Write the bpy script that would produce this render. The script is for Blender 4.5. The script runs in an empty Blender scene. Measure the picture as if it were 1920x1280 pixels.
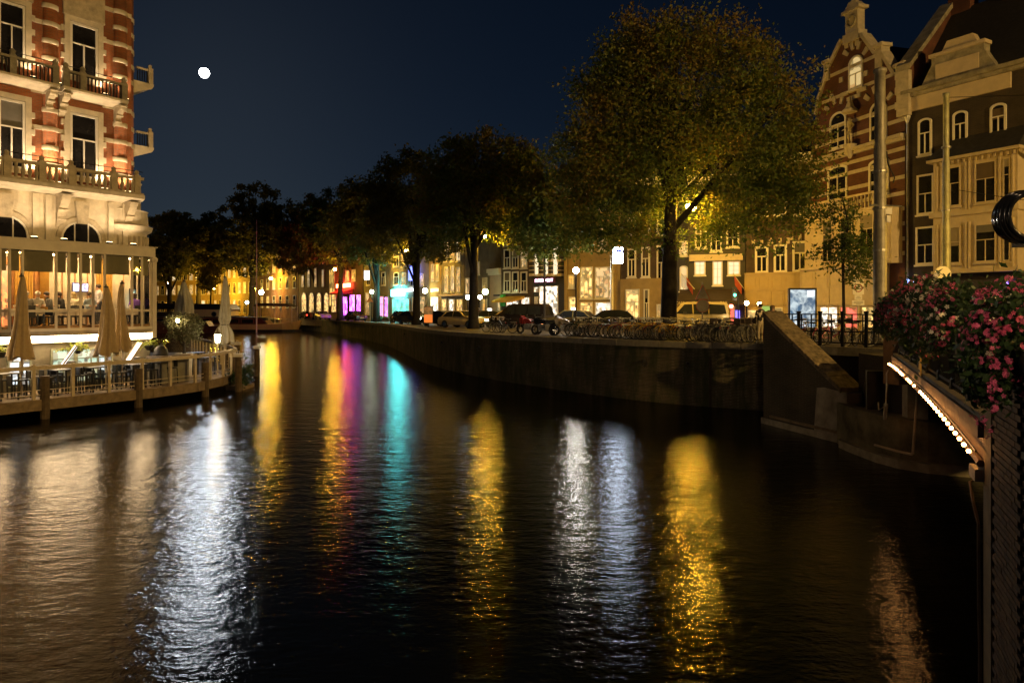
import bpy, bmesh, math, random
import numpy as np
from mathutils import Vector, Matrix, noise as mnoise

# ------------------------------------------------------------------ camera, sky, moonlight, exposure
S = bpy.context.scene
COL = S.collection
F0, HOR, EYE = 1300.0, 575.0, 4.4          # focal length in photo pixels, horizon row, eye height above the water
def PX(px, Y): return (px - 960.0) / F0 * Y
def PZ(py, Y): return EYE - (py - HOR) / F0 * Y
def R(d): return math.radians(d)

cam_d = bpy.data.cameras.new('camera'); cam = bpy.data.objects.new('camera', cam_d); COL.objects.link(cam)
cam.location = (0, 0, EYE); cam.rotation_euler = (R(90), 0, 0)
cam_d.sensor_width = 36; cam_d.lens = F0 * 36 / 1920; cam_d.shift_y = -(640 - HOR) / 1920
cam_d.clip_start = 0.1; cam_d.clip_end = 4000
S.camera = cam

MOON_DIR = Vector((-577, 1300, 438)).normalized()
w = bpy.data.worlds.new('World'); S.world = w; w.use_nodes = True
nt = w.node_tree; bg = nt.nodes['Background']
sky = nt.nodes.new('ShaderNodeTexSky'); sky.sky_type = 'NISHITA'; sky.sun_disc = False
sky.sun_elevation = math.asin(MOON_DIR.z); sky.sun_rotation = math.atan2(MOON_DIR.x, MOON_DIR.y)
sky.air_density = 0.7; sky.dust_density = 0.25; sky.ozone_density = 3.5
tint = nt.nodes.new('ShaderNodeMix'); tint.data_type = 'RGBA'; tint.blend_type = 'MULTIPLY'
tint.inputs[0].default_value = 1; tint.inputs[7].default_value = (0.66, 0.84, 1.0, 1)
nt.links.new(sky.outputs[0], tint.inputs[6]); nt.links.new(tint.outputs[2], bg.inputs[0])
bg.inputs[1].default_value = 0.0028

sd = bpy.data.lights.new('moonlight', 'SUN'); sun = bpy.data.objects.new('moonlight', sd); COL.objects.link(sun)
sd.energy = 0.13; sd.angle = R(1.1); sd.color = (0.86, 0.93, 1.0)
sun.rotation_euler = (-MOON_DIR).to_track_quat('-Z', 'Y').to_euler()

S.view_settings.view_transform = 'Standard'; S.view_settings.look = 'None'
S.view_settings.exposure = 0; S.view_settings.gamma = 1
c = S.cycles
c.use_denoising = True; c.max_bounces = 6; c.diffuse_bounces = 2; c.glossy_bounces = 3; c.transmission_bounces = 3
c.transparent_max_bounces = 12; c.sample_clamp_indirect = 4; c.caustics_reflective = False; c.caustics_refractive = False
c.use_light_tree = True

# ------------------------------------------------------------------ materials
MATS = {}
def _new(name):
    m = bpy.data.materials.new(name); m.use_nodes = True
    n = m.node_tree.nodes; return m, n, m.node_tree.links, n['Principled BSDF']
def mat(name, col, rough=0.7, metal=0.0, var=0.25, scale=3.0, bump=0.0, bscale=None, col2=None):
    if name in MATS: return MATS[name]
    m, n, l, p = _new(name)
    p.inputs['Roughness'].default_value = rough; p.inputs['Metallic'].default_value = metal
    tc = n.new('ShaderNodeTexCoord')
    nz = n.new('ShaderNodeTexNoise'); nz.inputs['Scale'].default_value = scale; nz.inputs['Detail'].default_value = 6
    nz.inputs['Roughness'].default_value = 0.65
    l.new(tc.outputs['Object'], nz.inputs['Vector'])
    r = n.new('ShaderNodeValToRGB')
    lo = [c_ * (1 - var) for c_ in col]; hi = [min(1, c_ * (1 + var)) for c_ in (col2 or col)]
    r.color_ramp.elements[0].position = 0.3; r.color_ramp.elements[0].color = (*lo, 1)
    r.color_ramp.elements[1].position = 0.7; r.color_ramp.elements[1].color = (*hi, 1)
    l.new(nz.outputs['Fac'], r.inputs['Fac']); l.new(r.outputs['Color'], p.inputs['Base Color'])
    if bump:
        b = n.new('ShaderNodeBump'); b.inputs['Strength'].default_value = bump; b.inputs['Distance'].default_value = 0.02
        nb = n.new('ShaderNodeTexNoise'); nb.inputs['Scale'].default_value = bscale or scale * 6; nb.inputs['Detail'].default_value = 5
        l.new(tc.outputs['Object'], nb.inputs['Vector']); l.new(nb.outputs['Fac'], b.inputs['Height']); l.new(b.outputs['Normal'], p.inputs['Normal'])
    MATS[name] = m; return m
def brick(name, c1, c2, mortar, bw=0.22, bh=0.065, rough=0.85, ms=0.012, bump=0.6):
    if name in MATS: return MATS[name]
    m, n, l, p = _new(name); p.inputs['Roughness'].default_value = rough
    tc = n.new('ShaderNodeTexCoord'); sp = n.new('ShaderNodeSeparateXYZ'); l.new(tc.outputs['Object'], sp.inputs[0])
    ad = n.new('ShaderNodeMath'); ad.operation = 'ADD'; l.new(sp.outputs['X'], ad.inputs[0]); l.new(sp.outputs['Y'], ad.inputs[1])
    cb = n.new('ShaderNodeCombineXYZ'); l.new(ad.outputs[0], cb.inputs['X']); l.new(sp.outputs['Z'], cb.inputs['Y'])
    bt = n.new('ShaderNodeTexBrick'); l.new(cb.outputs[0], bt.inputs['Vector'])
    bt.inputs['Scale'].default_value = 1; bt.inputs['Brick Width'].default_value = bw; bt.inputs['Row Height'].default_value = bh
    bt.inputs['Mortar Size'].default_value = ms; bt.inputs['Color1'].default_value = (*c1, 1); bt.inputs['Color2'].default_value = (*c2, 1)
    bt.inputs['Mortar'].default_value = (*mortar, 1)
    nz = n.new('ShaderNodeTexNoise'); nz.inputs['Scale'].default_value = 0.9; nz.inputs['Detail'].default_value = 7
    l.new(tc.outputs['Object'], nz.inputs['Vector'])
    mr = n.new('ShaderNodeMapRange'); mr.inputs[1].default_value = 0.3; mr.inputs[2].default_value = 0.75; mr.inputs[3].default_value = 0.55; mr.inputs[4].default_value = 1.25
    l.new(nz.outputs['Fac'], mr.inputs[0])
    mx = n.new('ShaderNodeVectorMath'); mx.operation = 'SCALE'; l.new(bt.outputs['Color'], mx.inputs[0]); l.new(mr.outputs[0], mx.inputs['Scale'])
    l.new(mx.outputs[0], p.inputs['Base Color'])
    b = n.new('ShaderNodeBump'); b.inputs['Strength'].default_value = bump; b.inputs['Distance'].default_value = 0.012; b.invert = True
    l.new(bt.outputs['Fac'], b.inputs['Height']); l.new(b.outputs['Normal'], p.inputs['Normal'])
    MATS[name] = m; return m
def emis(name, col, strength, sample=True, pattern=None):
    if name in MATS: return MATS[name]
    m, n, l, p = _new(name); p.inputs['Base Color'].default_value = (0.3, 0.3, 0.3, 1); p.inputs['Roughness'].default_value = 0.4
    p.inputs['Emission Color'].default_value = (*col, 1); p.inputs['Emission Strength'].default_value = strength
    if pattern:                                     # a lit room or shop seen through its window: brighter and darker shapes
        tc = n.new('ShaderNodeTexCoord'); v = n.new('ShaderNodeTexVoronoi'); v.inputs['Scale'].default_value = pattern
        v.distance = 'CHEBYCHEV'; l.new(tc.outputs['Object'], v.inputs['Vector'])
        r = n.new('ShaderNodeValToRGB'); r.color_ramp.interpolation = 'CONSTANT'
        r.color_ramp.elements[0].color = (*[c_ * 0.35 for c_ in col], 1)
        r.color_ramp.elements[1].position = 0.33; r.color_ramp.elements[1].color = (*col, 1)
        e = r.color_ramp.elements.new(0.62); e.color = (col[0] * 0.8, col[1] * 0.62, col[2] * 0.5, 1)
        e = r.color_ramp.elements.new(0.82); e.color = (*[c_ * 0.12 for c_ in col], 1)
        sx = n.new('ShaderNodeSeparateColor'); l.new(v.outputs['Color'], sx.inputs[0])
        l.new(sx.outputs[0], r.inputs['Fac']); l.new(r.outputs['Color'], p.inputs['Emission Color'])
    if not sample: m.cycles.emission_sampling = 'NONE'
    MATS[name] = m; return m
def leafmat(name, stops, trans=0.35, zshift=None):
    if name in MATS: return MATS[name]
    m, n, l, p = _new(name)
    g = n.new('ShaderNodeNewGeometry'); r = n.new('ShaderNodeValToRGB')
    els = r.color_ramp.elements
    for i, (pos, c_) in enumerate(stops):
        e = els[i] if i < 2 else els.new(pos)
        e.position = pos; e.color = (*c_, 1)
    tc = n.new('ShaderNodeTexCoord'); nz = n.new('ShaderNodeTexNoise'); nz.inputs['Scale'].default_value = 0.35
    l.new(tc.outputs['Object'], nz.inputs['Vector'])
    mx = n.new('ShaderNodeMath'); mx.operation = 'MULTIPLY_ADD'; mx.inputs[1].default_value = 0.45
    l.new(g.outputs['Random Per Island'], mx.inputs[0])
    sb = n.new('ShaderNodeMath'); sb.operation = 'MULTIPLY_ADD'; sb.inputs[1].default_value = 1.3; sb.inputs[2].default_value = -0.35
    l.new(nz.outputs['Fac'], sb.inputs[0]); l.new(sb.outputs[0], mx.inputs[2])
    if zshift:                                      # crown top lighter and browner: autumn tone plus lamp light put into the leaf colour
        sz = n.new('ShaderNodeSeparateXYZ'); l.new(tc.outputs['Object'], sz.inputs[0]); zr = n.new('ShaderNodeMapRange'); zr.inputs[1].default_value = zshift[0]; zr.inputs[2].default_value = zshift[1]; zr.inputs[4].default_value = zshift[2]
        l.new(sz.outputs['Z'], zr.inputs[0]); ad = n.new('ShaderNodeMath'); l.new(mx.outputs[0], ad.inputs[0]); l.new(zr.outputs[0], ad.inputs[1]); l.new(ad.outputs[0], r.inputs['Fac'])
    else: l.new(mx.outputs[0], r.inputs['Fac'])
    p.inputs['Roughness'].default_value = 0.55; l.new(r.outputs['Color'], p.inputs['Base Color'])
    tr = n.new('ShaderNodeBsdfTranslucent'); l.new(r.outputs['Color'], tr.inputs['Color'])
    ms = n.new('ShaderNodeMixShader'); ms.inputs[0].default_value = trans
    l.new(p.outputs[0], ms.inputs[1]); l.new(tr.outputs[0], ms.inputs[2]); l.new(ms.outputs[0], n['Material Output'].inputs['Surface'])
    MATS[name] = m; return m
def glassmat(name, tintc=(1, 1, 1)):
    m, n, l, p = _new(name); n.remove(p)
    t = n.new('ShaderNodeBsdfTransparent'); t.inputs[0].default_value = (*tintc, 1)
    g = n.new('ShaderNodeBsdfGlossy'); g.inputs['Roughness'].default_value = 0.03
    fr = n.new('ShaderNodeFresnel'); fr.inputs[0].default_value = 1.45
    ms = n.new('ShaderNodeMixShader'); l.new(fr.outputs[0], ms.inputs[0]); l.new(t.outputs[0], ms.inputs[1]); l.new(g.outputs[0], ms.inputs[2])
    l.new(ms.outputs[0], n['Material Output'].inputs['Surface'])
    MATS[name] = m; return m

GLASS = glassmat('clear_glass')
DARKGLASS = mat('dark_window_glass', (0.015, 0.014, 0.013), 0.06, 0, 0.5, 0.7)
CREAM = mat('cream_paint', (0.58, 0.48, 0.33), 0.55, 0, 0.12, 2, 0.1)
WHITEP = mat('white_paint', (0.74, 0.70, 0.62), 0.45, 0, 0.08, 2)
STONE = mat('pale_sandstone', (0.50, 0.44, 0.34), 0.85, 0, 0.22, 2.5, 0.3, 14)
STONE2 = mat('weathered_stone', (0.30, 0.27, 0.20), 0.9, 0, 0.45, 2.0, 0.5, 16)
DARKIRON = mat('black_iron', (0.015, 0.015, 0.016), 0.35, 0.4, 0.2, 4)
STEEL = mat('galvanised_steel', (0.36, 0.35, 0.32), 0.45, 0.6, 0.3, 5)
DARKBRICK = brick('dark_brown_brick', (0.038, 0.027, 0.019), (0.058, 0.038, 0.026), (0.060, 0.050, 0.038))
REDBRICK = brick('red_hotel_brick', (0.42, 0.115, 0.030), (0.31, 0.078, 0.022), (0.26, 0.15, 0.085))
GABLEBRICK = brick('deep_red_brick', (0.17, 0.045, 0.025), (0.12, 0.032, 0.020), (0.11, 0.07, 0.045))
QUAYBRICK = brick('wet_quay_brick', (0.080, 0.060, 0.036), (0.055, 0.045, 0.028), (0.10, 0.09, 0.06))
BARK = mat('elm_bark', (0.030, 0.024, 0.017), 0.95, 0, 0.5, 6, 0.8, 25)
ASPHALT = mat('brick_street', (0.085, 0.070, 0.050), 0.8, 0, 0.4, 2.5, 0.4, 20)
WOODDK = mat('weathered_wood', (0.20, 0.145, 0.085), 0.8, 0, 0.35, 4, 0.4, 18)
WOODPALE = mat('pale_rail_wood', (0.52, 0.43, 0.29), 0.6, 0, 0.18, 4, 0.2, 20)
BLACKP = mat('black_plastic', (0.02, 0.02, 0.02), 0.45, 0, 0.2)
RUBBER = mat('tyre_rubber', (0.018, 0.018, 0.018), 0.8, 0, 0.2)
CHROME = mat('chrome', (0.6, 0.6, 0.6), 0.18, 1.0, 0.1)
ALLOY = mat('bike_alloy', (0.50, 0.48, 0.43), 0.35, 0.3, 0.15)
SKIN = mat('skin', (0.52, 0.32, 0.22), 0.6, 0, 0.08)

# ------------------------------------------------------------------ mesh builder and object helpers
class MB:
    def __init__(s): s.v = []; s.f = []
    def add(s, vs, fs):
        o = len(s.v); s.v += [tuple(p) for p in vs]; s.f += [tuple(i + o for i in f) for f in fs]; return s
    def box(s, x0, x1, y0, y1, z0, z1):
        return s.add([(x0, y0, z0), (x1, y0, z0), (x1, y1, z0), (x0, y1, z0), (x0, y0, z1), (x1, y0, z1), (x1, y1, z1), (x0, y1, z1)],
                     [(0, 3, 2, 1), (4, 5, 6, 7), (0, 1, 5, 4), (1, 2, 6, 5), (2, 3, 7, 6), (3, 0, 4, 7)])
    def bar(s, p, q, wd, ht):                      # beam from p to q, wd across, ht in the plane of 'up'
        p, q = Vector(p), Vector(q); d = (q - p).normalized()
        up = Vector((0, 0, 1)) if abs(d.z) < 0.95 else Vector((1, 0, 0))
        a = d.cross(up).normalized() * wd / 2; b = a.cross(d).normalized() * ht / 2
        vs = [p - a - b, p + a - b, p + a + b, p - a + b, q - a - b, q + a - b, q + a + b, q - a + b]
        return s.add(vs, [(0, 1, 2, 3), (7, 6, 5, 4), (0, 4, 5, 1), (1, 5, 6, 2), (2, 6, 7, 3), (3, 7, 4, 0)])
    def tube(s, pts, r, n=6, cap=True, closed=False):
        pts = [Vector(p) for p in pts]; N = len(pts)
        rs = r if isinstance(r, (list, tuple)) else [r] * N
        vs = []; prev = None
        for i, p in enumerate(pts):
            if closed: t = pts[(i + 1) % N] - pts[i - 1]
            else: t = pts[min(i + 1, N - 1)] - pts[max(i - 1, 0)]
            t.normalize()
            if prev is None:
                a = t.cross(Vector((0, 0, 1)) if abs(t.z) < 0.9 else Vector((1, 0, 0))).normalized()
            else:
                a = (prev - t * prev.dot(t)); a = a.normalized() if a.length > 1e-6 else t.orthogonal().normalized()
            prev = a; b = t.cross(a)
            for k in range(n):
                an = 2 * math.pi * k / n; vs.append(p + (a * math.cos(an) + b * math.sin(an)) * rs[i])
        fs = []
        for i in range(N if closed else N - 1):
            j = (i + 1) % N
            for k in range(n): fs.append((i * n + k, i * n + (k + 1) % n, j * n + (k + 1) % n, j * n + k))
        if cap and not closed: fs += [tuple(range(n))[::-1], tuple((N - 1) * n + k for k in range(n))]
        return s.add(vs, fs)
    def lathe(s, cx, cy, prof, n=12, z=0.0, squash=1.0):
        vs = [(cx + r_ * math.cos(2 * math.pi * k / n), cy + squash * r_ * math.sin(2 * math.pi * k / n), z + zz) for r_, zz in prof for k in range(n)]
        N = len(prof)
        fs = [(i * n + k, i * n + (k + 1) % n, (i + 1) * n + (k + 1) % n, (i + 1) * n + k) for i in range(N - 1) for k in range(n)]
        fs += [tuple(range(n))[::-1], tuple((N - 1) * n + k for k in range(n))]
        return s.add(vs, fs)
    def prism(s, poly, a, b, plane='xz'):          # outline in a plane, extruded from a to b along the third axis
        mk = {'xz': lambda p, t: (p[0], t, p[1]), 'xy': lambda p, t: (p[0], p[1], t), 'yz': lambda p, t: (t, p[0], p[1])}[plane]
        n = len(poly)
        return s.add([mk(p, a) for p in poly] + [mk(p, b) for p in poly],
                     [tuple(range(n)), tuple(range(2 * n - 1, n - 1, -1))] + [(i, i + n, (i + 1) % n + n, (i + 1) % n) for i in range(n)])
    def ball(s, c_, r_, n=10, m=6, sc=(1, 1, 1)):
        prof = [(max(1e-3, math.sin(math.pi * i / m)), -math.cos(math.pi * i / m)) for i in range(m + 1)]
        vs = [(c_[0] + sc[0] * r_ * a * math.cos(2 * math.pi * k / n), c_[1] + sc[1] * r_ * a * math.sin(2 * math.pi * k / n), c_[2] + sc[2] * r_ * zz) for a, zz in prof for k in range(n)]
        fs = [(i * n + k, i * n + (k + 1) % n, (i + 1) * n + (k + 1) % n, (i + 1) * n + k) for i in range(m) for k in range(n)]
        return s.add(vs, fs)
    def ring(s, c_, Rr, r_, axis='y', n=24, m=5):
        pts = []
        for k in range(n):
            a = 2 * math.pi * k / n; ca, sa = Rr * math.cos(a), Rr * math.sin(a)
            pts.append({'y': (c_[0] + ca, c_[1], c_[2] + sa), 'z': (c_[0] + ca, c_[1] + sa, c_[2]), 'x': (c_[0], c_[1] + ca, c_[2] + sa)}[axis])
        return s.tube(pts, r_, m, closed=True)
    def frame(s, x0, x1, z0, z1, t, y0, y1):       # rectangular frame of border t
        s.box(x0, x0 + t, y0, y1, z0, z1); s.box(x1 - t, x1, y0, y1, z0, z1)
        s.box(x0 + t, x1 - t, y0, y1, z0, z0 + t); return s.box(x0 + t, x1 - t, y0, y1, z1 - t, z1)
    def mesh(s, name, m, smooth=False):
        me = bpy.data.meshes.new(name); me.from_pydata(s.v, [], s.f)
        bm = bmesh.new(); bm.from_mesh(me); bmesh.ops.recalc_face_normals(bm, faces=bm.faces); bm.to_mesh(me); bm.free()
        if smooth: me.polygons.foreach_set('use_smooth', [True] * len(me.polygons))
        if m: me.materials.append(m)
        return me
    def build(s, name, m, parent=None, smooth=False, loc=None, rotz=0.0):
        return link(name, s.mesh(name, m, smooth), parent, loc, rotz)
def link(name, data, parent=None, loc=None, rotz=0.0):
    o = bpy.data.objects.new(name, data); COL.objects.link(o)
    if parent: o.parent = parent
    if loc: o.location = loc
    if rotz: o.rotation_euler = (0, 0, rotz)
    return o
def tag(o, label=None, cat=None, group=None, kind=None):
    if label: o['label'] = label
    if cat: o['category'] = cat
    if group: o['group'] = group
    if kind: o['kind'] = kind
    return o
def thing(name, label, cat, loc=(0, 0, 0), rotz=0.0, group=None):
    return tag(link(name, None, None, loc, rotz), label, cat, group)
KIDS = {}
def copy_tree(o, parent=None):
    c_ = o.copy(); COL.objects.link(c_); c_.parent = parent
    for k in list(o.children): copy_tree(k, c_)
    return c_
def mobj(name, verts, faces, m, parent=None):      # big arrays
    me = bpy.data.meshes.new(name); me.from_pydata(verts, [], faces)
    if m: me.materials.append(m)
    return link(name, me, parent)
def struct(o): o['kind'] = 'structure'; return o
RNG = random.Random(7)

# ------------------------------------------------------------------ water, quay, street
def water_mat():
    m, n, l, p = _new('canal_water'); n.remove(p)
    tc = n.new('ShaderNodeTexCoord')
    mp = n.new('ShaderNodeMapping'); mp.inputs['Scale'].default_value = (0.62, 1.0, 1.0); l.new(tc.outputs['Object'], mp.inputs[0])
    a = n.new('ShaderNodeTexNoise'); a.inputs['Scale'].default_value = 7.5; a.inputs['Detail'].default_value = 4; a.inputs['Roughness'].default_value = 0.62
    b = n.new('ShaderNodeTexNoise'); b.inputs['Scale'].default_value = 2.3; b.inputs['Detail'].default_value = 3
    l.new(mp.outputs[0], a.inputs['Vector']); l.new(mp.outputs[0], b.inputs['Vector'])
    b1 = n.new('ShaderNodeBump'); b1.inputs['Strength'].default_value = 1.0; b1.inputs['Distance'].default_value = 0.0125
    b2 = n.new('ShaderNodeBump'); b2.inputs['Strength'].default_value = 1.0; b2.inputs['Distance'].default_value = 0.020
    l.new(b.outputs['Fac'], b2.inputs['Height']); l.new(a.outputs['Fac'], b1.inputs['Height']); l.new(b2.outputs[0], b1.inputs['Normal'])
    g = n.new('ShaderNodeBsdfGlossy'); g.distribution = 'BECKMANN'; g.inputs['Roughness'].default_value = 0.13; l.new(b1.outputs[0], g.inputs['Normal'])
    d = n.new('ShaderNodeBsdfDiffuse'); d.inputs['Color'].default_value = (0.006, 0.0065, 0.004, 1)
    fr = n.new('ShaderNodeFresnel'); fr.inputs[0].default_value = 1.333; l.new(b1.outputs[0], fr.inputs['Normal'])
    ms = n.new('ShaderNodeMixShader'); l.new(fr.outputs[0], ms.inputs[0]); l.new(d.outputs[0], ms.inputs[1]); l.new(g.outputs[0], ms.inputs[2])
    l.new(ms.outputs[0], n['Material Output'].inputs['Surface'])
    return m
struct(MB().add([(-500, -60, 0), (300, -60, 0), (300, 600, 0), (-500, 600, 0)], [(0, 1, 2, 3)]).build('water', water_mat()))

QPT = [(40, 10, 3.0), (14.6, 17, 2.95), (13.1, 24, 2.92), (11.6, 28.2, 2.85), (10.6, 29.3, 2.82), (4.25, 34.5, 2.78), (-5.44, 50.5, 2.65), (-17.4, 87, 2.42),
       (-39.9, 133, 2.15), (-55, 143, 2.1), (-130, 158, 2.1), (-420, 200, 2.1)]
_pp = np.array([x - 0.55 * y for x, y, z in QPT])[::-1]; _pz = np.array([z for x, y, z in QPT])[::-1]
def ZG(x, y): return float(np.interp(x - 0.55 * y, _pp, _pz))
_core = [Vector(p) for p in QPT[3:10]]
def catmull(P, n):
    out = []
    for i in range(len(P) - 1):
        a, b, c_, d = P[max(i - 1, 0)], P[i], P[i + 1], P[min(i + 2, len(P) - 1)]
        for k in range(n):
            t = k / n
            out.append(0.5 * ((2 * b) + (c_ - a) * t + (2 * a - 5 * b + 4 * c_ - d) * t * t + (3 * b - a - 3 * c_ + d) * t ** 3))
    return out + [P[-1]]
QC = [Vector(QPT[3])] + catmull([Vector(p) for p in QPT[4:10]], 10) + [Vector(QPT[10]), Vector(QPT[11])]
for q in QC: q.z = ZG(q.x, q.y)
QFULL = [Vector(p) for p in QPT[:3]] + QC
def quay_at(px, off=0.0):                          # point 'off' metres behind the quay edge whose edge point shows at column px
    for a, b in zip(QC[:-1], QC[1:]):
        pa, pb = 960 + F0 * a.x / a.y, 960 + F0 * b.x / b.y
        if min(pa, pb) <= px <= max(pa, pb):
            t = (px - pa) / (pb - pa); p = a.lerp(b, t); d = (b - a); d.z = 0; d.normalize()
            nrm = Vector((-d.y, d.x, 0)); nrm = nrm if nrm.y > 0 else -nrm
            r_ = p + nrm * off; r_.z = ZG(r_.x, r_.y); return r_, math.atan2(d.y, d.x)
    raise ValueError(px)
def street_mat():
    m = brick('clinker_paving', (0.100, 0.078, 0.050), (0.075, 0.060, 0.042), (0.045, 0.038, 0.028), 0.2, 0.1, 0.75, 0.01, 0.4)
    l = m.node_tree.links; n = m.node_tree.nodes
    cb = [x for x in n if x.type == 'COMBXYZ'][0]; sp = [x for x in n if x.type == 'SEPXYZ'][0]
    l.new(sp.outputs['X'], cb.inputs['X']); l.new(sp.outputs['Y'], cb.inputs['Y']); return m
sv, sf = [], []
for q in QFULL:
    sv += [(q.x, q.y, q.z), (q.x + 0.55 * 500, q.y + 500, q.z)]
for i in range(len(QFULL) - 1): sf.append((2 * i, 2 * i + 2, 2 * i + 3, 2 * i + 1))
st = mobj('street', sv, sf, street_mat()); struct(st)
# quay wall with its coping stones
qw = thing('quay_wall', 'long mossy brick quay wall along the canal with pale coping stones', 'wall')
wv, wf = [], []
for q in QC: wv += [(q.x, q.y, -1.0), (q.x, q.y, q.z - 0.02)]
for i in range(len(QC) - 1): wf.append((2 * i, 2 * i + 1, 2 * i + 3, 2 * i + 2))
def moss_brick():
    m = brick('mossy_quay_brick', (0.115, 0.082, 0.046), (0.060, 0.045, 0.027), (0.15, 0.13, 0.085))
    n, l = m.node_tree.nodes, m.node_tree.links; p = n['Principled BSDF']; src = p.inputs['Base Color'].links[0].from_socket
    tc = n.new('ShaderNodeTexCoord'); mp = n.new('ShaderNodeMapping'); mp.inputs['Scale'].default_value = (1.2, 1.2, 0.35); l.new(tc.outputs['Object'], mp.inputs[0])
    nz = n.new('ShaderNodeTexNoise'); nz.inputs['Scale'].default_value = 1.1; nz.inputs['Detail'].default_value = 8; nz.inputs['Roughness'].default_value = .7; l.new(mp.outputs[0], nz.inputs['Vector'])
    mr = n.new('ShaderNodeMapRange'); mr.inputs[1].default_value = 0.42; mr.inputs[2].default_value = 0.6; l.new(nz.outputs['Fac'], mr.inputs[0])
    mx = n.new('ShaderNodeMix'); mx.data_type = 'RGBA'; mx.inputs[7].default_value = (0.030, 0.038, 0.012, 1)
    l.new(mr.outputs[0], mx.inputs[0]); l.new(src, mx.inputs[6]); l.new(mx.outputs[2], p.inputs['Base Color']); return m
MOSSBRICK = moss_brick()
mobj('brick_face', wv, wf, MOSSBRICK, qw)
COPE = mat('bluestone_coping', (0.20, 0.18, 0.135), 0.75, 0, 0.3, 3, 0.4, 20)
cs = MB().box(-0.59, 0.59, -0.12, 0.48, -0.24, 0.03).mesh('coping_stone', COPE)
fm = MB().box(-0.56, 0.56, -0.06, 0.1, -0.3, 0.14)
acc = 0.6
for a, b in zip(QC[:-3], QC[1:-2]):
    L = (b - a).length; d = (b - a).normalized(); an = math.atan2(d.y, d.x)
    while acc < L:
        p = a + d * acc
        o = link('coping_stone', cs, qw, (p.x, p.y, p.z + RNG.uniform(-.006, .006)), an + math.pi)
        acc += 1.2
    acc -= L

for k, px_ in enumerate((700, 760, 830, 900, 975, 1050, 1130, 1210, 1290, 1370)):
    p_, an_ = quay_at(px_, -.06)
    MB().ring((p_.x, p_.y - .03, 1.75), .11, .018, 'y', 14, 5).box(p_.x - .06, p_.x + .06, p_.y - .05, p_.y + .05, 1.82, 1.94).build('mooring_ring', DARKIRON, qw)
    if k % 2 == 0: MB().bar((p_.x + .9, p_.y - .45, -.3), (p_.x + .9, p_.y - .45, 2.2), .16, .16).build('timber_fender', mat('fender_timber', (.05, .038, .024), .9, 0, .4, 6), qw)

# wing wall with a raked coping at the bridge abutment
ww = thing('wing_wall', 'brick wing wall with a raked stone coping beside the bridge steps', 'wall')
A, B = Vector((9.5, 26.2, 0)), Vector((10.62, 22.3, 0)); d = (B - A).normalized(); nr = Vector((-d.y, d.x, 0)) * 1.0
nr = nr if nr.x > 0 else -nr
T = 0.75
def wwp(t, off, z): p = A.lerp(B, t) + nr * off; return (p.x, p.y, z)
ztop = lambda t: 4.08 + (1.62 - 4.08) * t
MB().add([wwp(0, 0, -1), wwp(1, 0, -1), wwp(1, 0, ztop(1)), wwp(0, 0, ztop(0)), wwp(0, T, -1), wwp(1, T, -1), wwp(1, T, ztop(1)), wwp(0, T, ztop(0))],
         [(0, 1, 2, 3), (5, 4, 7, 6), (4, 0, 3, 7), (1, 5, 6, 2), (3, 2, 6, 7)]).build('brick_face', QUAYBRICK, ww)
m_ = MB().add([wwp(0.66, -0.03, -1), wwp(1.06, -0.03, -1), wwp(1.06, -0.03, ztop(1.0) + 0.02), wwp(0.8, -0.03, ztop(1.0) + 0.1), wwp(0.72, -0.03, ztop(.98)),
               wwp(0.66, T + .03, -1), wwp(1.06, T + .03, -1), wwp(1.06, T + .03, ztop(1.0) + 0.02), wwp(0.8, T + .03, ztop(1.0) + 0.1), wwp(0.72, T + .03, ztop(.98))],
              [(0, 1, 2, 3, 4), (9, 8, 7, 6, 5), (1, 6, 7, 2), (2, 7, 8, 3), (0, 4, 9, 5), (3, 8, 9, 4)])
m_.build('stone_end_block', STONE2, ww)
ts = [0.0, 0.12, 0.27, 0.42, 0.57, 0.72, 0.86, 1.0]
for k in range(7):
    t0, t1 = ts[k] + .004, ts[k + 1] - .004
    MB().add([wwp(t0, -.06, ztop(t0)), wwp(t1, -.06, ztop(t1)), wwp(t1, T + .06, ztop(t1)), wwp(t0, T + .06, ztop(t0)),
              wwp(t0, -.06, ztop(t0) + .16), wwp(t1, -.06, ztop(t1) + .16), wwp(t1, T + .06, ztop(t1) + .16), wwp(t0, T + .06, ztop(t0) + .16)],
             [(0, 3, 2, 1), (4, 5, 6, 7), (0, 1, 5, 4), (1, 2, 6, 5), (2, 3, 7, 6), (3, 0, 4, 7)]).build('coping_stone', mat('lichen_stone', (0.20, 0.155, 0.09), 0.9, 0, 0.75, 5, 0.9, 30), ww)
MB().add([wwp(.12, -.10, .30), wwp(.98, -.10, .30), wwp(.98, 0.02, .30), wwp(.12, 0.02, .30), wwp(.12, -.10, .38), wwp(.98, -.10, .38), wwp(.98, .02, .38), wwp(.12, .02, .38)],
         [(0, 3, 2, 1), (4, 5, 6, 7), (0, 1, 5, 4), (1, 2, 6, 5), (2, 3, 7, 6), (3, 0, 4, 7)]).build('fender_beam', WOODDK, ww)
MB().add([wwp(-.02, -.05, -1), wwp(1.05, -.05, -1), wwp(1.05, T, -1), wwp(-.02, T, -1), wwp(-.02, -.05, .22), wwp(1.05, -.05, .22), wwp(1.05, T, .22), wwp(-.02, T, .22)],
         [(0, 3, 2, 1), (4, 5, 6, 7), (0, 1, 5, 4), (1, 2, 6, 5), (2, 3, 7, 6), (3, 0, 4, 7)]).build('plinth', STONE2, ww)

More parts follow.
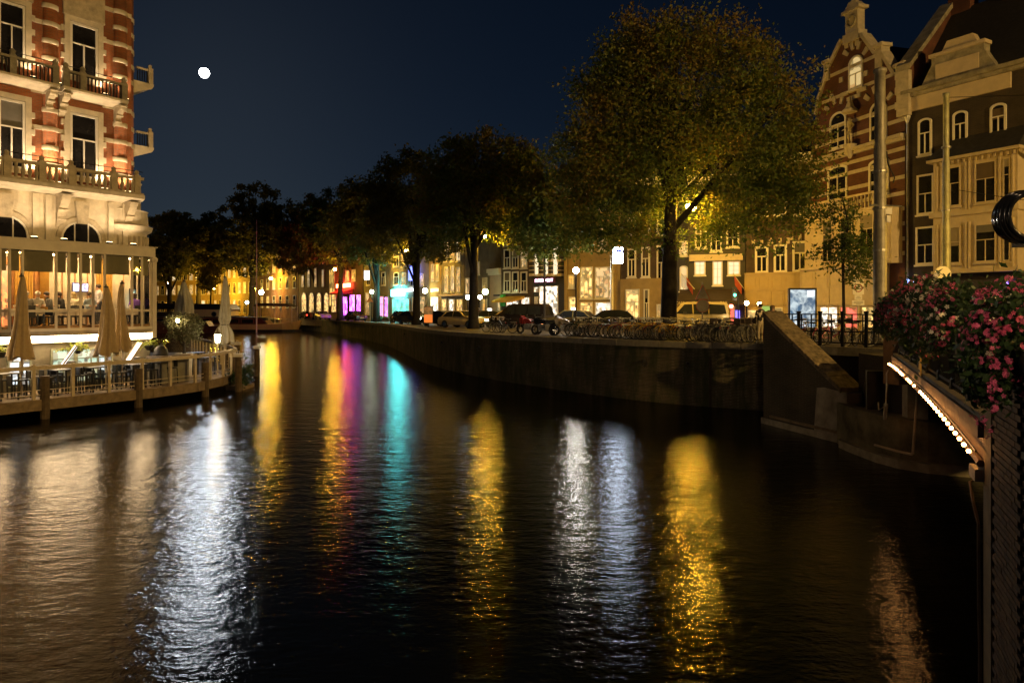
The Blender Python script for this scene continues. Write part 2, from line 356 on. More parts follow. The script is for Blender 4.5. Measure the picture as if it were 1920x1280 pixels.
# retaining wall behind the steps, abutment blocks under the bridge
rw = thing('retaining_wall', 'dark brick retaining wall under the quay railing', 'wall')
MB().prism([(10.3, 27.3), (10.3, 27.6), (13.6, 24.6), (15, 24.6), (15, 18.5), (14.2, 18.5), (13.2, 23.9)], -1, 2.62, 'xy').build('brick_face', DARKBRICK, rw)
for k in range(5):
    a = Vector((10.15, 27.45, 0)).lerp(Vector((13.3, 23.95, 0)), k / 5); b = Vector((10.15, 27.45, 0)).lerp(Vector((13.3, 23.95, 0)), (k + .985) / 5)
    MB().bar((a.x, a.y, 2.79), (b.x, b.y, 2.79), 0.5, 0.3).build('coping_stone', COPE, rw)
ab = thing('bridge_abutment', 'mossy stone and brick bridge abutment standing in the water', 'abutment')
MOSSSTONE = mat('mossy_stone', (0.085, 0.080, 0.045), 0.85, 0, 0.6, 1.1, 0.6, 12, col2=(0.17, 0.145, 0.085))
MB().prism([(10.5, 22.4), (10.36, 21.6), (10.34, 20.9), (10.42, 19.7), (10.62, 19.0), (11.1, 18.5), (12.0, 18.0), (14.5, 17), (14.5, 22.4)], -1, 1.32, 'xy').build('low_block', MOSSSTONE, ab)
MB().prism([(10.62, 22.3), (10.22, 21.7), (10.2, 20.9), (10.28, 19.6), (10.5, 18.85), (11.0, 18.3), (12.0, 17.8), (14.5, 16.8), (14.5, 22.3)], -1, 0.24, 'xy').build('plinth', STONE2, ab)
MB().prism([(11.25, 19.5), (12.2, 18.3), (14.6, 17.3), (14.6, 22.5), (11.25, 22.5)], -1, 2.9, 'xy').build('brick_face', DARKBRICK, ab)
MB().prism([(10.95, 19.2), (11.35, 18.9), (11.5, 19.3), (11.0, 19.55)], 1.3, 2.9, 'xy').build('corner_pier', STONE2, ab)
cb_ = thing('utility_cabinet', 'dark steel cabinet fixed on the abutment under the bridge end', 'cabinet', (11.1, 20.9, 1.32), R(-20))
MB().box(-.38, .38, -.2, .2, 0, 1.15).build('housing', mat('cabinet_dark', (0.03, 0.03, 0.028), .6), cb_)
MB().box(-.34, .34, -.215, -.2, .06, 1.09).build('door', mat('cabinet_door', (0.04, 0.038, 0.03), .5), cb_)
pp = thing('drain_pipe', 'pale conduit pipe running down the abutment and along its foot', 'pipe')
MB().tube([(10.62, 18.1, 2.55), (10.60, 18.2, 1.6), (10.58, 18.3, .52)], .035, 6).build('upright_pipe', WOODPALE, pp)
MB().tube([(10.58, 18.32, .5), (10.42, 18.75, .5), (10.2, 19.5, .52)], .035, 6).build('foot_pipe', WOODPALE, pp)
p2 = thing('hose_pipe', 'thin bent pipe hanging beside the dark cabinet under the bridge end', 'pipe')
MB().tube([(10.3, 18.9, 2.75), (10.22, 18.9, 2.6), (10.22, 18.95, 1.7), (10.1, 19.1, 1.55), (10.15, 19.2, 1.75)], .02, 5).build('pipe_run', STEEL, p2)
MB().tube([(10.25, 19.0, 1.75), (10.25, 19.05, 1.3)], .05, 6).build('pipe_end', STEEL, p2)

# ------------------------------------------------------------------ the bridge with its light string, railing and flower boxes
def ED(Y, out=0.0, z=0.0):                         # point on the bridge's outer edge; 'out' metres towards the water
    return Vector((1.8 + 0.4545 * Y - 0.911 * out, Y + 0.414 * out, z))
YA, YB = 18.6, 7.9
def soff(Y): t = min(1, max(0, (YA - Y) / (YA - YB))); return 2.76 - 0.20 * t ** 4 - 0.05 * max(0, 1 - t * 6)
br = thing('bridge', 'low arched canal bridge with a string of bulbs under its edge', 'bridge')
EDGEM = mat('bridge_edge_steel', (0.12, 0.07, 0.035), 0.6, 0.1, 0.3, 3, 0.3, 15)
N = 28; Ys = [YA + (YB - YA) * k / N for k in range(N + 1)]
v, f = [], []
for Y in Ys:
    v += [ED(Y, 0, soff(Y)), ED(Y, 0, 3.0), ED(Y, -7.5, soff(Y) + .05)]
for k in range(N):
    a, b = 3 * k, 3 * k + 3
    f += [(a, b, b + 1, a + 1), (a, a + 2, b + 2, b)]
mobj('arch_fascia', [tuple(p) for p in v], f, EDGEM, br)
MB().add([ED(19.2, -.02, 2.98), ED(-8, -.02, 2.98), ED(-8, -8, 2.98), ED(19.2, -8, 2.98), ED(19.2, -.02, 3.06), ED(-8, -.02, 3.06), ED(-8, -8, 3.06), ED(19.2, -8, 3.06)],
         [(0, 3, 2, 1), (4, 5, 6, 7), (0, 1, 5, 4), (1, 2, 6, 5), (2, 3, 7, 6), (3, 0, 4, 7)]).build('deck', ASPHALT, br)
K = 9
for k in range(K):                                 # moulded edge stones
    y0 = YA + (YB - YA) * k / K - .01; y1 = YA + (YB - YA) * (k + 1) / K + .01
    c0, c1 = ED(y0, -.13, 3.0), ED(y1, -.13, 3.0)
    MB().bar(c0, c1, .40, .20).bar(c0 + Vector((0, 0, .12)), c1 + Vector((0, 0, .12)), .30, .07).build('edge_stone', mat('edge_stone', (0.16, 0.13, 0.095), .8, 0, .3, 4, .4, 20), br)
MB().tube([ED(Y, .04, soff(Y) + .05) for Y in Ys], .045, 6).build('arch_rim', EDGEM, br)
BULB = emis('warm_bulb', (1.0, 0.42, 0.11), 62)
bm_ = MB().ball((0, 0, 0), .024, 8, 5).mesh('bulb', BULB, True)
ls = thing('bulb_string', 'glowing string of warm round bulbs along the bridge arch', 'light string')
MB().tube([ED(Y, .09, soff(Y) + .19) for Y in Ys], .014, 5).build('cable', BLACKP, ls)
nb = 38
for k in range(nb):
    if k in (9, 13, 14, 18, 20, 21): continue
    Y = YA - .3 - (YA - YB - .35) * k / (nb - 1); p = ED(Y, .15, soff(Y) + .17)
    link('bulb', bm_, ls, p)
# railing
rl = thing('bridge_railing', 'black iron bridge railing with slender bars behind the flower boxes', 'railing')
bar_ = MB().box(-.011, .011, -.011, .011, 0, .86).mesh('baluster', DARKIRON)
post_ = MB().box(-.035, .035, -.035, .035, 0, 1.02).lathe(0, 0, [(.045, 0), (.06, .03), (.045, .06)], 8, 1.0).lathe(0, 0, [(.06, 0), (.05, .16), (.036, .2)], 8, 0).mesh('post', DARKIRON)
Y = YA - .5; k = 0
while Y > 8.2:
    p = ED(Y, -.1, 3.14)
    if k % 9 == 0: link('post', post_, rl, p, R(24))
    else: link('baluster', bar_, rl, p, R(24))
    Y -= .14; k += 1
for z, t in ((3.24, .035), (3.72, .02), (4.02, .04), (4.12, .055)):
    MB().bar(ED(YA - .3, -.1, z), ED(8.0, -.1, z), t, t).build('rail', DARKIRON, rl)
ep = thing('railing_pier', 'brown stone pier closing the bridge railing at the abutment', 'pier', ED(18.95, -.1, 0), R(24))
MB().box(-.24, .24, -.24, .24, 2.3, 4.0).build('shaft', mat('brown_stone', (0.15, 0.105, 0.06), .8, 0, .3, 3, .4, 18), ep)
MB().box(-.29, .29, -.29, .29, 4.0, 4.14).build('cap', mat('brown_stone'if False else 'brown_stone_cap', (0.17, 0.12, 0.07), .8, 0, .3, 3, .4, 18), ep)
ang0 = math.atan2(1, .4545)
ns = thing('notice_plate', 'narrow yellow notice plate fixed to the bridge railing', 'sign', ED(13.0, .05, 2.98), ang0)
MB().box(-.13, .13, -.01, .01, 0, .72).build('plate', mat('yellow_plate', (0.75, 0.48, 0.03), .5, 0, .15, 6), ns)
MB().box(-.09, .09, .0105, .014, .42, .64).box(-.09, .09, .0105, .014, .1, .14).box(-.09, .09, .0105, .014, .2, .24).build('print', mat('dark_print', (0.12, 0.08, 0.02), .6), ns)
# pier of brick with quoin
pr = thing('bridge_pier', 'tall brick bridge pier with a plain stone corner and running joints', 'pier')
def pbox(mb, y0, y1, o0, o1, z0, z1):
    vs = [ED(y0, o0, z0), ED(y1, o0, z0), ED(y1, o1, z0), ED(y0, o1, z0), ED(y0, o0, z1), ED(y1, o0, z1), ED(y1, o1, z1), ED(y0, o1, z1)]
    return mb.add(vs, [(0, 3, 2, 1), (4, 5, 6, 7), (0, 1, 5, 4), (1, 2, 6, 5), (2, 3, 7, 6), (3, 0, 4, 7)])
pbox(MB(), 7.55, 4.5, -1.2, -.05, -1, 3.92).build('mortar_core', mat('mortar', (0.085, 0.068, 0.045), .95, 0, .3, 6), pr)
for k in range(7):
    pbox(MB(), 7.93, 7.57, -1.2, .01, -.8 + k * .64, -.8 + (k + 1) * .64 - .006).build('quoin', mat('pier_quoin', (0.17, 0.13, 0.07), .8, 0, .35, 2.5, .5, 22), pr)
pbox(MB(), 8.25, 7.94, -2, -.05, -1, 2.42).build('arch_foot', STONE2, pr)
pbox(MB(), 8.22, 7.9, -.5, .10, 2.40, 2.54).build('impost', STONE, pr)
bk = [MB().box(-.104, .104, -.012, .05, -.028, .028).mesh('brick', mat('pier_brick_' + n_, c_, .85, 0, .35, 9, .5, 40)) for n_, c_ in
      (('brown', (0.105, 0.062, 0.034)), ('dark', (0.072, 0.047, 0.029)), ('ochre', (0.13, 0.083, 0.042)))]
rest = MB(); ang = math.atan2(1, .4545); cnt = 0
for row in range(64):
    z = 4.08 - row * .0665 - .0
    y = 7.54 - (.10 if row % 2 else 0.0)
    for q in range(5):
        yy = y - .10 - q * .20
        if z > 3.9: continue
        if cnt < 300 and z > -.05:
            p = ED(yy, -.045, z); link('brick', bk[RNG.choice((0, 0, 1, 1, 2))], pr, p + Vector((RNG.uniform(-.003, .003), 0, 0)), ang); cnt += 1
for row in range(66):
    z = 4.08 - row * .0665
    for q in range(5, 14):
        yy = 7.44 - (.10 if row % 2 else 0) - q * .2
        if yy < 4.7 or z > 3.9: continue
        pbox(rest, yy + .095, yy - .095, -.07, -.033, z - .028, z + .028)
tag(rest.build('brickwork', bk[0].materials[0], pr), kind='stuff')
pc = thing('pier_conduit', 'thin bent conduit running down the corner of the brick pier', 'pipe')
MB().tube([ED(8.3, .0, 2.35), ED(8.28, .08, 2.3), ED(8.1, .08, 2.12), ED(7.98, .05, 1.9), ED(7.96, .05, 1.0), ED(7.96, .04, .5), ED(7.9, .05, -.2)], .018, 6).build('pipe_run', mat('rusty_conduit', (0.14, 0.085, 0.045), .7), pc)

# flower boxes
GER = leafmat('geranium_leaf', [(0.0, (0.018, 0.035, 0.010)), (0.5, (0.035, 0.070, 0.016)), (1.0, (0.075, 0.110, 0.028))], .25)
PINK = leafmat('pink_petal', [(0.0, (0.60, 0.07, 0.20)), (0.5, (0.74, 0.13, 0.28)), (1.0, (0.82, 0.28, 0.40))], .3)
REDP = leafmat('red_petal', [(0.0, (0.42, 0.04, 0.08)), (0.5, (0.55, 0.09, 0.15)), (1.0, (0.65, 0.19, 0.25))], .3)
WHITEPET = leafmat('white_petal', [(0.0, (0.70, 0.62, 0.46)), (1.0, (0.85, 0.80, 0.66))], .3)
def leafcloud(cent, rad, n, size, rng, sig=None):
    """n rhombic leaves around the centres; returns vertices and faces"""
    k = rng.integers(0, len(cent), n); c_ = cent[k] + rng.normal(0, 1, (n, 3)) * rad
    d = rng.normal(0, 1, (n, 3)); d /= np.linalg.norm(d, axis=1)[:, None]
    e = np.cross(d, rng.normal(0, 1, (n, 3))); e /= np.linalg.norm(e, axis=1)[:, None]
    s = size * rng.uniform(.6, 1.35, (n, 1))
    v = np.stack([c_ - d * s, c_ + e * s * .55, c_ + d * s, c_ - e * s * .55], 1).reshape(-1, 3)
    f = np.arange(4 * n).reshape(-1, 4)
    return v, f
def leafobj(name, v, f, m, parent):
    me = bpy.data.meshes.new(name); n = len(f)
    me.vertices.add(len(v)); me.vertices.foreach_set('co', v.astype(np.float32).ravel())
    me.loops.add(4 * n); me.loops.foreach_set('vertex_index', f.astype(np.int32).ravel())
    me.polygons.add(n); me.polygons.foreach_set('loop_start', np.arange(0, 4 * n, 4, dtype=np.int32))
    me.update(calc_edges=True); me.validate(); me.materials.append(m)
    return link(name, me, parent)
def floret(mb, c_, nrm, r_, rng):
    a = nrm.orthogonal().normalized(); b = nrm.cross(a); o = rng.uniform(0, 6)
    for k in range(5):
        t = o + k * 2 * math.pi / 5; d = a * math.cos(t) + b * math.sin(t); e = nrm.cross(d)
        mb.add([c_, c_ + d * r_ * .7 + e * r_ * .36 + nrm * r_ * .12, c_ + d * r_ * 1.05 + nrm * r_ * .05, c_ + d * r_ * .7 - e * r_ * .36 + nrm * r_ * .12], [(0, 1, 2, 3)])
def headmesh(name, m, nfl, spread, fr, seed):
    r_ = random.Random(seed); mb = MB()
    for k in range(nfl):
        n_ = Vector((r_.gauss(0, 1), r_.gauss(0, 1), r_.gauss(.3, 1))).normalized()
        floret(mb, n_ * spread * r_.uniform(.6, 1.1), n_, fr * r_.uniform(.8, 1.2), r_)
    return mb.mesh(name, m)
HP = [headmesh('blossom', PINK, 7, .040, .030, s) for s in range(3)]
HR = [headmesh('blossom', REDP, 7, .036, .028, s + 9) for s in range(2)]
HW = [headmesh('blossom', WHITEPET, 2, .030, .048, s + 20) for s in range(2)]
rg = np.random.default_rng(5)
boxes = [(17.6, 'rose red geraniums in the hanging box beside the railing pier', HR, .0, 30, (.75, .33, .48), 4.12),
         (16.0, 'dull red geraniums in the second flower box from the railing pier', HR, .05, 34, (.85, .33, .52), 4.18),
         (14.3, 'pinkish red geraniums above the yellow notice plate on the railing', HR, .12, 40, (.95, .33, .58), 4.26),
         (12.4, 'dark leafy flower box with mixed white and red blossoms', HR, .35, 42, (.95, .33, .62), 4.30),
         (10.6, 'full flower box with a patch of white petunias among pink geraniums', HP, .62, 46, (.90, .33, .62), 4.26),
         (9.0, 'pink geraniums crowding the flower box before the brick pier', HP, .25, 46, (.75, .33, .55), 4.14),
         (5.7, 'bright pink geraniums trailing low over the top of the brick pier', HP, .04, 52, (.50, .34, .52), 4.10)]
for i, (Y, lab, heads, wf_, nh, rad, zc) in enumerate(boxes):
    b = thing('flower_box', lab, 'flower box', ED(Y, .16 if i == 6 else .12, 0), ang, 'flower boxes along the bridge railing')
    MB().box(-.7, .7, -.16, .10, 3.82, 4.06).build('trough', mat('dark_trough', (0.03, 0.028, 0.024), .7), b)
    th = rg.uniform(0, 1, (70, 3)) * 2 - 1; th /= np.maximum(1, np.linalg.norm(th, axis=1))[:, None]
    cent = th * np.array([rad[0], rad[1], rad[2]]) * .86 + np.array([0, 0.02, zc])
    lim = 3.62 if i == 6 else (3.62 if i == 4 else 3.92)
    cent[:, 2] = np.where(cent[:, 2] < lim, lim + np.abs(cent[:, 2] - lim) * .5, cent[:, 2])
    low = cent[:, 2] < 3.95; cent[low, 1] = np.abs(cent[low, 1]) * .6 + .16
    v_, f_ = leafcloud(cent, .085, 2800 if i < 5 else 4200, .052 if i < 5 else .036, rg)
    tag(leafobj('foliage', v_, f_, GER, b), kind='stuff')
    for q in range(nh):                            # blossoms sit on the outside of the mound
        n_ = Vector((rg.normal(), abs(rg.normal()) * .9, rg.normal() * .9 + .15)).normalized()
        p = Vector((n_.x * rad[0] * 1.08, n_.y * rad[1] * 1.12 + .04, n_.z * rad[2] * 1.05 + zc))
        if p.z < lim: p.z = lim + abs(p.z - lim) * .5
        if i == 6 and q % 3 == 0: p.z -= rg.uniform(.1, .35); p.y = .28
        hm = HW[q % 2] if rg.uniform() < wf_ else heads[q % len(heads)]
        o = link('blossom', hm, b, p); o.rotation_euler = tuple(rg.uniform(0, 6.28, 3)); s_ = rg.uniform(.65, 1.0) * (1 if i < 4 else .74); o.scale = (s_, s_, s_)

    xm = {}
    for q in range(170):                           # smaller blossoms too many to count
        n_ = Vector((rg.normal(), abs(rg.normal()) * .9, rg.normal() * .9 + .15)).normalized(); k_ = rg.uniform(.85, 1.08)
        p = Vector((n_.x * rad[0] * k_, n_.y * rad[1] * 1.1 * k_ + .04, n_.z * rad[2] * k_ + zc))
        if p.z < lim: p.z = lim + abs(p.z - lim) * .5
        if i == 6 and q % 3 == 0: p.z -= rg.uniform(.1, .35); p.y = .27
        m_ = WHITEPET if rg.uniform() < wf_ * .7 else (PINK if heads is HP else REDP)
        mb_ = xm.setdefault(m_.name, (MB(), m_))[0]
        for e in range(3 if m_ is not WHITEPET else 1): floret(mb_, p + Vector(rg.normal(0, .02, 3)), (n_ + Vector(rg.normal(0, .5, 3))).normalized(), (.026 if m_ is not WHITEPET else .04) * (1 if i < 4 else .75), RNG)
    for mb_, m_ in xm.values(): tag(mb_.build('small_blossoms', m_, b), kind='stuff')

# ornate lamp post on the bridge, its ribbed scroll reaching into the picture
lp = thing('ornate_lamp_post', 'black cast iron lamp post with a ribbed curling scroll', 'lamp post', (5.80, 7.60, 3.06))
MB().lathe(0, 0, [(.16, 0), (.16, .2), (.09, .3), (.065, .5), (.055, 1.25), (.05, 5.2), (.03, 5.3)], 10).build('column', DARKIRON, lp, True)
mb = MB()
for k in range(6):
    pts = []
    for q in range(19):
        a = R(75) + R(215) * q / 18; rr = .275 - .016 * abs(k - 2.5) * 1.2
        pts.append((-.22 + rr * .95 * math.cos(a), -.11 + .045 * k, 2.32 + rr * 1.02 * math.sin(a) - .0 * q))
    mb.tube(pts, .027, 6)
mb.build('scroll', mat('gloss_black_iron', (0.012, 0.012, 0.014), .16, .3, .2), lp, True)
MB().lathe(0, 0, [(.10, 5.3), (.20, 5.85)], 6).build('lantern_glass', emis('bridge_lantern', (1.0, .66, .34), 110), lp)
MB().lathe(0, 0, [(.25, 5.85), (.17, 6.0), (.06, 6.08), (.06, 6.16), (.02, 6.3)], 8).build('lantern_hood', DARKIRON, lp)
MB().box(-.22, .0, -.14, .14, 2.0, 2.07).build('scroll_collar', DARKIRON, lp)
lp2 = thing('ornate_lamp_post', 'added unseen black lamp post on the bridge deck lighting the flower boxes', 'lamp post', ED(-2.5, -.6, 3.06))  # added behind the camera to light the flower boxes, never in view
MB().lathe(0, 0, [(.16, 0), (.16, .2), (.09, .3), (.065, .5), (.055, 1.25), (.05, 3.7), (.03, 3.8)], 10).build('column', DARKIRON, lp2, True)
MB().lathe(0, 0, [(.10, 3.8), (.20, 4.35)], 6).build('lantern_glass', emis('deck_lantern', (1.0, .70, .40), 650), lp2)
MB().lathe(0, 0, [(.25, 4.35), (.17, 4.5), (.06, 4.58), (.06, 4.66), (.02, 4.8)], 8).build('lantern_hood', DARKIRON, lp2)

# ------------------------------------------------------------------ facades: a local frame along a wall; x runs to the right seen from the water, -y looks outwards
class Facade:
    def __init__(s, name, label, cat, pl, pr_, group=None):
        s.a = Vector(pl); s.b = Vector(pr_); s.d = (s.b - s.a).normalized(); s.L = (s.b - s.a).length
        s.root = thing(name, label, cat, (s.a.x, s.a.y, 0), math.atan2(s.d.y, s.d.x), group)
    def u(s, px, out=0.0):                         # wall coordinate under picture column px
        n = Vector((s.d.y, -s.d.x)); ax, ay = s.a.x + n.x * out, s.a.y + n.y * out; k = (px - 960) / F0
        return (k * ay - ax) / (s.d.x - k * s.d.y)
    def z(s, px, py, out=0.0):
        n = Vector((s.d.y, -s.d.x)); Y = s.a.y + n.y * out + s.d.y * s.u(px, out); return PZ(py, Y)
    def rect(s, x0, y0, x1, y1, out=0.0):
        xm = (x0 + x1) / 2; return s.u(x0, out), s.u(x1, out), s.z(xm, y1, out), s.z(xm, y0, out)
def arch_pts(x0, x1, z1, rise, n=10):              # outline points over an opening, left to right
    c_ = (x0 + x1) / 2; h = (x1 - x0) / 2
    if rise <= 0: return [(x0, z1), (x1, z1)]
    return [(c_ - h * math.cos(math.pi * k / n), z1 - rise + rise * math.sin(math.pi * k / n)) for k in range(n + 1)]
WR = random.Random(3); BLINDS = [mat('blind_' + k, c_, .9, 0, .1) for k, c_ in (('sand', (.30, .25, .17)), ('grey', (.16, .15, .13)), ('umber', (.12, .085, .05)))]
def window(fc, u0, u1, z0, z1, fm=None, gm=None, fw=.09, y=0.0, rise=0.0, mull=1, trans=.62, sill=True, out=.09, parent=None, grid=0):
    fm = fm or WHITEP; gm = gm or DARKGLASS; par = parent or fc.root
    top = arch_pts(u0, u1, z1, rise); inn = arch_pts(u0 + fw, u1 - fw, z1 - fw, max(0, rise - fw * .4))
    mb = MB(); y0, y1 = y - out, y - .002
    outer = [(u0, z0)] + top + [(u1, z0)]; inner = [(u0 + fw, z0 + fw)] + inn + [(u1 - fw, z0 + fw)]
    n = len(outer)
    for a in (y0, y1): pass
    vs = [(p[0], y0, p[1]) for p in outer] + [(p[0], y0, p[1]) for p in inner] + [(p[0], y1, p[1]) for p in outer] + [(p[0], y1, p[1]) for p in inner]
    fs = []
    for i in range(n):
        j = (i + 1) % n
        fs += [(i, j, n + j, n + i), (i, 2 * n + i, 2 * n + j, j), (n + i, n + j, 3 * n + j, 3 * n + i)]
    mb.add(vs, fs)
    zt = z0 + (z1 - z0) * trans; g = fw * .55
    if trans: mb.box(u0 + fw, u1 - fw, y0 + .01, y1, zt - g / 2, zt + g / 2)
    for k in range(mull):
        c_ = u0 + (u1 - u0) * (k + 1) / (mull + 1); mb.box(c_ - g / 2, c_ + g / 2, y0 + .012, y1, z0 + fw, zt if trans else z1 - fw)
    for k in range(grid):
        zz = z0 + (z1 - z0) * (k + 1) / (grid + 1); mb.box(u0 + fw, u1 - fw, y0 + .02, y1, zz - .018, zz + .018)
    w_ = mb.build('window', fm, par)
    if gm is DARKGLASS and WR.random() < .4:
        hb = (z1 - z0) * WR.uniform(.18, .5); MB().box(u0 + fw + .01, u1 - fw - .01, y1 - .034, y1 - .029, z1 - fw - hb, z1 - fw - max(0, rise * .75)).build('roller_blind', BLINDS[WR.randrange(3)], w_)
    MB().prism([(p[0], p[1]) for p in inner], y1 - .028, y1 - .008, 'xz').build('pane', gm, w_)
    if sill: MB().box(u0 - .06, u1 + .06, y - out - .07, y - .003, z0 - .10, z0 - .003).build('sill', fm, w_)
    return w_

# ------------------------------------------------------------------ the hotel
HD = Vector((.577, .817)); HN = Vector((.817, -.577))
hp = Vector((-22.28, 30.2))
H = Facade('hotel', 'floodlit red brick hotel with stone bands, balconies and a long balustrade', 'building', hp - HD * 4, hp + HD * 5.55)
hr = H.root; HL = H.L
HSTONE = mat('hotel_sandstone', (0.60, 0.53, 0.40), .8, 0, .22, 2.2, .35, 14)
HSTONE_D = mat('hotel_sandstone_carved', (0.47, 0.40, 0.28), .85, 0, .3, 3, .6, 10)
MB().box(0, HL, 0, 9, 10.2, 23).build('wall', REDBRICK, hr)
MB().box(-.01, HL + .02, -.06, 9, 0, 10.19).build('stone_base', HSTONE, hr)
MB().box(-.4, HL + .5, -.6, 9.3, 20.2, 20.8).build('cornice', HSTONE, hr)
# windows of two floors
wins = []
for xs in ((-5, 46), (130, 182)):
    u0, u1 = H.u(xs[0]), H.u(xs[1])
    wins.append((u0, u1))
    # jamb stones
    for (za, zb, tr) in ((10.5, 13.5, .6), (15.2, 17.75, .62)):
        MB().frame(u0 - .24, u1 + .24, za - .2, zb + .26, .23, -.12, -.002).build('window_surround', HSTONE, hr)
        window(H, u0, u1, za, zb, WHITEP, DARKGLASS, .10, 0, 0, 1, tr, False, .10)
        for q in range(4):
            zq = za + .1 + q * (zb - za) / 4
            for e, sgn in ((u0 - .24, -1), (u1 + .24, 1)):
                MB().box(min(e, e + sgn * .14), max(e, e + sgn * .14), -.105, -.002, zq, zq + .26).build('quoin', HSTONE, hr)
    MB().box(u0 - .3, u1 + .3, -.14, -.002, 18.02, 19.4).build('stone_panel', HSTONE_D, hr)
glow = emis('red_lamp_reflection', (1.0, .10, .05), 3.0, False)
# rounded pilasters with bands
for pc_, wpx in ((94, 32), (225, 30)):
    uc = H.u(pc_); rr = .30
    pil = MB().lathe(uc, 0, [(rr, 10.2), (rr, 20.2)], 16, 0, .6).build('pilaster', REDBRICK, hr, True)
    for z in [10.75, 11.55, 12.4, 13.25, 14.05, 15.6, 16.4, 17.2, 18.0, 18.8]:
        MB().lathe(uc, 0, [(rr + .035, z), (rr + .05, z + .02), (rr + .05, z + .20), (rr + .035, z + .22)], 16, 0, .62).build('stone_band', HSTONE, hr, True)
# flat bands across the piers
edges = [0, wins[0][0], wins[0][1], wins[1][0], wins[1][1], HL]
for z in (10.75, 12.4, 14.05, 17.2, 18.8):
    for a, b in ((edges[2] + .24, edges[3] - .24), (edges[4] + .24, edges[5])):
        if b - a > .2: MB().box(a, b, -.05, -.002, z + .01, z + .21).build('stone_band', HSTONE, hr)
# scroll console
def console(u, z1, h, dep, wd=.22):
    pts = []
    for k in range(13):
        t = k / 12; pts.append((-(dep * (1 - t) ** 1.35) - .06 * math.sin(t * math.pi * 3.0) * (1 - t * .4) - .05, z1 - h * t))
    poly = [(0, z1)] + pts + [(0, z1 - h)]
    mb = MB().prism(poly, u - wd / 2, u + wd / 2, 'yz')
    mb.tube([(u - wd / 2 - .02, -dep * .85, z1 - .12), (u + wd / 2 + .02, -dep * .85, z1 - .12)], .11, 8)
    mb.tube([(u - wd / 2 - .02, -dep * .25, z1 - h * .72), (u + wd / 2 + .02, -dep * .25, z1 - h * .72)], .08, 8)
    for k in range(3):
        zz = z1 - h * (.2 + .24 * k); mb.tube([(u - wd / 2 - .03, -dep * (.75 - .24 * k) , zz), (u + wd / 2 + .03, -dep * (.75 - .24 * k), zz)], .07 - .012 * k, 7)
    mb.box(u - wd / 2 - .05, u + wd / 2 + .05, -dep - .12, 0, z1 - .06, z1)
    return mb
# small balconies on the upper floor
for i, (x0, x1) in enumerate(((-70, 112), (119, 240))):
    o_ = .75; u0, u1 = H.u(x0, o_), H.u(x1, o_)
    zb = 14.15
    bal = MB().prism([(-.0, zb - .02), (-o_, zb + .12), (-o_ - .06, zb + .2), (-o_ - .06, zb + .3), (0, zb + .3)], u0, u1, 'yz').build('balcony', HSTONE, hr)
    for q, up in enumerate((u0 + .14, u1 - .14, (u0 + u1) / 2)):
        if q == 2 and i: up = u0 + (u1 - u0) * .3
        MB().box(up - .13, up + .13, -o_, -o_ + .22, zb + .3, zb + 1.12).lathe(up, -o_ + .11, [(.15, 0), (.1, .1), (.13, .2), (.04, .3)], 8, zb + 1.12).build('pedestal', STONE2, bal)  # darker stone on the pedestals: shade of the unlit balcony front put into colour
    MB().box(u0, u1, -o_ - .02, -o_ + .2, zb + .98, zb + 1.08).build('coping', STONE2, bal)  # coping darkened the same way, its shade is in the stone colour
    for k in range(int((u1 - u0) / .16)):
        MB().box(u0 + .1 + k * .16, u0 + .15 + k * .16, -o_ + .07, -o_ + .12, zb + .3, zb + .98).build('iron_bar', DARKIRON, bal)
    MB().tube([(u0, -o_ + .1, zb + 1.28), (u1, -o_ + .1, zb + 1.28)], .018, 5).build('hand_rail', DARKIRON, bal)
    for up in (u0 + .2, u1 - .2): console(up, zb + .04, 1.0, .68, .26).build('console', HSTONE_D, bal)
# main balcony with turned balusters
o_ = .95; u0, u1 = 0.0, HL + .15; zb = 9.55
mbal = MB().prism([(0, zb - .02), (-o_ + .1, zb + .06), (-o_ - .1, zb + .16), (-o_ - .1, zb + .34), (0, zb + .34)], u0, u1, 'yz').build('long_balcony', HSTONE, hr)
MB().box(u0, u1, -o_ - .02, -o_ + .22, zb + 1.08, zb + 1.22).build('coping', HSTONE_D, mbal)
MB().box(u0, u1, -o_ - .02, -o_ + .22, zb + .34, zb + .44).build('base_course', HSTONE_D, mbal)
bal_ = MB().lathe(0, 0, [(.06, 0), (.075, .05), (.05, .12), (.10, .30), (.055, .5), (.07, .58), (.06, .64)], 8).mesh('baluster', HSTONE_D, True)
n = int((u1 - u0) / .26)
for k in range(n): link('baluster', bal_, mbal, (u0 + .13 + k * .26, -o_ + .1, zb + .44))
for px_ in (14, 80, 135, 215, 258):
    up = H.u(px_, o_); MB().box(up - .14, up + .14, -o_ - .04, -o_ + .24, zb + .44, zb + 1.3).lathe(up, -o_ + .1, [(.14, 0), (.09, .08), (.12, .18), (.03, .26)], 8, zb + 1.3).build('pedestal', HSTONE_D, mbal)
MB().tube([(u0, -o_ + .1, zb + 1.5), (u1, -o_ + .1, zb + 1.5)], .018, 5).build('hand_rail', DARKIRON, mbal)
for px_ in (-35, 120, 246): console(H.u(px_, .5), zb + .0, 1.55, .80, .34).build('console', HSTONE_D, mbal)
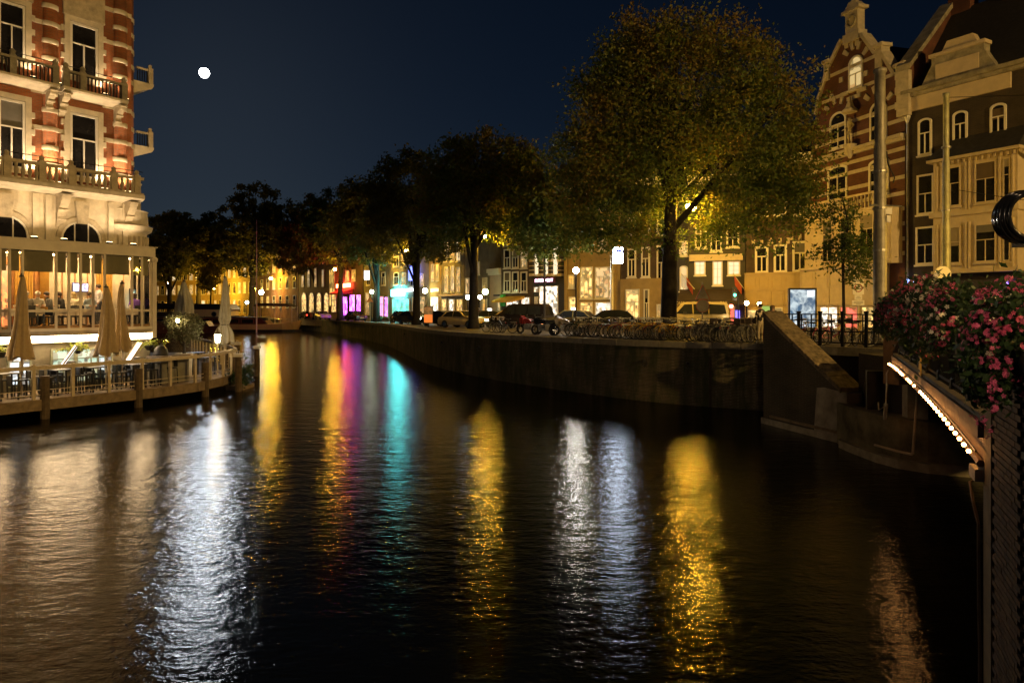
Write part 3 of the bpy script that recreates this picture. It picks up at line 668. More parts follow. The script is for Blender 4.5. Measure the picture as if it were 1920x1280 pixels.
# arched ground floor windows
for xc, hw in ((6, 46), (150, 38)):
    u0, u1 = H.u(xc - hw), H.u(xc + hw)
    pts = arch_pts(u0 - .2, u1 + .2, 8.62, 1.0, 14); pin = arch_pts(u0, u1, 8.42, .84, 14)
    vs = [(p[0], -.16, p[1]) for p in pts] + [(p[0], -.16, p[1]) for p in pin] + [(p[0], -.062, p[1]) for p in pts] + [(p[0], -.062, p[1]) for p in pin]
    n = len(pts); fs = []
    for i in range(n - 1): fs += [(i, i + 1, n + i + 1, n + i), (i, 2 * n + i, 2 * n + i + 1, i + 1), (n + i, n + i + 1, 3 * n + i + 1, 3 * n + i)]
    MB().add(vs, fs).build('arch_moulding', HSTONE_D, hr)
    window(H, u0, u1, 6.6, 8.42, WHITEP, DARKGLASS, .08, -.06, .84, 2, 0, False, .08)
    MB().prism([((u0 + u1) / 2 - .22, 8.3), ((u0 + u1) / 2 + .22, 8.3), ((u0 + u1) / 2 + .3, 9.35), ((u0 + u1) / 2 - .3, 9.35)], -.26, -.062, 'xz').build('keystone', HSTONE_D, hr)
for px_ in (64, 88, 205, 232): MB().box(H.u(px_) - .12, H.u(px_) + .12, -.2, -.062, 6.9, 9.5).build('stone_pilaster', HSTONE, hr)
# the rounded corner beyond the last window: turret base, cornice and the side balconies in profile
TU, TV = HL - .05, 1.05
MB().lathe(TU, TV, [(1.22, 6.6), (1.22, 8.1), (1.45, 8.25), (1.5, 8.45), (1.3, 8.55), (1.25, 9.2), (1.3, 9.25)], 32).build('corner_turret', HSTONE, hr)
for k in range(14):
    a = R(-120 + k * 12); MB().tube([(TU + 1.25 * math.cos(a), TV + 1.25 * math.sin(a), 7.1), (TU + 1.25 * math.cos(a), TV + 1.25 * math.sin(a), 7.95)], .06, 6).build('flute', HSTONE_D, hr)
MB().lathe(TU, TV, [(.95, 9.2), (.95, 10.6), (1.0, 10.7), (.6, 10.75)], 32).build('turret_parapet', HSTONE, hr)
MB().lathe(TU - .25, TV - .1, [(.80, 10.2), (.80, 20.2)], 20).build('corner_shaft', REDBRICK, hr, True)
for z in (10.75, 11.55, 12.4, 13.25, 14.05, 15.6, 16.4, 17.2, 18.0, 18.8):
    MB().lathe(TU - .25, TV - .1, [(.82, z), (.835, z + .02), (.835, z + .2), (.82, z + .22)], 20).build('stone_band', HSTONE, hr, True)
for zb in (12.55, 15.85):
    sb = MB().prism([(HL + .3, zb - .55), (HL + .75, zb - .35), (HL + 1.35, zb - .1), (HL + 1.45, zb + .05), (HL + 1.45, zb + .15), (HL + .2, zb + .15)], .6, 2.6, 'xz').build('side_balcony', HSTONE, hr)
    MB().box(HL + 1.2, HL + 1.42, .6, .85, zb + .15, zb + .95).lathe(HL + 1.31, .72, [(.13, 0), (.08, .1), (.1, .16), (.03, .22)], 8, zb + .95).build('pedestal', HSTONE_D, sb)
    MB().box(HL + .6, HL + 1.38, .65, .8, zb + .8, zb + .9).build('coping', HSTONE_D, sb)
    for k in range(5): MB().box(HL + .65 + k * .12, HL + .69 + k * .12, .7, .74, zb + .15, zb + .8).build('iron_bar', DARKIRON, sb)
# floodlights: fittings on the glazed extension's roof and on the long balcony
def flood(u, v, z, e, label, ang=R(95), tilt=0.0, col=(1, .70, .40), blend=.8):
    g = H.root.matrix_world
    p = Vector((H.a.x, H.a.y, 0)) + Vector((H.d.x, H.d.y, 0)) * u + Vector((HN.x, HN.y, 0)) * v; p.z = z
    t = thing('floodlight', label, 'floodlight', p, math.atan2(HD.y, HD.x), 'floodlights aimed up the hotel front')
    MB().box(-.13, .13, -.08, .08, .03, .16).box(-.02, .02, -.02, .02, 0, .04).build('housing', BLACKP, t)
    MB().box(-.11, .11, -.06, .06, .16, .175).build('lens', emis('floodlight_lens', (1, .7, .35), 12, False), t)
    l_ = bpy.data.lights.new('floodlight_beam', 'SPOT'); l_.energy = e; l_.color = col; l_.spot_size = ang; l_.spot_blend = blend; l_.shadow_soft_size = .06
    lo = bpy.data.objects.new('floodlight_beam', l_); COL.objects.link(lo); lo.parent = t; lo.location = (0, 0, .24)
    lo.rotation_euler = (R(180) - tilt, 0, 0)
    return t
bpy.context.view_layer.update()
for px_ in (-20, 64, 120, 205, 250): flood(H.u(px_, 1.2), 1.2, 7.29, 150, 'small black floodlight on the roof of the glazed extension', R(125), R(12))
for px_ in (-8, 70, 108, 196, 240): flood(H.u(px_, .55), .55, 9.90, 300, 'small black floodlight behind the balustrade of the long balcony', R(110), R(8))
for px_ in (62, 112, 196, 236): flood(H.u(px_, .42), .42, 14.46, 130, 'small black floodlight standing on an upper hotel balcony', R(110), R(6))

# ------------------------------------------------------------------ people: a skinned skeleton turned into one continuous mesh
def person(name, label, loc, rotz, J, cols, hair=None, group=None, hairlen=.0, scale=1.0, stripe=None):
    """J: joint positions (x right, y forward, z up). cols: top, legs, shoes materials."""
    R_ = dict(pelvis=.15, waist=.135, chest=.155, neck=.055, head=.095, crown=.075, chin=.06, shl=.075, shr=.075, ell=.05, elr=.05, wrl=.034, wrr=.034, hal=.042, har=.042,
              hil=.10, hir=.10, knl=.068, knr=.068, anl=.042, anr=.042, tol=.045, tor=.045)
    E = [('pelvis', 'waist'), ('waist', 'chest'), ('chest', 'neck'), ('neck', 'head'), ('head', 'crown'), ('head', 'chin')]
    for s in 'lr': E += [('chest', 'sh' + s), ('sh' + s, 'el' + s), ('el' + s, 'wr' + s), ('wr' + s, 'ha' + s), ('pelvis', 'hi' + s), ('hi' + s, 'kn' + s), ('kn' + s, 'an' + s), ('an' + s, 'to' + s)]
    J = {k: Vector(v) for k, v in J.items()}
    if 'crown' not in J: J['crown'] = J['head'] + Vector((0, -.02, .07))
    if 'chin' not in J: J['chin'] = J['head'] + Vector((0, .05, -.07))
    for s in 'lr':
        if 'ha' + s not in J: J['ha' + s] = J['wr' + s] + (J['wr' + s] - J['el' + s]).normalized() * .08
    keys = list(J); idx = {k: i for i, k in enumerate(keys)}
    V = [J[k] for k in keys]; rad = [R_[k] for k in keys]; ed = [(idx[a], idx[b]) for a, b in E]; roots = {idx['pelvis']}
    for s in 'lr':                                   # five fingers, each its own chain rooted in the palm
        h = J['ha' + s]; d = (h - J['wr' + s]).normalized(); side = d.cross(Vector((0, 1, 0)))
        side = side.normalized() if side.length > .1 else Vector((1, 0, 0))
        for q in range(5):
            if q == 0: b0 = h - d * .03 + side * .035; b1 = b0 + side * .03 + d * .02; b2 = b1 + d * .03
            else:
                ln = (.0, .036, .042, .039, .030)[q]; b0 = h + side * (.033 - .02 * q + .01) + d * .02; b1 = b0 + d * ln; b2 = b1 + d * ln * .7 + Vector((0, .012, -.004))
            o = len(V); V += [b0, b1, b2]; rad += [.009, .009, .007]; ed += [(o, o + 1), (o + 1, o + 2)]; roots.add(o); keys += ['f', 'f', 'f']
    me = bpy.data.meshes.new(name); me.from_pydata([tuple(p * scale) for p in V], ed, [])
    o = bpy.data.objects.new('tmp_body', me); COL.objects.link(o)
    md = o.modifiers.new('skin', 'SKIN'); md.use_smooth_shade = True
    sv_ = me.skin_vertices[0].data
    for i, r_ in enumerate(rad): sv_[i].radius = (r_ * scale, r_ * scale * (.72 if keys[i] in ('waist', 'chest', 'pelvis') else 1)); sv_[i].use_root = i in roots
    ss = o.modifiers.new('sub', 'SUBSURF'); ss.levels = 1; ss.render_levels = 1
    bpy.context.view_layer.update()
    dg = bpy.context.evaluated_depsgraph_get(); body = bpy.data.meshes.new_from_object(o.evaluated_get(dg), depsgraph=dg)
    bpy.data.objects.remove(o); body.name = name
    mats = [cols[0], cols[1], cols[2], SKIN] + ([stripe] if stripe else [])
    body.materials.clear()
    for m in mats: body.materials.append(m)
    segs = [(J[a] * scale, J[b] * scale, a, b) for a, b in E]
    def which(p):
        best, bk = 9, None
        for a, b, na, nb in segs:
            ab = b - a; t = max(0, min(1, (p - a).dot(ab) / max(1e-9, ab.length_squared))); dd = (a + ab * t - p).length
            if dd < best: best, bk = dd, (na, nb, t)
        na, nb, t = bk
        if nb in ('head', 'crown', 'chin') : return 3
        if nb[:2] in ('ha',): return 3
        if nb[:2] == 'to' or (nb[:2] == 'an' and t > .93): return 2
        if nb[:2] in ('kn', 'an', 'hi'): return 1
        return 0
    for pl in body.polygons:
        w_ = which(pl.center); pl.use_smooth = True
        if stripe and w_ == 0 and math.sin(pl.center.z * 42 + pl.center.x * 14) > .35: w_ = 4
        pl.material_index = w_
    root = tag(link(name, body, None, loc, rotz), label, 'person', group)
    h = J['head'] * scale; mb = MB().ball((h.x, h.y - .025 * scale, h.z + .045 * scale), .105 * scale, 10, 7, (1, 1.05, .92))
    if hairlen: mb.ball((h.x, h.y - .06 * scale, h.z - hairlen * .5), .085 * scale, 8, 6, (1.05, .6, 1.0 + hairlen * 5))
    mb.build('hair', hair or mat('dark_hair', (0.03, 0.02, 0.014), .6), root, True)
    return root
def seated(lean=0.12, reach=.35, head=0.0):
    return dict(pelvis=(0, 0, .52), waist=(0, .03, .70), chest=(0, .03 + lean * .6, .94), neck=(0, .04 + lean, 1.12), head=(head, .07 + lean, 1.25),
                shl=(-.17, .03 + lean * .7, 1.03), shr=(.17, .03 + lean * .7, 1.03), ell=(-.24, .15, .80), elr=(.24, .15, .80), wrl=(-.13, reach, .80), wrr=(.13, reach, .80),
                hil=(-.09, .02, .50), hir=(.09, .02, .50), knl=(-.11, .42, .50), knr=(.11, .42, .50), anl=(-.11, .42, .09), anr=(.11, .42, .09), tol=(-.12, .55, .05), tor=(.12, .55, .05))
STAND = dict(pelvis=(0, 0, .92), waist=(0, .0, 1.08), chest=(0, .01, 1.30), neck=(0, .01, 1.47), head=(0, .03, 1.60), shl=(-.17, 0, 1.40), shr=(.17, 0, 1.40),
             ell=(-.25, -.02, 1.13), elr=(.25, -.02, 1.13), wrl=(-.24, .12, .93), wrr=(.24, .10, .93), hil=(-.09, 0, .88), hir=(.09, 0, .88), knl=(-.10, .03, .48), knr=(.11, .01, .48),
             anl=(-.11, -.02, .08), anr=(.13, -.03, .08), tol=(-.13, .13, .04), tor=(.16, .12, .04))
def cloth(name, c_): return mat('cloth_' + name, c_, .85, 0, .15, 12, .2, 60)

# ------------------------------------------------------------------ the glazed restaurant extension in front of the hotel
C0, C1 = Vector((-21.04, 28.5)), Vector((-17.45, 33.6))
CD = (C1 - C0).normalized()
G = Facade('glazed_extension', 'glazed restaurant extension with cream mullions and lit dining room', 'building', C0 - CD * 3.2, C1)
gr, GL = G.root, G.L
CREAMF = mat('extension_cream', (0.62, 0.55, 0.42), .5, 0, .1, 2, .1)
ZS, ZM, ZT, ZR = 3.46, 4.22, 6.80, 7.25
MB().box(-.3, GL + .12, -.10, 2.1, ZT, ZR).build('roof_fascia', CREAMF, gr)
MB().box(-.3, GL + .2, -.16, 2.1, ZR, ZR + .04).build('roof_edge', CREAMF, gr)
MB().box(0, GL, -.06, .08, ZS - .12, ZS).build('sill_rail', CREAMF, gr)
MB().box(0, GL, -.01, .03, ZM - .05, ZM + .05).build('mid_rail', CREAMF, gr)
MB().box(0, GL + .04, -.04, 2.1, 3.18, ZS - .125).build('base_panel', mat('taupe_panel', (0.30, 0.26, 0.19), .7), gr)
mpx = [-60, -25, 0, 17.5, 42, 105, 129, 151, 174.5, 196, 247.5, 266, 283]
mus = [0] + [max(.08, G.u(x)) for x in mpx]
mm = MB().box(-.05, .05, -.03, .03, 0, ZT - ZS).mesh('mullion', CREAMF)
for u in mus[1:]: link('mullion', mm, gr, (u, 0, ZS))
for a, b in zip(mus[:-1], mus[1:]):
    if b - a < .2: continue
    MB().box(a + .052, b - .052, .0, .012, ZM + .052, ZT - .002).build('pane', GLASS, gr)
    MB().box(a + .052, b - .052, .0, .012, ZS + .002, ZM - .052).build('pane', GLASS, gr)
    sl = MB().box(a + .08, b - .08, .10, .13, 5.92, ZT - .01)
    for k in range(4): sl.box(a + .08, b - .08, .09, .14, 5.9 + k * .22, 5.93 + k * .22)
    sl.build('roman_blind', mat('olive_blind', (0.20, 0.18, 0.10), .9, 0, .12, 3), gr)
# corner post, end glazing
MB().box(GL - .02, GL + .18, -.1, .12, 2.9, ZT).lathe(GL + .08, 0, [(.16, 0), (.2, .1), (.2, .2)], 8, ZT - .25).build('corner_post', CREAMF, gr)
e_ = MB()
for k in range(4): e_.box(GL - .02, GL + .02, .12 + k * .62, .2 + k * .62, ZS, ZT)
e_.box(GL - .02, GL + .02, .2, 2.1, ZM - .05, ZM + .05); e_.build('end_glazing_bars', CREAMF, gr)
MB().box(GL - .006, GL + .006, .13, 2.1, ZS, ZT - .002).build('end_pane', GLASS, gr)
# room
WALNUT = mat('walnut_panelling', (0.36, 0.17, 0.05), .45, 0, .35, 3)
MB().box(0, GL, 1.93, 1.97, 3.2, ZT).build('back_wall', WALNUT, gr)
for k in range(int(GL / .55)): MB().box(.2 + k * .55, .24 + k * .55, 1.90, 1.929, 3.2, ZT).build('panel_batten', WALNUT, gr)
MB().box(0, GL, .09, 1.93, 3.19, 3.56).build('room_floor', mat('parquet', (0.30, 0.17, 0.07), .4, 0, .3, 4), gr)
MB().box(0, GL, .13, 1.93, ZT - .06, ZT - .003).build('room_ceiling', WHITEP, gr)
for k in range(6):
    u = .8 + k * (GL - 1.4) / 5
    MB().box(u - .22, u + .22, .75, 1.35, ZT - .085, ZT - .062).build('ceiling_lamp', emis('dining_light', (1, .62, .26), 78), gr)
curt = MB()
for u0_, u1_ in ((G.u(215), G.u(246)), (G.u(60), G.u(95)), (G.u(108), G.u(126))):
    n = 14
    pts = [(u0_ + (u1_ - u0_) * k / n, 1.86 + (.05 if k % 2 else -.03)) for k in range(n + 1)]
    for a, b in zip(pts[:-1], pts[1:]): curt.add([(a[0], a[1], 3.3), (b[0], b[1], 3.3), (b[0], b[1], ZT - .1), (a[0], a[1], ZT - .1)], [(0, 1, 2, 3)])
curt.build('curtain', mat('gold_curtain', (0.52, 0.32, 0.07), .7, 0, .15, 6), gr)
def place(px, v, z=0): # local point of the room -> world
    u = G.u(px, -v); p = G.a + G.d * u - Vector((G.d.y, -G.d.x)) * v
    return Vector((p.x, p.y, z))
GA = math.atan2(G.d.y, G.d.x)
tv = thing('wall_screen', 'glowing blue white screen on the restaurant back wall', 'screen', place(150, 1.86, 5.1), GA)
MB().box(-.35, .35, -.05, 0, 0, .42).build('housing', BLACKP, tv); MB().box(-.32, .32, -.055, -.051, .03, .39).build('picture', emis('blue_screen', (.45, .5, 1.0), 5, False, 9), tv)
bd = thing('bar_display', 'pale turquoise lit display behind the end restaurant window', 'display', place(258, 1.7, 4.3), GA)
MB().frame(-.4, .4, 0, 1.0, .05, -.06, .04).build('case', BLACKP, bd); MB().box(-.35, .35, -.02, 0, .05, .95).build('backlight', emis('aqua_light', (.45, .9, .85), 2.2, False, 7), bd)
rp = thing('red_light_panel', 'tall glowing orange red light panel inside the restaurant', 'light panel', place(6, 1.8, 3.3), GA)
MB().box(-.25, .25, -.03, .0, 0, 2.9).build('panel', emis('orange_glow', (1, .23, .05), 2.2, True, 5), rp); MB().frame(-.29, .29, -.01, 2.94, .04, -.05, .03).build('frame', BLACKP, rp)
tcl = mat('white_tablecloth', (0.78, 0.74, 0.66), .8, 0, .06)
diners = [(52, .55, 88, 'grey', (.20, .19, .17), 'grey haired diner', 'white', .0), (68, .95, -92, 'white', (.62, .60, .55), 'white shirted diner with grey hair', 'white', .0),
          (97, 1.05, 180, 'charcoal', (.10, .10, .09), 'diner in a dark jacket', 'dark', 0), (140, .8, 75, 'cream', (.60, .55, .42), 'blonde diner with long hair in a cream top', 'blonde', .16),
          (166, 1.1, -90, 'sky', (.36, .46, .55), 'diner in a pale blue shirt', 'dark', 0), (120, 1.35, 180, 'black', (.02, .02, .02), 'diner in black', 'dark', .1),
          (256, .9, 90, 'purple', (.12, .05, .35), 'diner in a purple top', 'dark', .1), (185, 1.3, 180, 'ivory', (.66, .66, .66), 'waiter in a white jacket', 'dark', 0)]
HAIRS = dict(white=mat('white_hair', (.62, .58, .5), .7), dark=mat('brown_hair', (.035, .022, .013), .6), blonde=mat('blonde_hair', (.58, .44, .2), .6))
for px_, v_, an, cn, cc, lab, hc, hl in diners:
    p = place(px_, v_, 3.56)
    person('person', lab + ' sitting inside the restaurant' if 'waiter' not in lab else lab + ' inside the restaurant', p, GA + R(an - 90), seated(.14, .38, .01) if 'waiter' not in lab else STAND,
           (cloth(cn, cc), cloth('navy', (.04, .05, .08)), BLACKP), HAIRS[hc], 'people dining in the restaurant', hl, 1.1)
    if 'waiter' not in lab:
        ch = thing('dining_chair', 'dark dining chair under the ' + lab, 'chair', p, GA + R(an - 90), 'chairs in the restaurant')
        MB().box(-.22, .22, -.2, .24, .36, .42).build('seat', BLACKP, ch); MB().box(-.21, .21, -.26, -.21, .42, .9).build('backrest', BLACKP, ch)
        for a in (-.19, .19):
            for b in (-.22, .2): MB().box(a - .02, a + .02, b - .02, b + .02, 0, .36).build('leg', BLACKP, ch)
for q, (px_, lab) in enumerate(((60, 'white clothed restaurant table before the grey haired diner'), (118, 'white clothed restaurant table set with glasses between diners'), (153, 'white clothed restaurant table before the blonde diner'), (20, 'white clothed restaurant table beside the orange light panel'), (238, 'white clothed restaurant table by the gold curtain'))):
    t = thing('restaurant_table', lab, 'table', place(px_, .8, 3.56), GA, 'restaurant tables')
    MB().box(-.36, .36, -.34, .34, .72, .75).box(-.37, .37, -.35, -.34, .45, .74).box(-.37, .37, .34, .35, .45, .74).box(-.37, -.36, -.34, .34, .45, .74).box(.36, .37, -.34, .34, .45, .74).build('tablecloth', tcl, t)
    MB().lathe(0, 0, [(.22, 0), (.2, .03), (.04, .06), (.04, .72)], 8).build('pedestal', BLACKP, t)
    for a, b in ((-.2, -.12), (.18, .1), (.05, -.2), (-.1, .18)):
        MB().lathe(a, b, [(.03, 0), (.008, .01), (.008, .08), (.035, .12), (.032, .18)], 7, .75).build('wine_glass', mat('table_glass', (.75, .72, .62), .1), t)
# strip light under the extension, basement wall
stp = thing('strip_light', 'long bright white strip light under the glazed extension', 'light', (G.a.x, G.a.y, 0), GA)
MB().box(0, GL - .05, -.10, .3, 3.14, 3.175).box(0, GL - .05, .05, .3, 2.84, 3.14).build('housing', CREAMF, stp)
MB().box(0, GL - .08, -.09, .045, 2.88, 3.138).build('diffuser', emis('strip_white', (1.0, .70, .38), 40), stp)
bw = thing('basement_wall', 'dark basement wall behind the terrace below the strip light', 'wall', (G.a.x, G.a.y, 0), GA)
MB().box(-.2, GL + .1, .35, .6, 0, 3.15).build('face', mat('basement_render', (.16, .14, .09), .85, 0, .3, 2, .3), bw)
class _L: root = bw
for px_, wid, gm in ((36, .9, emis('cool_window', (.75, .9, 1.0), 1.6, False, 3)), (118, 1.0, emis('green_window', (.50, .78, .62), .9, False, 4)), (170, 1.3, emis('green_window', (.5, .78, .62), .9, False, 4)), (196, .7, emis('cool_window', (.75, .9, 1), 1.6, False, 3))):
    uc = G.u(px_, -.35); window(_L, uc - wid / 2, uc + wid / 2, 1.0, 2.55, mat('green_grey_paint', (.24, .26, .18), .6), gm, .08, .35, 0, 1, .7, False, .08)

# ------------------------------------------------------------------ the terrace on piles
EDGE = [Vector(p) for p in ((-22.6, 20.6, 0), (-19.2, 26.0, 0), (-16.04, 30.9, 0), (-15.1, 33.2, 0), (-14.95, 35.7, 0), (-15.2, 38.2, 0), (-16.3, 40.4, 0), (-19.5, 45.5, 0), (-25.5, 55, 0))]
te = thing('terrace_deck', 'wooden restaurant terrace deck standing on piles in the canal', 'deck')
ZD = .78
DECKM = brick('deck_boards', (.40, .28, .15), (.33, .22, .115), (.10, .07, .04), 3.0, .14, .7, .008, .3)
n_, l_ = DECKM.node_tree.nodes, DECKM.node_tree.links
cbn = [x for x in n_ if x.type == 'COMBXYZ'][0]; spn = [x for x in n_ if x.type == 'SEPXYZ'][0]
ax_ = n_.new('ShaderNodeVectorMath'); ax_.operation = 'DOT_PRODUCT'; ax_.inputs[1].default_value = (.577, .817, 0); ay_ = n_.new('ShaderNodeVectorMath'); ay_.operation = 'DOT_PRODUCT'; ay_.inputs[1].default_value = (.817, -.577, 0)
tcn = [x for x in n_ if x.type == 'TEX_COORD'][0]; l_.new(tcn.outputs['Object'], ax_.inputs[0]); l_.new(tcn.outputs['Object'], ay_.inputs[0]); l_.new(ax_.outputs['Value'], cbn.inputs['Y']); l_.new(ay_.outputs['Value'], cbn.inputs['X'])
MB().prism([(p.x, p.y) for p in EDGE] + [(-30, 55), (-30, 20.6)], ZD - .12, ZD, 'xy').build('boards', DECKM, te)
for a, b in zip(EDGE[:-1], EDGE[1:]): MB().bar((a.x, a.y, ZD - .22), (b.x, b.y, ZD - .22), .16, .42).build('edge_beam', WOODDK, te)
rt = thing('terrace_railing', 'cream timber terrace railing with thin lower rails', 'railing')
ZRT = 2.02
def along(s_):
    for a, b in zip(EDGE[:-1], EDGE[1:]):
        L = (b - a).length
        if s_ <= L: return a.lerp(b, s_ / L), math.atan2((b - a).y, (b - a).x)
        s_ -= L
    return EDGE[-1], 0
tot = sum((b - a).length for a, b in zip(EDGE[:-1], EDGE[1:]))
for a, b in zip(EDGE[:-1], EDGE[1:]):
    MB().bar((a.x, a.y, ZRT), (b.x, b.y, ZRT), .13, .15).build('top_rail', WOODPALE, rt)
    for z in (ZD + .18, ZD + .36): MB().bar((a.x, a.y, z), (b.x, b.y, z), .025, .025).build('thin_rail', WOODPALE, rt)
ps_ = MB().box(-.055, .055, -.055, .055, ZD - .05, ZRT + .12).mesh('post', WOODPALE); s_ = .4
while s_ < tot:
    p, an = along(s_); link('post', ps_, rt, (p.x, p.y, 0), an); s_ += 1.42
for s_ in (1.2, 4.6, 7.9, 11.6, 15.5, 19.0, 24.0):
    p, an = along(s_)
    MB().tube([(p.x, p.y, -1), (p.x, p.y, ZD + .9)], .17, 10).build('pile', mat('pile_wood', (.10, .07, .04), .9, 0, .4, 5, .5, 18), te)
# parasols, all furled
TAUPE = mat('taupe_canvas', (.42, .31, .17), .85, 0, .15, 4, .25, 30); GREYC = mat('grey_canvas', (.40, .38, .31), .85, 0, .15, 4, .25, 30)
def parasol(label, x, y, zt, zb, rb, m, seed, base=ZD, tie=None):
    t = thing('furled_parasol', label, 'parasol', (x, y, base), 0, 'furled parasols on the terrace')
    MB().tube([(0, 0, 0), (0, 0, zt - base + .05)], .035, 8).build('pole', WOODPALE, t)
    MB().lathe(0, 0, [(.28, 0), (.28, .06), (.05, .1)], 12).build('foot', mat('parasol_foot', (.25, .22, .17), .7), t)
    MB().bar((.10, -.05, .9), (.10, -.05, zt - base - .15), .035, .03).build('side_arm', WOODPALE, t)
    r_ = random.Random(seed); n, mrows = 64, 14; vs = []; ph = [r_.uniform(0, 6.28) for _ in range(6)]
    for i in range(mrows + 1):
        tt = i / mrows; z = (zt - base) - tt * (zt - zb)
        rr = rb * (.16 + .84 * tt ** .8) * (1 + .1 * math.sin(tt * 7 + ph[0]))
        if tie: rr *= 1 - .45 * math.exp(-((tt - tie) / .06) ** 2)
        amp = .22 + .42 * tt
        for k in range(n):
            a = 2 * math.pi * k / n
            q = 1 + amp * (.6 * math.sin(8 * a + ph[1] + tt * 1.2) + .3 * math.sin(3 * a + ph[2])) * .6
            vs.append((rr * q * math.cos(a) + .05 * math.sin(ph[3] + 3 * tt), rr * q * math.sin(a), z - (.10 * math.sin(4 * a + ph[4]) * tt ** 4)))
    fs = [(i * n + k, i * n + (k + 1) % n, (i + 1) * n + (k + 1) % n, (i + 1) * n + k) for i in range(mrows) for k in range(n)] + [tuple(range(n))]
    MB().add(vs, fs).build('canopy', m, t, True)
    MB().lathe(0, 0, [(.10, 0), (.09, .05), (.03, .10), (.03, .16)], 10, zt - base - .02).build('cap', BLACKP, t)
    if tie: MB().ring((0, 0, zt - base - tie * (zt - zb)), rb * .52, .018, 'z', 20, 5).build('tie', BLACKP, t)
parasol('tall taupe furled parasol by the dining room window of the grey haired diner', PX(40, 27.6), 27.6, 5.60, 2.35, .36, TAUPE, 1)
parasol('broad taupe furled parasol of the pair before the restaurant windows', PX(199, 30.5), 30.5, 5.25, 2.30, .42, TAUPE, 2)
parasol('narrow taupe furled parasol standing behind the broader one of the pair', PX(229, 31.4), 31.4, 5.45, 2.45, .30, TAUPE, 3)
parasol('grey furled parasol tied at the waist at the tip of the terrace', PX(421, 39.2), 39.2, 6.05, 2.35, .44, GREYC, 4, tie=.72)
parasol('grey furled parasol partly hidden by the olive tree', PX(345, 44), 44, 6.0, 3.9, .55, GREYC, 5)
# bar stools, tables, chairs
def stool(label, p, an, group):
    t = thing('bar_stool', label, 'stool', (p.x, p.y, ZD), an, group)
    MB().box(-.19, .19, -.18, .2, .70, .76).build('seat', BLACKP, t); MB().box(-.18, .18, -.22, -.18, .78, 1.08).build('backrest', BLACKP, t)
    for a in (-.17, .17):
        for b in (-.18, .18): MB().bar((a, b, .71), (a * 1.15, b * 1.15, 0), .035, .035).build('leg', BLACKP, t)
    MB().bar((-.18, .19, .25), (.18, .19, .25), .025, .025).bar((-.18, -.19, .25), (.18, -.19, .25), .025, .025).build('footrest', BLACKP, t)
def btable(label, p, an, h=1.05, wd=.7):
    t = thing('terrace_table', label, 'table', (p.x, p.y, ZD), an, 'tables on the terrace')
    MB().box(-wd / 2, wd / 2, -.35, .35, h - .04, h).build('table_top', mat('table_slate', (.06, .055, .05), .4), t)
    for a in (-1, 1):
        for b in (-1, 1): MB().box(a * (wd / 2 - .06) - .025, a * (wd / 2 - .06) + .025, b * .29 - .025, b * .29 + .025, 0, h - .04).build('leg', BLACKP, t)
def inn(px, off):
    for s_ in np.linspace(0, tot, 400):
        p, an = along(float(s_)); q = Vector((p.x - math.sin(an) * off, p.y + math.cos(an) * off, 0))
        if q.y > 1 and 960 + F0 * q.x / q.y >= px: return q, an
tb = [(12, 'first'), (112, 'second'), (180, 'third'), (252, 'fourth'), (300, 'fifth')]
names = ('before the tall furled parasol', 'beneath the sloping menu panel', 'between the two parasol poles', 'before the dark grill cover', 'beside the grey service counter')
for k, (px_, nm) in enumerate(tb):
    p, an = inn(px_, .85); btable('high dark bar table ' + names[k], p, an)
    for dx, dy, ro in ((-.55, 0, -90), (.55, 0, 90), (0, .62, 180)):
        q = p + Vector((math.cos(an) * dx - math.sin(an) * dy, math.sin(an) * dx + math.cos(an) * dy, 0))
        stool('black bar stool at the high table ' + names[k], q, an + R(ro), 'stools at the high table ' + names[k])
for k, (px_, lab) in enumerate(((60, 'under the lit cool window'), (150, 'below the yellow hanging basket'), (208, 'by the broad parasol'))):
    p, an = inn(px_, 2.0); btable('low dark terrace table ' + lab, p, an, .74, .8)
    for dx, ro in ((-.6, -90), (.6, 90)):
        q = p + Vector((math.cos(an) * dx, math.sin(an) * dx, 0))
        t = thing('terrace_chair', 'low black terrace chair at the table ' + lab, 'chair', (q.x, q.y, ZD), an + R(ro), 'low terrace chairs ' + lab)
        MB().box(-.24, .24, -.22, .24, .40, .46).build('seat', BLACKP, t); MB().box(-.24, .24, -.26, -.21, .46, .82).build('backrest', BLACKP, t)
        for a in (-.22, .22):
            for b in (-.22, .2): MB().box(a - .02, a + .02, b - .02, b + .02, 0, .4).build('leg', BLACKP, t)
            MB().box(a - .025, a + .025, -.2, .24, .60, .64).build('armrest', BLACKP, t)
for k, (x, y) in enumerate(((-16.4, 36.9), (-17.2, 38.4), (-18.6, 40.6))):
    btable(('round tip table beside the lantern', 'tip table beside the waist tied parasol', 'tip table behind the olive planter')[k], Vector((x, y, 0)), R(30 * k), .95, 1.0)
# sloping menu light boxes
for k, (px_, lab) in enumerate(((124, 'sloping white lit menu panel between two high tables'), (246, 'sloping white lit menu panel below the last window'))):
    p, an = inn(px_, 1.75); t = thing('menu_panel', lab, 'menu panel', (p.x, p.y, ZD), an + R(-20), 'sloping menu panels')
    MB().prism([(-.28, 1.0), (.32, 1.95), (.36, 1.9), (-.22, 0.98)], -.28, .28, 'xz').build('light_box', emis('menu_white', (.95, .93, 1.0), 2.5), t)
    MB().bar((-.28, -.3, .98), (.34, -.3, 1.96), .05, .07).bar((-.28, .3, .98), (.34, .3, 1.96), .05, .07).build('frame', WOODPALE, t)
    MB().box(-.05, .3, -.24, .24, 0, 1.3).build('stand', mat('grey_panel', (.22, .20, .15), .7), t)
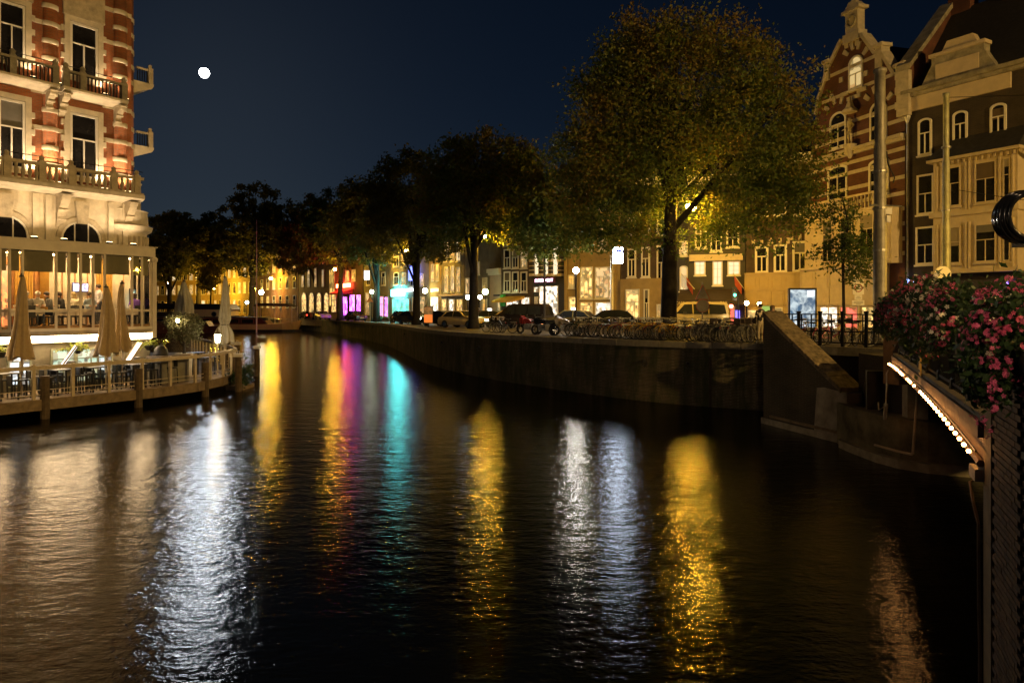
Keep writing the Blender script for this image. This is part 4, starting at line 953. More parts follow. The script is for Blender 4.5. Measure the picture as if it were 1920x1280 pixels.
# service counter, covered grill, planters, olive tree, lantern
p, an = inn(318, 1.3); t = thing('service_counter', 'grey service counter with a wooden top on the terrace', 'counter', (p.x, p.y, ZD), an)
MB().box(-.9, .75, -.4, .4, 0, 1.22).build('carcass', mat('counter_grey', (.20, .19, .15), .7, 0, .2, 3), t); MB().box(-.95, .8, -.45, .45, 1.22, 1.3).build('worktop', WOODDK, t)
p2_, an2 = inn(299, 1.45); t = thing('covered_grill', 'dark domed grill cover standing on the service counter', 'grill', (p2_.x, p2_.y, ZD + 1.3), an2)
MB().lathe(0, 0, [(.32, 0), (.33, .12), (.28, .32), (.16, .45), (.03, .5)], 14).build('dome', mat('grill_cover', (.035, .033, .028), .7), t, True)
MB().tube([(-.06, 0, .48), (-.06, 0, .56), (.06, 0, .56), (.06, 0, .48)], .015, 5).build('handle', DARKIRON, t)
ol = thing('olive_tree', 'small round olive tree in a cream planter on the terrace', 'tree', (PX(345, 36.2), 36.2, ZD))
MB().lathe(0, 0, [(.36, 0), (.42, 1.1), (.46, 1.18), (.40, 1.2), (.38, 1.1)], 14).build('planter', CREAMF, ol)
MB().tube([(0, 0, 1.1), (.02, 0, 1.6), (-.06, 0, 2.0)], [.09, .07, .05], 8).tube([(.02, 0, 1.5), (-.35, .05, 2.0), (-.6, .1, 2.5)], [.06, .045, .02], 6).tube([(-.02, 0, 1.8), (.3, 0, 2.3), (.5, -.1, 2.8)], [.05, .035, .015], 6).build('trunk', BARK, ol)
rg = np.random.default_rng(11); th = rg.normal(0, 1, (90, 3)); th /= np.linalg.norm(th, axis=1)[:, None]; th *= rg.uniform(.5, 1.05, (90, 1))
v_, f_ = leafcloud(th * np.array([1.0, .9, .85]) + np.array([-.02, 0, 2.55]), .11, 4200, .055, rg)
leafobj('crown', v_, f_, leafmat('olive_leaf', [(0, (.05, .055, .022)), (.5, (.11, .115, .05)), (1, (.20, .19, .10))], .2), ol)
bl_ = thing('globe_bulb', 'small glowing bulb hanging inside the olive tree', 'lamp', (PX(333, 35.3), 35.3, PZ(601, 35.3)))
MB().ball((0, 0, 0), .09, 10, 6).build('globe', emis('olive_bulb', (1, .7, .36), 130), bl_, True); MB().tube([(0, 0, .08), (0, .1, .5)], .008, 4).build('cord', BLACKP, bl_)
p, an = along(16.15); t = thing('terrace_lantern', 'white glowing lantern on the terrace railing by the tied parasol', 'lantern', (PX(408, 36.6), 36.6, ZD))
MB().tube([(0, 0, 0), (0, 0, 1.72)], .035, 8).build('stem', WOODPALE, t)
MB().lathe(0, 0, [(.10, 1.72), (.17, 2.15)], 6).build('globe', emis('lantern_white', (1, .8, .5), 60), t)
MB().lathe(0, 0, [(.20, 2.15), (.14, 2.25), (.05, 2.32), (.05, 2.40), (.02, 2.5)], 8).build('hood', mat('lantern_hood', (.20, .17, .12), .6), t)
for k, (px_, lab) in enumerate(((4, 'yellow green hanging basket beside the tall parasol'), (146, 'yellow green hanging basket over the second menu panel'), (279, 'yellow green hanging basket at the corner of the extension'))):
    u = G.u(px_, .25); p = G.a + G.d * u + Vector((G.d.y, -G.d.x)) * .25
    t = thing('hanging_basket', lab, 'plant', (p.x, p.y, 2.52), GA, 'hanging baskets under the strip light')
    MB().lathe(0, 0, [(.08, -.2), (.24, 0), (.24, .03)], 10).build('basket', DARKIRON, t)
    MB().tube([(0, 0, .02), (0, .10, .38)], .008, 4).build('hook', DARKIRON, t)
    c_ = rg.normal(0, 1, (30, 3)) * np.array([.25, .12, .09]) + np.array([0, 0, .06]); v_, f_ = leafcloud(c_, .05, 500, .05, rg)
    leafobj('foliage', v_, f_, leafmat('basket_leaf', [(0, (.10, .15, .02)), (.6, (.24, .28, .04)), (1, (.5, .42, .06))], .35), t)
# mooring posts in the water with white caps
for x_px, wy, top, lab in ((447, 36.0, 667, 'mooring post with a white cap right beside the terrace tip'), (445, 44.5, 645, 'white capped mooring post behind the terrace tip'), (482, 44.0, 652, 'white capped mooring post standing alone in open water')):
    X = PX(x_px, wy); z = PZ(top, wy); t = thing('mooring_post', lab, 'post', (X, wy, -1), 0, 'white capped mooring posts')
    MB().tube([(0, 0, 0), (0, 0, z + .95)], .17, 10).build('shaft', mat('pile_wood', (.1, .07, .04), .9), t)
    MB().box(-.2, .2, -.14, .14, z + .95, z + 1.12).build('cap', WHITEP, t); MB().tube([(-.05, 0, z + 1.1), (-.05, 0, z + 1.25), (.05, 0, z + 1.25), (.05, 0, z + 1.1)], .015, 5).build('handle', WHITEP, t)
wt = thing('waterside_plant', 'dark leafy water plants growing on a float beside the mooring post', 'plant', (-14.5, 37.4, -.05))
MB().box(-.6, .3, -.8, .8, -.1, .25).build('float', WOODDK, wt)
v_, f_ = leafcloud(rg.normal(0, 1, (40, 3)) * np.array([.28, .5, .25]) + np.array([-.1, 0, .75]), .12, 1100, .08, rg); leafobj('foliage', v_, f_, GER, wt)

# ------------------------------------------------------------------ street lamps hung over the street and on posts (they light the whole far bank)
SODIUM = (1.0, .53, .04); GALV0 = STEEL
def hung_lamp(label, px, py, Y, strength, r_=.22, span=(4.5, 4.5), col=SODIUM, key='sodium'):
    X, z = PX(px, Y), PZ(py, Y)
    t = thing('hanging_street_lamp', label, 'street lamp', (X, Y, z), 0, 'street lamps hung on wires over the quay street')
    MB().ball((0, 0, 0), r_, 10, 6, (1, 1, .75)).build('lamp_bowl', emis(key + '_lamp_%g' % strength, col, strength), t, True)
    MB().lathe(0, 0, [(r_ * .5, .0), (r_ * .45, r_ * .3), (.03, r_ * .6)], 10, r_ * .7).build('hood', BLACKP, t)
    MB().tube([(-span[0], 0, .9), (-span[0] * .5, 0, .55), (0, 0, r_ * 1.6), (span[1] * .5, 0, .55), (span[1], 0, .9)], .012, 4).build('span_wire', DARKIRON, t)
    return t
hung_lamp('bright sodium lamp hung in front of the big elm', 1291, 387, 37.6, 1600, .16)
hung_lamp('sodium lamp hung beside the trunk of the second elm', 908, 443, 55.2, 2100, .17)
hung_lamp('added sodium lamp hidden behind the big elm crown to light the house fronts', 1300, 392, 46.5, 2900, .18)  # added where the crown hides it, to light the fronts behind
hung_lamp('added sodium lamp hung out of view beyond the slender tram pole', 2015, 400, 27.0, 700)  # added out of view, stands in for street lighting on the right-hand houses
hung_lamp('sodium lamp hung above the row of parked cars', 762, 470, 77.0, 1400, .22)
hung_lamp('sodium lamp hung between the third and fourth elm', 716, 486, 92.0, 1000, .24)
hung_lamp('sodium lamp hung before the red awning', 628, 505, 103.0, 750, .24)
hung_lamp('sodium lamp hung behind the canopied tour boat', 508, 522, 138.0, 1000, .32)
hung_lamp('sodium lamp hung over the far square behind the barge', 402, 540, 158.0, 1200, .36)
hung_lamp('sodium lamp hung at the far end beside the hotel corner', 315, 530, 165.0, 1500, .36)
ml = thing('mast_lamp', 'added unseen mast with a sodium lamp that brightens the elms', 'street lamp', (38, -12, 3.0))  # unseen mast, added and placed to brighten the elm crowns
MB().lathe(0, 0, [(.22, 0), (.16, 2), (.10, 13.0)], 10).build('mast', GALV0, ml); MB().ball((0, 0, 13.5), .5, 12, 8).build('lamp_bowl', emis('mast_sodium', (1, .60, .17), 6500), ml, True); MB().lathe(0, 0, [(.3, 13.9), (.05, 14.1)], 10).build('hood', BLACKP, ml)
def globe_lamp(label, px, py, Y, strength, col=(1, .86, .6), r_=.2, key='globe', arm=False):
    X, z = PX(px, Y), PZ(py, Y); g = ZG(X, Y)
    t = thing('globe_lamp_post', label, 'street lamp', (X, Y, g), 0, 'post lamps along the shop fronts')
    MB().lathe(0, 0, [(.12, 0), (.10, .5), (.06, .6), (.045, z - g - r_)], 8).build('post', DARKIRON, t)
    MB().ball((0, 0, z - g), r_, 10, 7).build('globe', emis(key + '_%g' % strength, col, strength), t, True)
    MB().lathe(0, 0, [(.09, 0), (.07, .06), (.02, .12)], 8, z - g + r_ * .9).build('finial', DARKIRON, t)
globe_lamp('dazzling white post lamp beside the supermarket', 1080, 507, 47.0, 330, (1, .93, .78), .2, 'white_globe')
globe_lamp('green white post lamp behind the fourth elm', 697, 547, 90.0, 30, (.85, 1, .7), .26, 'green_globe')
globe_lamp('yellow green post lamp beside the turquoise sign', 797, 545, 82.0, 40, (.95, 1, .5), .3, 'yellow_globe')
globe_lamp('cool white post lamp just before the second elm trunk', 877, 557, 63.0, 25, (.8, .95, 1), .2, 'cool_globe')
globe_lamp('pale post lamp just behind the second elm trunk', 900, 557, 64.0, 25, (1, .97, .8), .2, 'pale_globe')
globe_lamp('greenish round post lamp on the narrow house front', 910, 547, 68.0, 20, (.8, 1, .45), .3, 'lime_globe')
globe_lamp('white post lamp by the striped person at the cafe', 1400, 568, 44.0, 60, (1, .75, .42), .14, 'cafe_globe')
globe_lamp('warm post lamp at the corner of the cream shop', 1424, 570, 46.0, 90, (1, .72, .3), .14, 'corner_globe')
globe_lamp('cool white post lamp between the moored boats', 463, 567, 128.0, 40, (.7, .85, 1), .3, 'boat_globe')
globe_lamp('warm white post lamp in front of the gothic arches', 490, 548, 140.0, 60, (1, .85, .5), .5, 'gothic_globe')

# ------------------------------------------------------------------ houses along the far side of the street
LITW = emis('lit_window_warm', (1, .66, .30), .8, False, 3.0); LITC = emis('lit_window_cream', (1, .76, .46), 1.0, False, 1.4)
LITY = emis('lit_window_yellow', (1, .62, .14), 1.2, False, 1.5); SHOPW = emis('shop_white', (1, .93, .78), 2.2, True, 3.4); SHOPY = emis('shop_yellow', (1, .66, .22), 1.5, False, 3.6)
SHOPR = emis('bar_red', (1, .10, .09), 1.5, True, 2.2); SHOPP = emis('bar_purple', (.5, .08, 1), 9, True, 1.8); SHOPT = emis('shop_teal', (.10, .85, .75), 2.5, True, 1.4)
OLDY = mat('ochre_render', (.36, .26, .11), .8, 0, .2, 1.5, .2); GREYR = mat('grey_render', (.22, .20, .16), .85, 0, .25, 1.5, .2)
BROWNB = brick('brown_house_brick', (.10, .060, .034), (.078, .046, .028), (.10, .08, .055)); ROSE = mat('rosy_render', (.46, .34, .27), .85, 0, .12, 1.5)
SLATE = mat('roof_slate', (.028, .026, .026), .7, 0, .4, 5, .5, 20); BLACKW = mat('black_painted_wall', (.032, .028, .023), .55, 0, .25, 2)
def house(name, label, xl, Yl, xr, Yr, ztop, wm, depth=9.0, roof=True, group='houses along the quay street', ground=None):
    fc = Facade(name, label, 'building', (PX(xl, Yl), Yl), (PX(xr, Yr), Yr), group)
    MB().box(0, fc.L - .01, 0, depth, 1.0, ztop).build('wall', wm, fc.root)
    MB().box(-.06, fc.L + .05, -.35, .3, ztop - .35, ztop + .05).box(-.03, fc.L + .02, -.2, .2, ztop - .6, ztop - .352).build('cornice', WHITEP if wm is not OLDY else CREAM, fc.root)
    if roof: MB().prism([(-.15, ztop + .05), (depth * .5, ztop + 3.2), (depth, ztop + .05)], .02, fc.L - .03, 'yz').build('roof', SLATE, fc.root)
    fc.ztop = ztop
    return fc
def put(fc, rects, **kw):
    for r_ in rects:
        x0, y0, x1, y1 = r_[:4]; u0, u1, z0, z1 = fc.rect(x0, y0, x1, y1)
        k = dict(kw); k.update(r_[5] if len(r_) > 5 else {}); window(fc, u0, u1, z0, z1, gm=(r_[4] if len(r_) > 4 and r_[4] else None), **k)
def rows(fc, cols, zs, wd=1.0, seed=0, lit=.25, **kw):
    r_ = random.Random(seed)
    for z0, z1 in zs:
        for k in range(cols):
            u = fc.L * (k + .5) / cols; window(fc, u - wd / 2, u + wd / 2, z0, z1, gm=(r_.choice((LITW, LITC, LITY)) if r_.random() < lit else None), **kw)
def part(fc, name, m, x0, y0, x1, y1, d0, d1):
    u0, u1, z0, z1 = fc.rect(x0, y0, x1, y1); return MB().box(u0, u1, -d1, -d0, z0, z1).build(name, m, fc.root)

# dark house with the white timber bay
a_, b_ = Vector((PX(1698, 42), 42)), Vector((PX(1920, 36.5), 36.5)); b_ = b_ + (b_ - a_).normalized() * 3.2
f1 = Facade('bay_house', 'dark brick house with a white timber bay and long white name board', 'building', a_, b_, 'houses along the quay street'); fr_ = f1.root; L1 = f1.L
zt1 = f1.z(1700, 180)
MB().box(0, L1, 0, 10, 1, zt1).build('wall', DARKBRICK, fr_)
MB().box(-.05, L1 + .05, -.45, .2, zt1, zt1 + .22).box(-.03, L1 + .03, -.25, .1, zt1 - .2, zt1 - .002).build('cornice', STONE2, fr_)
MB().prism([(.1, zt1 + .2), (4.4, 23.0), (8.6, zt1 + .2)], .4, L1, 'yz').build('roof', SLATE, fr_)
MB().prism([(-.3, zt1 - .4), (-.3, 18.6), (4.3, 23.3), (9, 18.6), (9, zt1 - .4)], -.25, .38, 'yz').build('party_wall', GABLEBRICK, fr_)
MB().add([(-.35, -.4, 18.6), (.5, -.4, 18.6), (.5, 4.3, 23.3), (-.35, 4.3, 23.3), (-.35, -.4, 18.95), (.5, -.4, 18.95), (.5, 4.3, 23.65), (-.35, 4.3, 23.65)],
         [(0, 3, 2, 1), (4, 5, 6, 7), (0, 1, 5, 4), (1, 2, 6, 5), (2, 3, 7, 6), (3, 0, 4, 7)]).build('raking_coping', STONE2, fr_)
for k in range(6): MB().box(-.32 - (.1 if k % 2 else 0), .42, -.42, -.08, 15.9 + k * .45, 15.9 + k * .45 + .44).build('quoin', STONE, fr_)
ch_ = MB().box(.2, 1.5, 4.2, 5.2, 22.6, 24.6).box(.1, 1.6, 4.1, 5.3, 24.6, 24.85).build('chimney', GABLEBRICK, fr_)
ch2 = MB().box(3.4, 5.4, 4.0, 5.0, 22.2, 24.4).box(3.3, 5.5, 3.9, 5.1, 24.4, 24.6).build('chimney', GABLEBRICK, fr_)
for k in range(4): MB().lathe(3.7 + k * .45, 4.5, [(.14, 24.6), (.11, 25.1)], 8).build('chimney_pot', GABLEBRICK, ch2)
u0, u1, z0, z1 = f1.rect(1704, 195, 1896, 158); MB().box(f1.u(1704), f1.u(1897), -.14, -.002, zt1 - 1.05, zt1 - .22).build('name_board', CREAM, fr_)
ua, ub = f1.u(1757), f1.u(1838)
MB().box(ua - .25, ub + .25, -.12, .5, zt1 + .22, zt1 + 1.75).prism([(ua - .9, zt1 + .22), (ua - .25, zt1 + .22), (ua - .25, zt1 + 1.4)], -.1, .4, 'xz').prism([(ub + .25, zt1 + .22), (ub + .9, zt1 + .22), (ub + .25, zt1 + 1.4)], -.1, .4, 'xz').build('attic_gable', STONE2, fr_)
MB().box(ua, ub, -.17, -.121, zt1 + .45, zt1 + 1.3).build('attic_board', CREAM, fr_)
MB().box(ua - .35, ub + .35, -.25, .5, zt1 + 1.75, zt1 + 1.95).prism([(ua + .3, zt1 + 1.95), (ub - .1, zt1 + 1.95), (ub - .35, zt1 + 2.5), (ua + .6, zt1 + 2.5)], -.1, .4, 'xz').build('attic_coping', CREAM, fr_)
put(f1, [(1722, 222, 1748, 291), (1787, 208, 1815, 269), (1857, 194, 1888, 256)], rise=.22, trans=.60, fw=.11)
put(f1, [(1720, 327, 1752, 402), (1718, 425, 1753, 496)], trans=.52, fw=.11)
OB = .75
def bayrect(x0, y0, x1, y1): return f1.rect(x0, y0, x1, y1, OB)
bu0, bu1 = f1.u(1750, OB), f1.u(1908, OB)
zb0, zbm, zb1 = f1.z(1800, 507, OB), f1.z(1800, 402, OB), f1.z(1800, 298, OB)
bay = MB().box(bu0, bu1, -OB, -.003, zb0, zb1).build('bay', CREAM, fr_)
MB().box(bu0 - .25, bu1 + .2, -OB - .28, -.004, zb1, zb1 + .16).build('bay_cornice', CREAM, bay)
MB().box(bu0 - .16, bu1 + .12, -OB - .16, -.005, zbm - .06, zbm + .22).build('bay_string_course', CREAM, bay)
MB().box(bu0 - .08, bu1 + .08, -OB - .1, -.006, zb0 - .14, zb0).build('bay_plinth', CREAM, bay)
MB().add([(bu0 - .3, -OB - .34, zb1 + .16), (bu1 + .2, -OB - .34, zb1 + .16), (bu1 + .2, -.01, zb1 + 1.35), (bu0 + .5, -.01, zb1 + 1.35), (bu0 - .3, -.01, zb1 + .16), (bu1 + .2, -.01, zb1 + .16)],
         [(0, 1, 2, 3), (0, 3, 4), (1, 5, 2), (0, 4, 5, 1), (3, 2, 5, 4)]).build('bay_roof', SLATE, bay)
for (y0, y1) in ((308, 384), (422, 493)):
    for (x0, x1) in ((1764, 1802), (1828, 1869)):
        u0, u1 = f1.u(x0, OB), f1.u(x1, OB); za, zz = f1.z(1815, y1, OB), f1.z(1815, y0, OB)
        window(f1, u0, u1, za, zz, CREAM, None, .08, -OB, 0, 1, .58, True, .07, bay)
    u0, u1 = f1.u(1881, OB), f1.u(1895, OB); window(f1, u0, u1, f1.z(1815, y1, OB), f1.z(1815, y0, OB), CREAM, None, .06, -OB, 0, 0, .6, False, .06, bay)
    for xc in (1754, 1758, 1812, 1818, 1875, 1900):
        u = f1.u(xc, OB); MB().box(u - .045, u + .045, -OB - .09, -OB - .002, f1.z(1815, y1 + 10, OB), f1.z(1815, y0 - 6, OB)).build('pilaster', CREAM, bay)
for k in range(22): MB().box(bu0 + .1 + k * .31, bu0 + .2 + k * .31, -OB - .12, -OB - .003, zb1 - .24, zb1 - .02).build('bracket', CREAM, bay)
MB().box(.02, L1, -.3, -.01, zb0 - 1.2, zb0 - .5).build('shop_fascia', mat('dark_fascia', (.03, .028, .035), .6), fr_)
put(f1, [(1705, 545, 1760, 610, SHOPY), (1775, 545, 1830, 610, SHOPW), (1845, 545, 1905, 612, SHOPY)], mull=1, trans=.75)
part(f1, 'blue_sign', emis('blue_sign', (.25, .40, 1), 5, False), 1706, 524, 1719, 532, .31, .36); part(f1, 'violet_sign', emis('violet_sign', (.28, .16, 1), 5, False), 1893, 527, 1912, 542, .31, .36)
MB().tube([(.18, -.12, 2.5), (.18, -.12, zt1 - .3)], .055, 6).lathe(.18, -.14, [(.06, 0), (.2, .35), (.2, .45)], 6, zt1 - 1.7).build('downpipe', STEEL, fr_)

# stepped gable house of red brick and pale bands
f2 = Facade('gable_house', 'tall red brick gable house with pale stone bands and an ornate pinnacle', 'building', (PX(1522, 50), 50), (PX(1697, 42.05), 42.05), 'houses along the quay street'); g_ = f2.root
out = [(1545, 205), (1538, 182), (1554, 128), (1580, 74), (1617, 64), (1643, 100), (1654, 98), (1680, 140), (1697, 134)]
poly = [(0, 1.0), (0, f2.z(1530, 250))] + [(f2.u(x), f2.z(x, y)) for x, y in out] + [(f2.L, 1.0)]
poly[2] = (f2.u(1526), f2.z(1530, 240))
MB().prism(poly, 0, .6, 'xz').build('wall', GABLEBRICK, g_)
MB().box(0.01, f2.L - .02, .6, 10, 1, f2.z(1530, 250)).build('side_wall', GABLEBRICK, g_)
ap_ = (f2.u(1598), f2.z(1598, 78)); ee = f2.z(1530, 245)
MB().prism([(.05, ee), ap_, (f2.L - .05, ee)], .61, 9.9, 'xz').build('roof', SLATE, g_)
# coping along the gable
cp = [(f2.u(x), f2.z(x, y)) for x, y in [(1531, 215), (1538, 182), (1554, 128), (1580, 74)]]; cp2 = [(f2.u(x), f2.z(x, y)) for x, y in [(1617, 64), (1643, 100), (1654, 98), (1680, 140)]]
for q in (cp, cp2):
    for a, b in zip(q[:-1], q[1:]): MB().bar((a[0], .2, a[1]), (b[0], .2, b[1]), .8, .22).build('coping', STONE, g_)
for x, y, w_, h_ in ((1552, 122, .5, 1.1), (1650, 92, .55, 1.2), (1690, 128, .6, 1.5)):
    u, z = f2.u(x), f2.z(x, y); MB().box(u - w_ / 2, u + w_ / 2, -.15, .5, z - h_, z + .1).box(u - w_ / 2 - .12, u + w_ / 2 + .12, -.25, .6, z + .1, z + .32).build('shoulder_block', STONE, g_)
uc, zc = ap_[0] + .05, f2.z(1598, 72)
MB().box(uc - .72, uc + .72, -.2, .5, zc - .25, zc + .35).box(uc - .55, uc + .55, -.12, .45, zc + .35, zc + 1.75).box(uc - .8, uc + .8, -.25, .55, zc + 1.75, zc + 1.95).prism([(uc - .7, zc + 1.95), (uc + .7, zc + 1.95), (uc + .25, zc + 2.4), (uc - .25, zc + 2.4)], -.15, .45, 'xz').lathe(uc, .15, [(.22, 0), (.25, .12), (.1, .25), (.14, .4), (.03, .5)], 8, zc + 2.4).build('pinnacle', STONE, g_)
MB().ring((uc, -.14, zc + 1.1), .36, .07, 'y', 18, 5).build('medallion', STONE2, g_)
for y in (197, 226, 255, 280, 301, 333, 363, 392, 420, 448, 475):
    z = f2.z(1685, y + 4); MB().box(.003, f2.L - .003, -.04, -.001, z, z + .24).build('stone_band', STONE, g_)
for y, x0, x1 in ((118, 1557, 1645), (165, 1542, 1675)):
    z = f2.z(1620, y); MB().box(f2.u(x0), f2.u(x1), -.04, -.001, z, z + .22).build('stone_band', STONE, g_)
MB().box(-.05, f2.L + .02, -.4, -.002, f2.z(1650, 270), f2.z(1650, 264)).box(-.02, f2.L, -.25, -.003, f2.z(1650, 276), f2.z(1650, 270) - .002).build('string_course', STONE, g_)
LITG = emis('gable_lit_window', (1, .72, .30), .62, False, 1.2)
put(f2, [(1592, 104, 1619, 166, LITG)], rise=.55, trans=.45, fw=.13)
put(f2, [(1557, 210, 1588, 278), (1632, 190, 1664, 264)], rise=.55, trans=.66, fw=.14)
put(f2, [(1553, 310, 1590, 384), (1630, 297, 1668, 366)], rise=.3, trans=.72, fw=.16)
for xc, yc, rr in ((1605, 104, 30), (1572, 212, 36), (1648, 192, 36)):
    for an_ in (40, 75, 105, 140):
        x, y = xc + math.cos(R(an_)) * rr * .62, yc + 18 - math.sin(R(an_)) * rr
        u, z = f2.u(x), f2.z(x, y); dx, dz = math.cos(R(an_)), math.sin(R(an_))
        MB().prism([(u - dz * .12, z + dx * .12), (u + dz * .12, z - dx * .12), (u + dx * .5 + dz * .17, z + dz * .5 - dx * .17), (u + dx * .5 - dz * .17, z + dz * .5 + dx * .17)], -.09, -.002, 'xz').build('voussoir', STONE, g_)
for x, y in ((1588, 86), (1608, 80), (1578, 150), (1624, 138), (1560, 182)):
    u, z = f2.u(x), f2.z(x, y); MB().box(u - .17, u + .17, -.07, -.002, z - .17, z + .17).build('stone_block', STONE, g_)
for x0, x1, y0 in ((1578, 1592, 180), (1590, 1615, 186), (1609, 1626, 172)): part(f2, 'scroll_panel', STONE, x0, y0 - 7, x1, y0, .0, .12)
z = f2.z(1600, 398); z2 = f2.z(1600, 372)
bal = MB().box(.1, f2.u(1667), -.9, -.002, z - .18, z).build('balcony', CREAM, g_)
MB().box(.1, f2.u(1667), -.92, -.78, z2 - .1, z2 + .04).build('coping', CREAM, bal)
lb = MB().lathe(0, 0, [(.06, 0), (.09, .2), (.045, .5), (.07, z2 - z - .1)], 6).mesh('baluster', CREAM)
for k in range(int((f2.u(1667) - .2) / .32)): link('baluster', lb, bal, (.25 + k * .32, -.85, z))
OBB = .8; ub0, ub1 = .25, f2.u(1672, OBB)
bb = MB().box(ub0, ub1, -OBB, -.01, f2.z(1610, 497, OBB), z - .19).build('bay', CREAM, g_)
for x0, x1 in ((1542, 1563), (1575, 1600), (1612, 1640), (1650, 1668)):
    window(f2, f2.u(x0, OBB), f2.u(x1, OBB), f2.z(1610, 488, OBB), f2.z(1610, 402, OBB), CREAM, None, .12, -OBB, 0, 1, .66, False, .07, bb)
MB().box(0, f2.u(1668), -.95, -.015, 1, f2.z(1610, 500, .9)).build('shop_base', CREAM, g_)
zc5 = f2.z(1610, 500, .9)
MB().box(-.02, f2.u(1668) + .05, -1.12, -.012, zc5, zc5 + .16).build('shop_cornice', CREAM, g_)
for k in range(5):
    w5 = f2.u(1668) / 5; MB().frame(k * w5 + .1, (k + 1) * w5 - .1, zc5 - 1.25, zc5 - .15, .06, -.99, -.951).build('shop_panel', CREAM, g_)
    MB().box(k * w5, k * w5 + .09, -1.0, -.952, 2.9, zc5 - .01).build('shop_pilaster', CREAM, g_)
MB().box(-.01, f2.u(1668) + .02, -1.06, -.953, f2.z(1610, 572, .95), f2.z(1610, 572, .95) + .12).build('shop_moulding', CREAM, g_)
for x0, x1, gm in ((1538, 1572, SHOPW), (1576, 1612, SHOPR), (1616, 1640, SHOPY), (1646, 1666, SHOPW)): window(f2, f2.u(x0, .95), f2.u(x1, .95), 2.9, f2.z(1610, 574, .95), CREAM, gm, .08, -.95, 0, 0, 0, False, .06)
# statue in its niche
un, zn = f2.u(1601), f2.z(1601, 272)
MB().lathe(un, -.32, [(.08, -.9), (.3, -.4), (.42, -.1), (.45, 0)], 10, zn).build('statue_bracket', STONE, g_)
MB().lathe(un, -.32, [(.5, 0), (.5, .15), (.28, .35), (.12, .8), (.03, 1.1)], 8, f2.z(1601, 212)).build('statue_canopy', STONE, g_)
bpy.context.view_layer.update()
sp_ = Vector((f2.a.x, f2.a.y, 0)) + Vector((f2.d.x, f2.d.y, 0)) * un + Vector((f2.d.y, -f2.d.x, 0)) * .32; sp_.z = zn
SJ = dict(STAND); SJ['ell'] = (-.34, 0, 1.14); SJ['wrl'] = (-.20, .1, 1.0); SJ['wrr'] = (.3, .2, 1.0)
sta = person('stone_statue', 'pale stone statue standing on a bracket between the gable windows', sp_, math.atan2(f2.d.y, f2.d.x) + math.pi, SJ, (STONE, STONE, STONE), STONE, None, 0, 1.05)
sta['category'] = 'statue'; sta.data.materials[3] = STONE

# cream shop house
f3 = house('cream_shop_house', 'brick house above a broad cream shop front lit yellow', 1399, 52.6, 1523, 50.1, 15.5, BROWNB)
put(f3, [(1416, 462, 1441, 512), (1451, 458, 1476, 511), (1486, 452, 1514, 510), (1416, 345, 1441, 405), (1451, 345, 1476, 405), (1486, 345, 1514, 405)], trans=.62, fw=.16)
for xc, yt in ((1428, 452), (1463, 448), (1500, 441)):
    for dx in (-15, 0, 15): part(f3, 'voussoir', CREAM, xc + dx - 3, yt - 2, xc + dx + 3, yt + 9, 0, .08)
OCHC = mat('ochre_shopfront', (.46, .34, .155), .6, 0, .08, 2); z51 = f3.z(1460, 514)
MB().box(0, f3.L, -.5, -.002, f3.z(1460, 572), z51).build('shop_fascia', OCHC, f3.root)
MB().box(0, f3.L + .02, -.6, -.01, z51, z51 + .12).box(-.01, f3.L, -.56, -.003, f3.z(1460, 545), f3.z(1460, 542)).build('fascia_moulding', OCHC, f3.root)
for k in range(5):
    w5 = f3.L / 5; MB().frame(k * w5 + .12, (k + 1) * w5 - .12, f3.z(1460, 541), z51 - .1, .05, -.53, -.501).build('fascia_panel', OCHC, f3.root)
    MB().box(k * w5 - .06 if k else 0, k * w5 + .06, -.55, -.502, f3.z(1460, 571), f3.z(1460, 546)).build('fascia_pilaster', OCHC, f3.root)
MB().box(0, f3.L, -.4, -.004, 1, f3.z(1460, 572) - .002).build('shop_base', OCHC, f3.root)
put(f3, [(1404, 580, 1424, 608, SHOPY), (1440, 576, 1470, 608, LITW)], y=-.4, mull=0, trans=0, sill=False)
gsn = part(f3, 'green_sign', emis('green_sign', (.12, .6, .12), .6, False), 1428, 574, 1448, 586, .42, .5)
# black cafe house
f4 = house('cafe_house', 'black painted cafe house with a dark awning and lit cream windows', 1291, 54.1, 1398, 52.7, 14.5, BLACKW)
part(f4, 'cornice_board', CREAM, 1293, 477, 1393, 489, 0, .3)
WCF = emis('cafe_window_light', (1, .74, .50), 1.0, False)
put(f4, [(1303, 425, 1325, 466), (1332, 412, 1354, 472), (1362, 408, 1386, 464)], fw=.13, trans=0, grid=2)
put(f4, [(1302, 489, 1323, 516, WCF), (1336, 489, 1355, 535, WCF), (1364, 489, 1388, 516, WCF)], fw=.1, trans=0, mull=1, grid=2)
aw = MB().prism([(-.02, f4.z(1340, 542)), (-1.7, f4.z(1340, 562)), (-1.7, f4.z(1340, 568)), (-.02, f4.z(1340, 560))], f4.u(1275), f4.u(1396), 'yz').build('awning', mat('dark_awning', (.045, .032, .022), .8), f4.root)
MB().box(f4.u(1275), f4.u(1396), -1.74, -1.70, f4.z(1340, 571), f4.z(1340, 564)).build('awning_fringe', mat('awning_fringe', (.05, .035, .022), .8), aw)
def text(s, size, m, parent, loc, name='lettering', ext=.01, rx=90):
    cu = bpy.data.curves.new(name, 'FONT'); cu.body = s; cu.size = size; cu.extrude = ext; cu.align_x = 'CENTER'; cu.materials.append(m); cu.resolution_u = 3
    tmp = bpy.data.objects.new('tmp_text', cu); COL.objects.link(tmp); bpy.context.view_layer.update(); dg = bpy.context.evaluated_depsgraph_get()
    me = bpy.data.meshes.new_from_object(tmp.evaluated_get(dg), depsgraph=dg); bpy.data.objects.remove(tmp)
    o = link(name, me, parent, loc); o.rotation_euler = (R(rx), 0, 0); return o
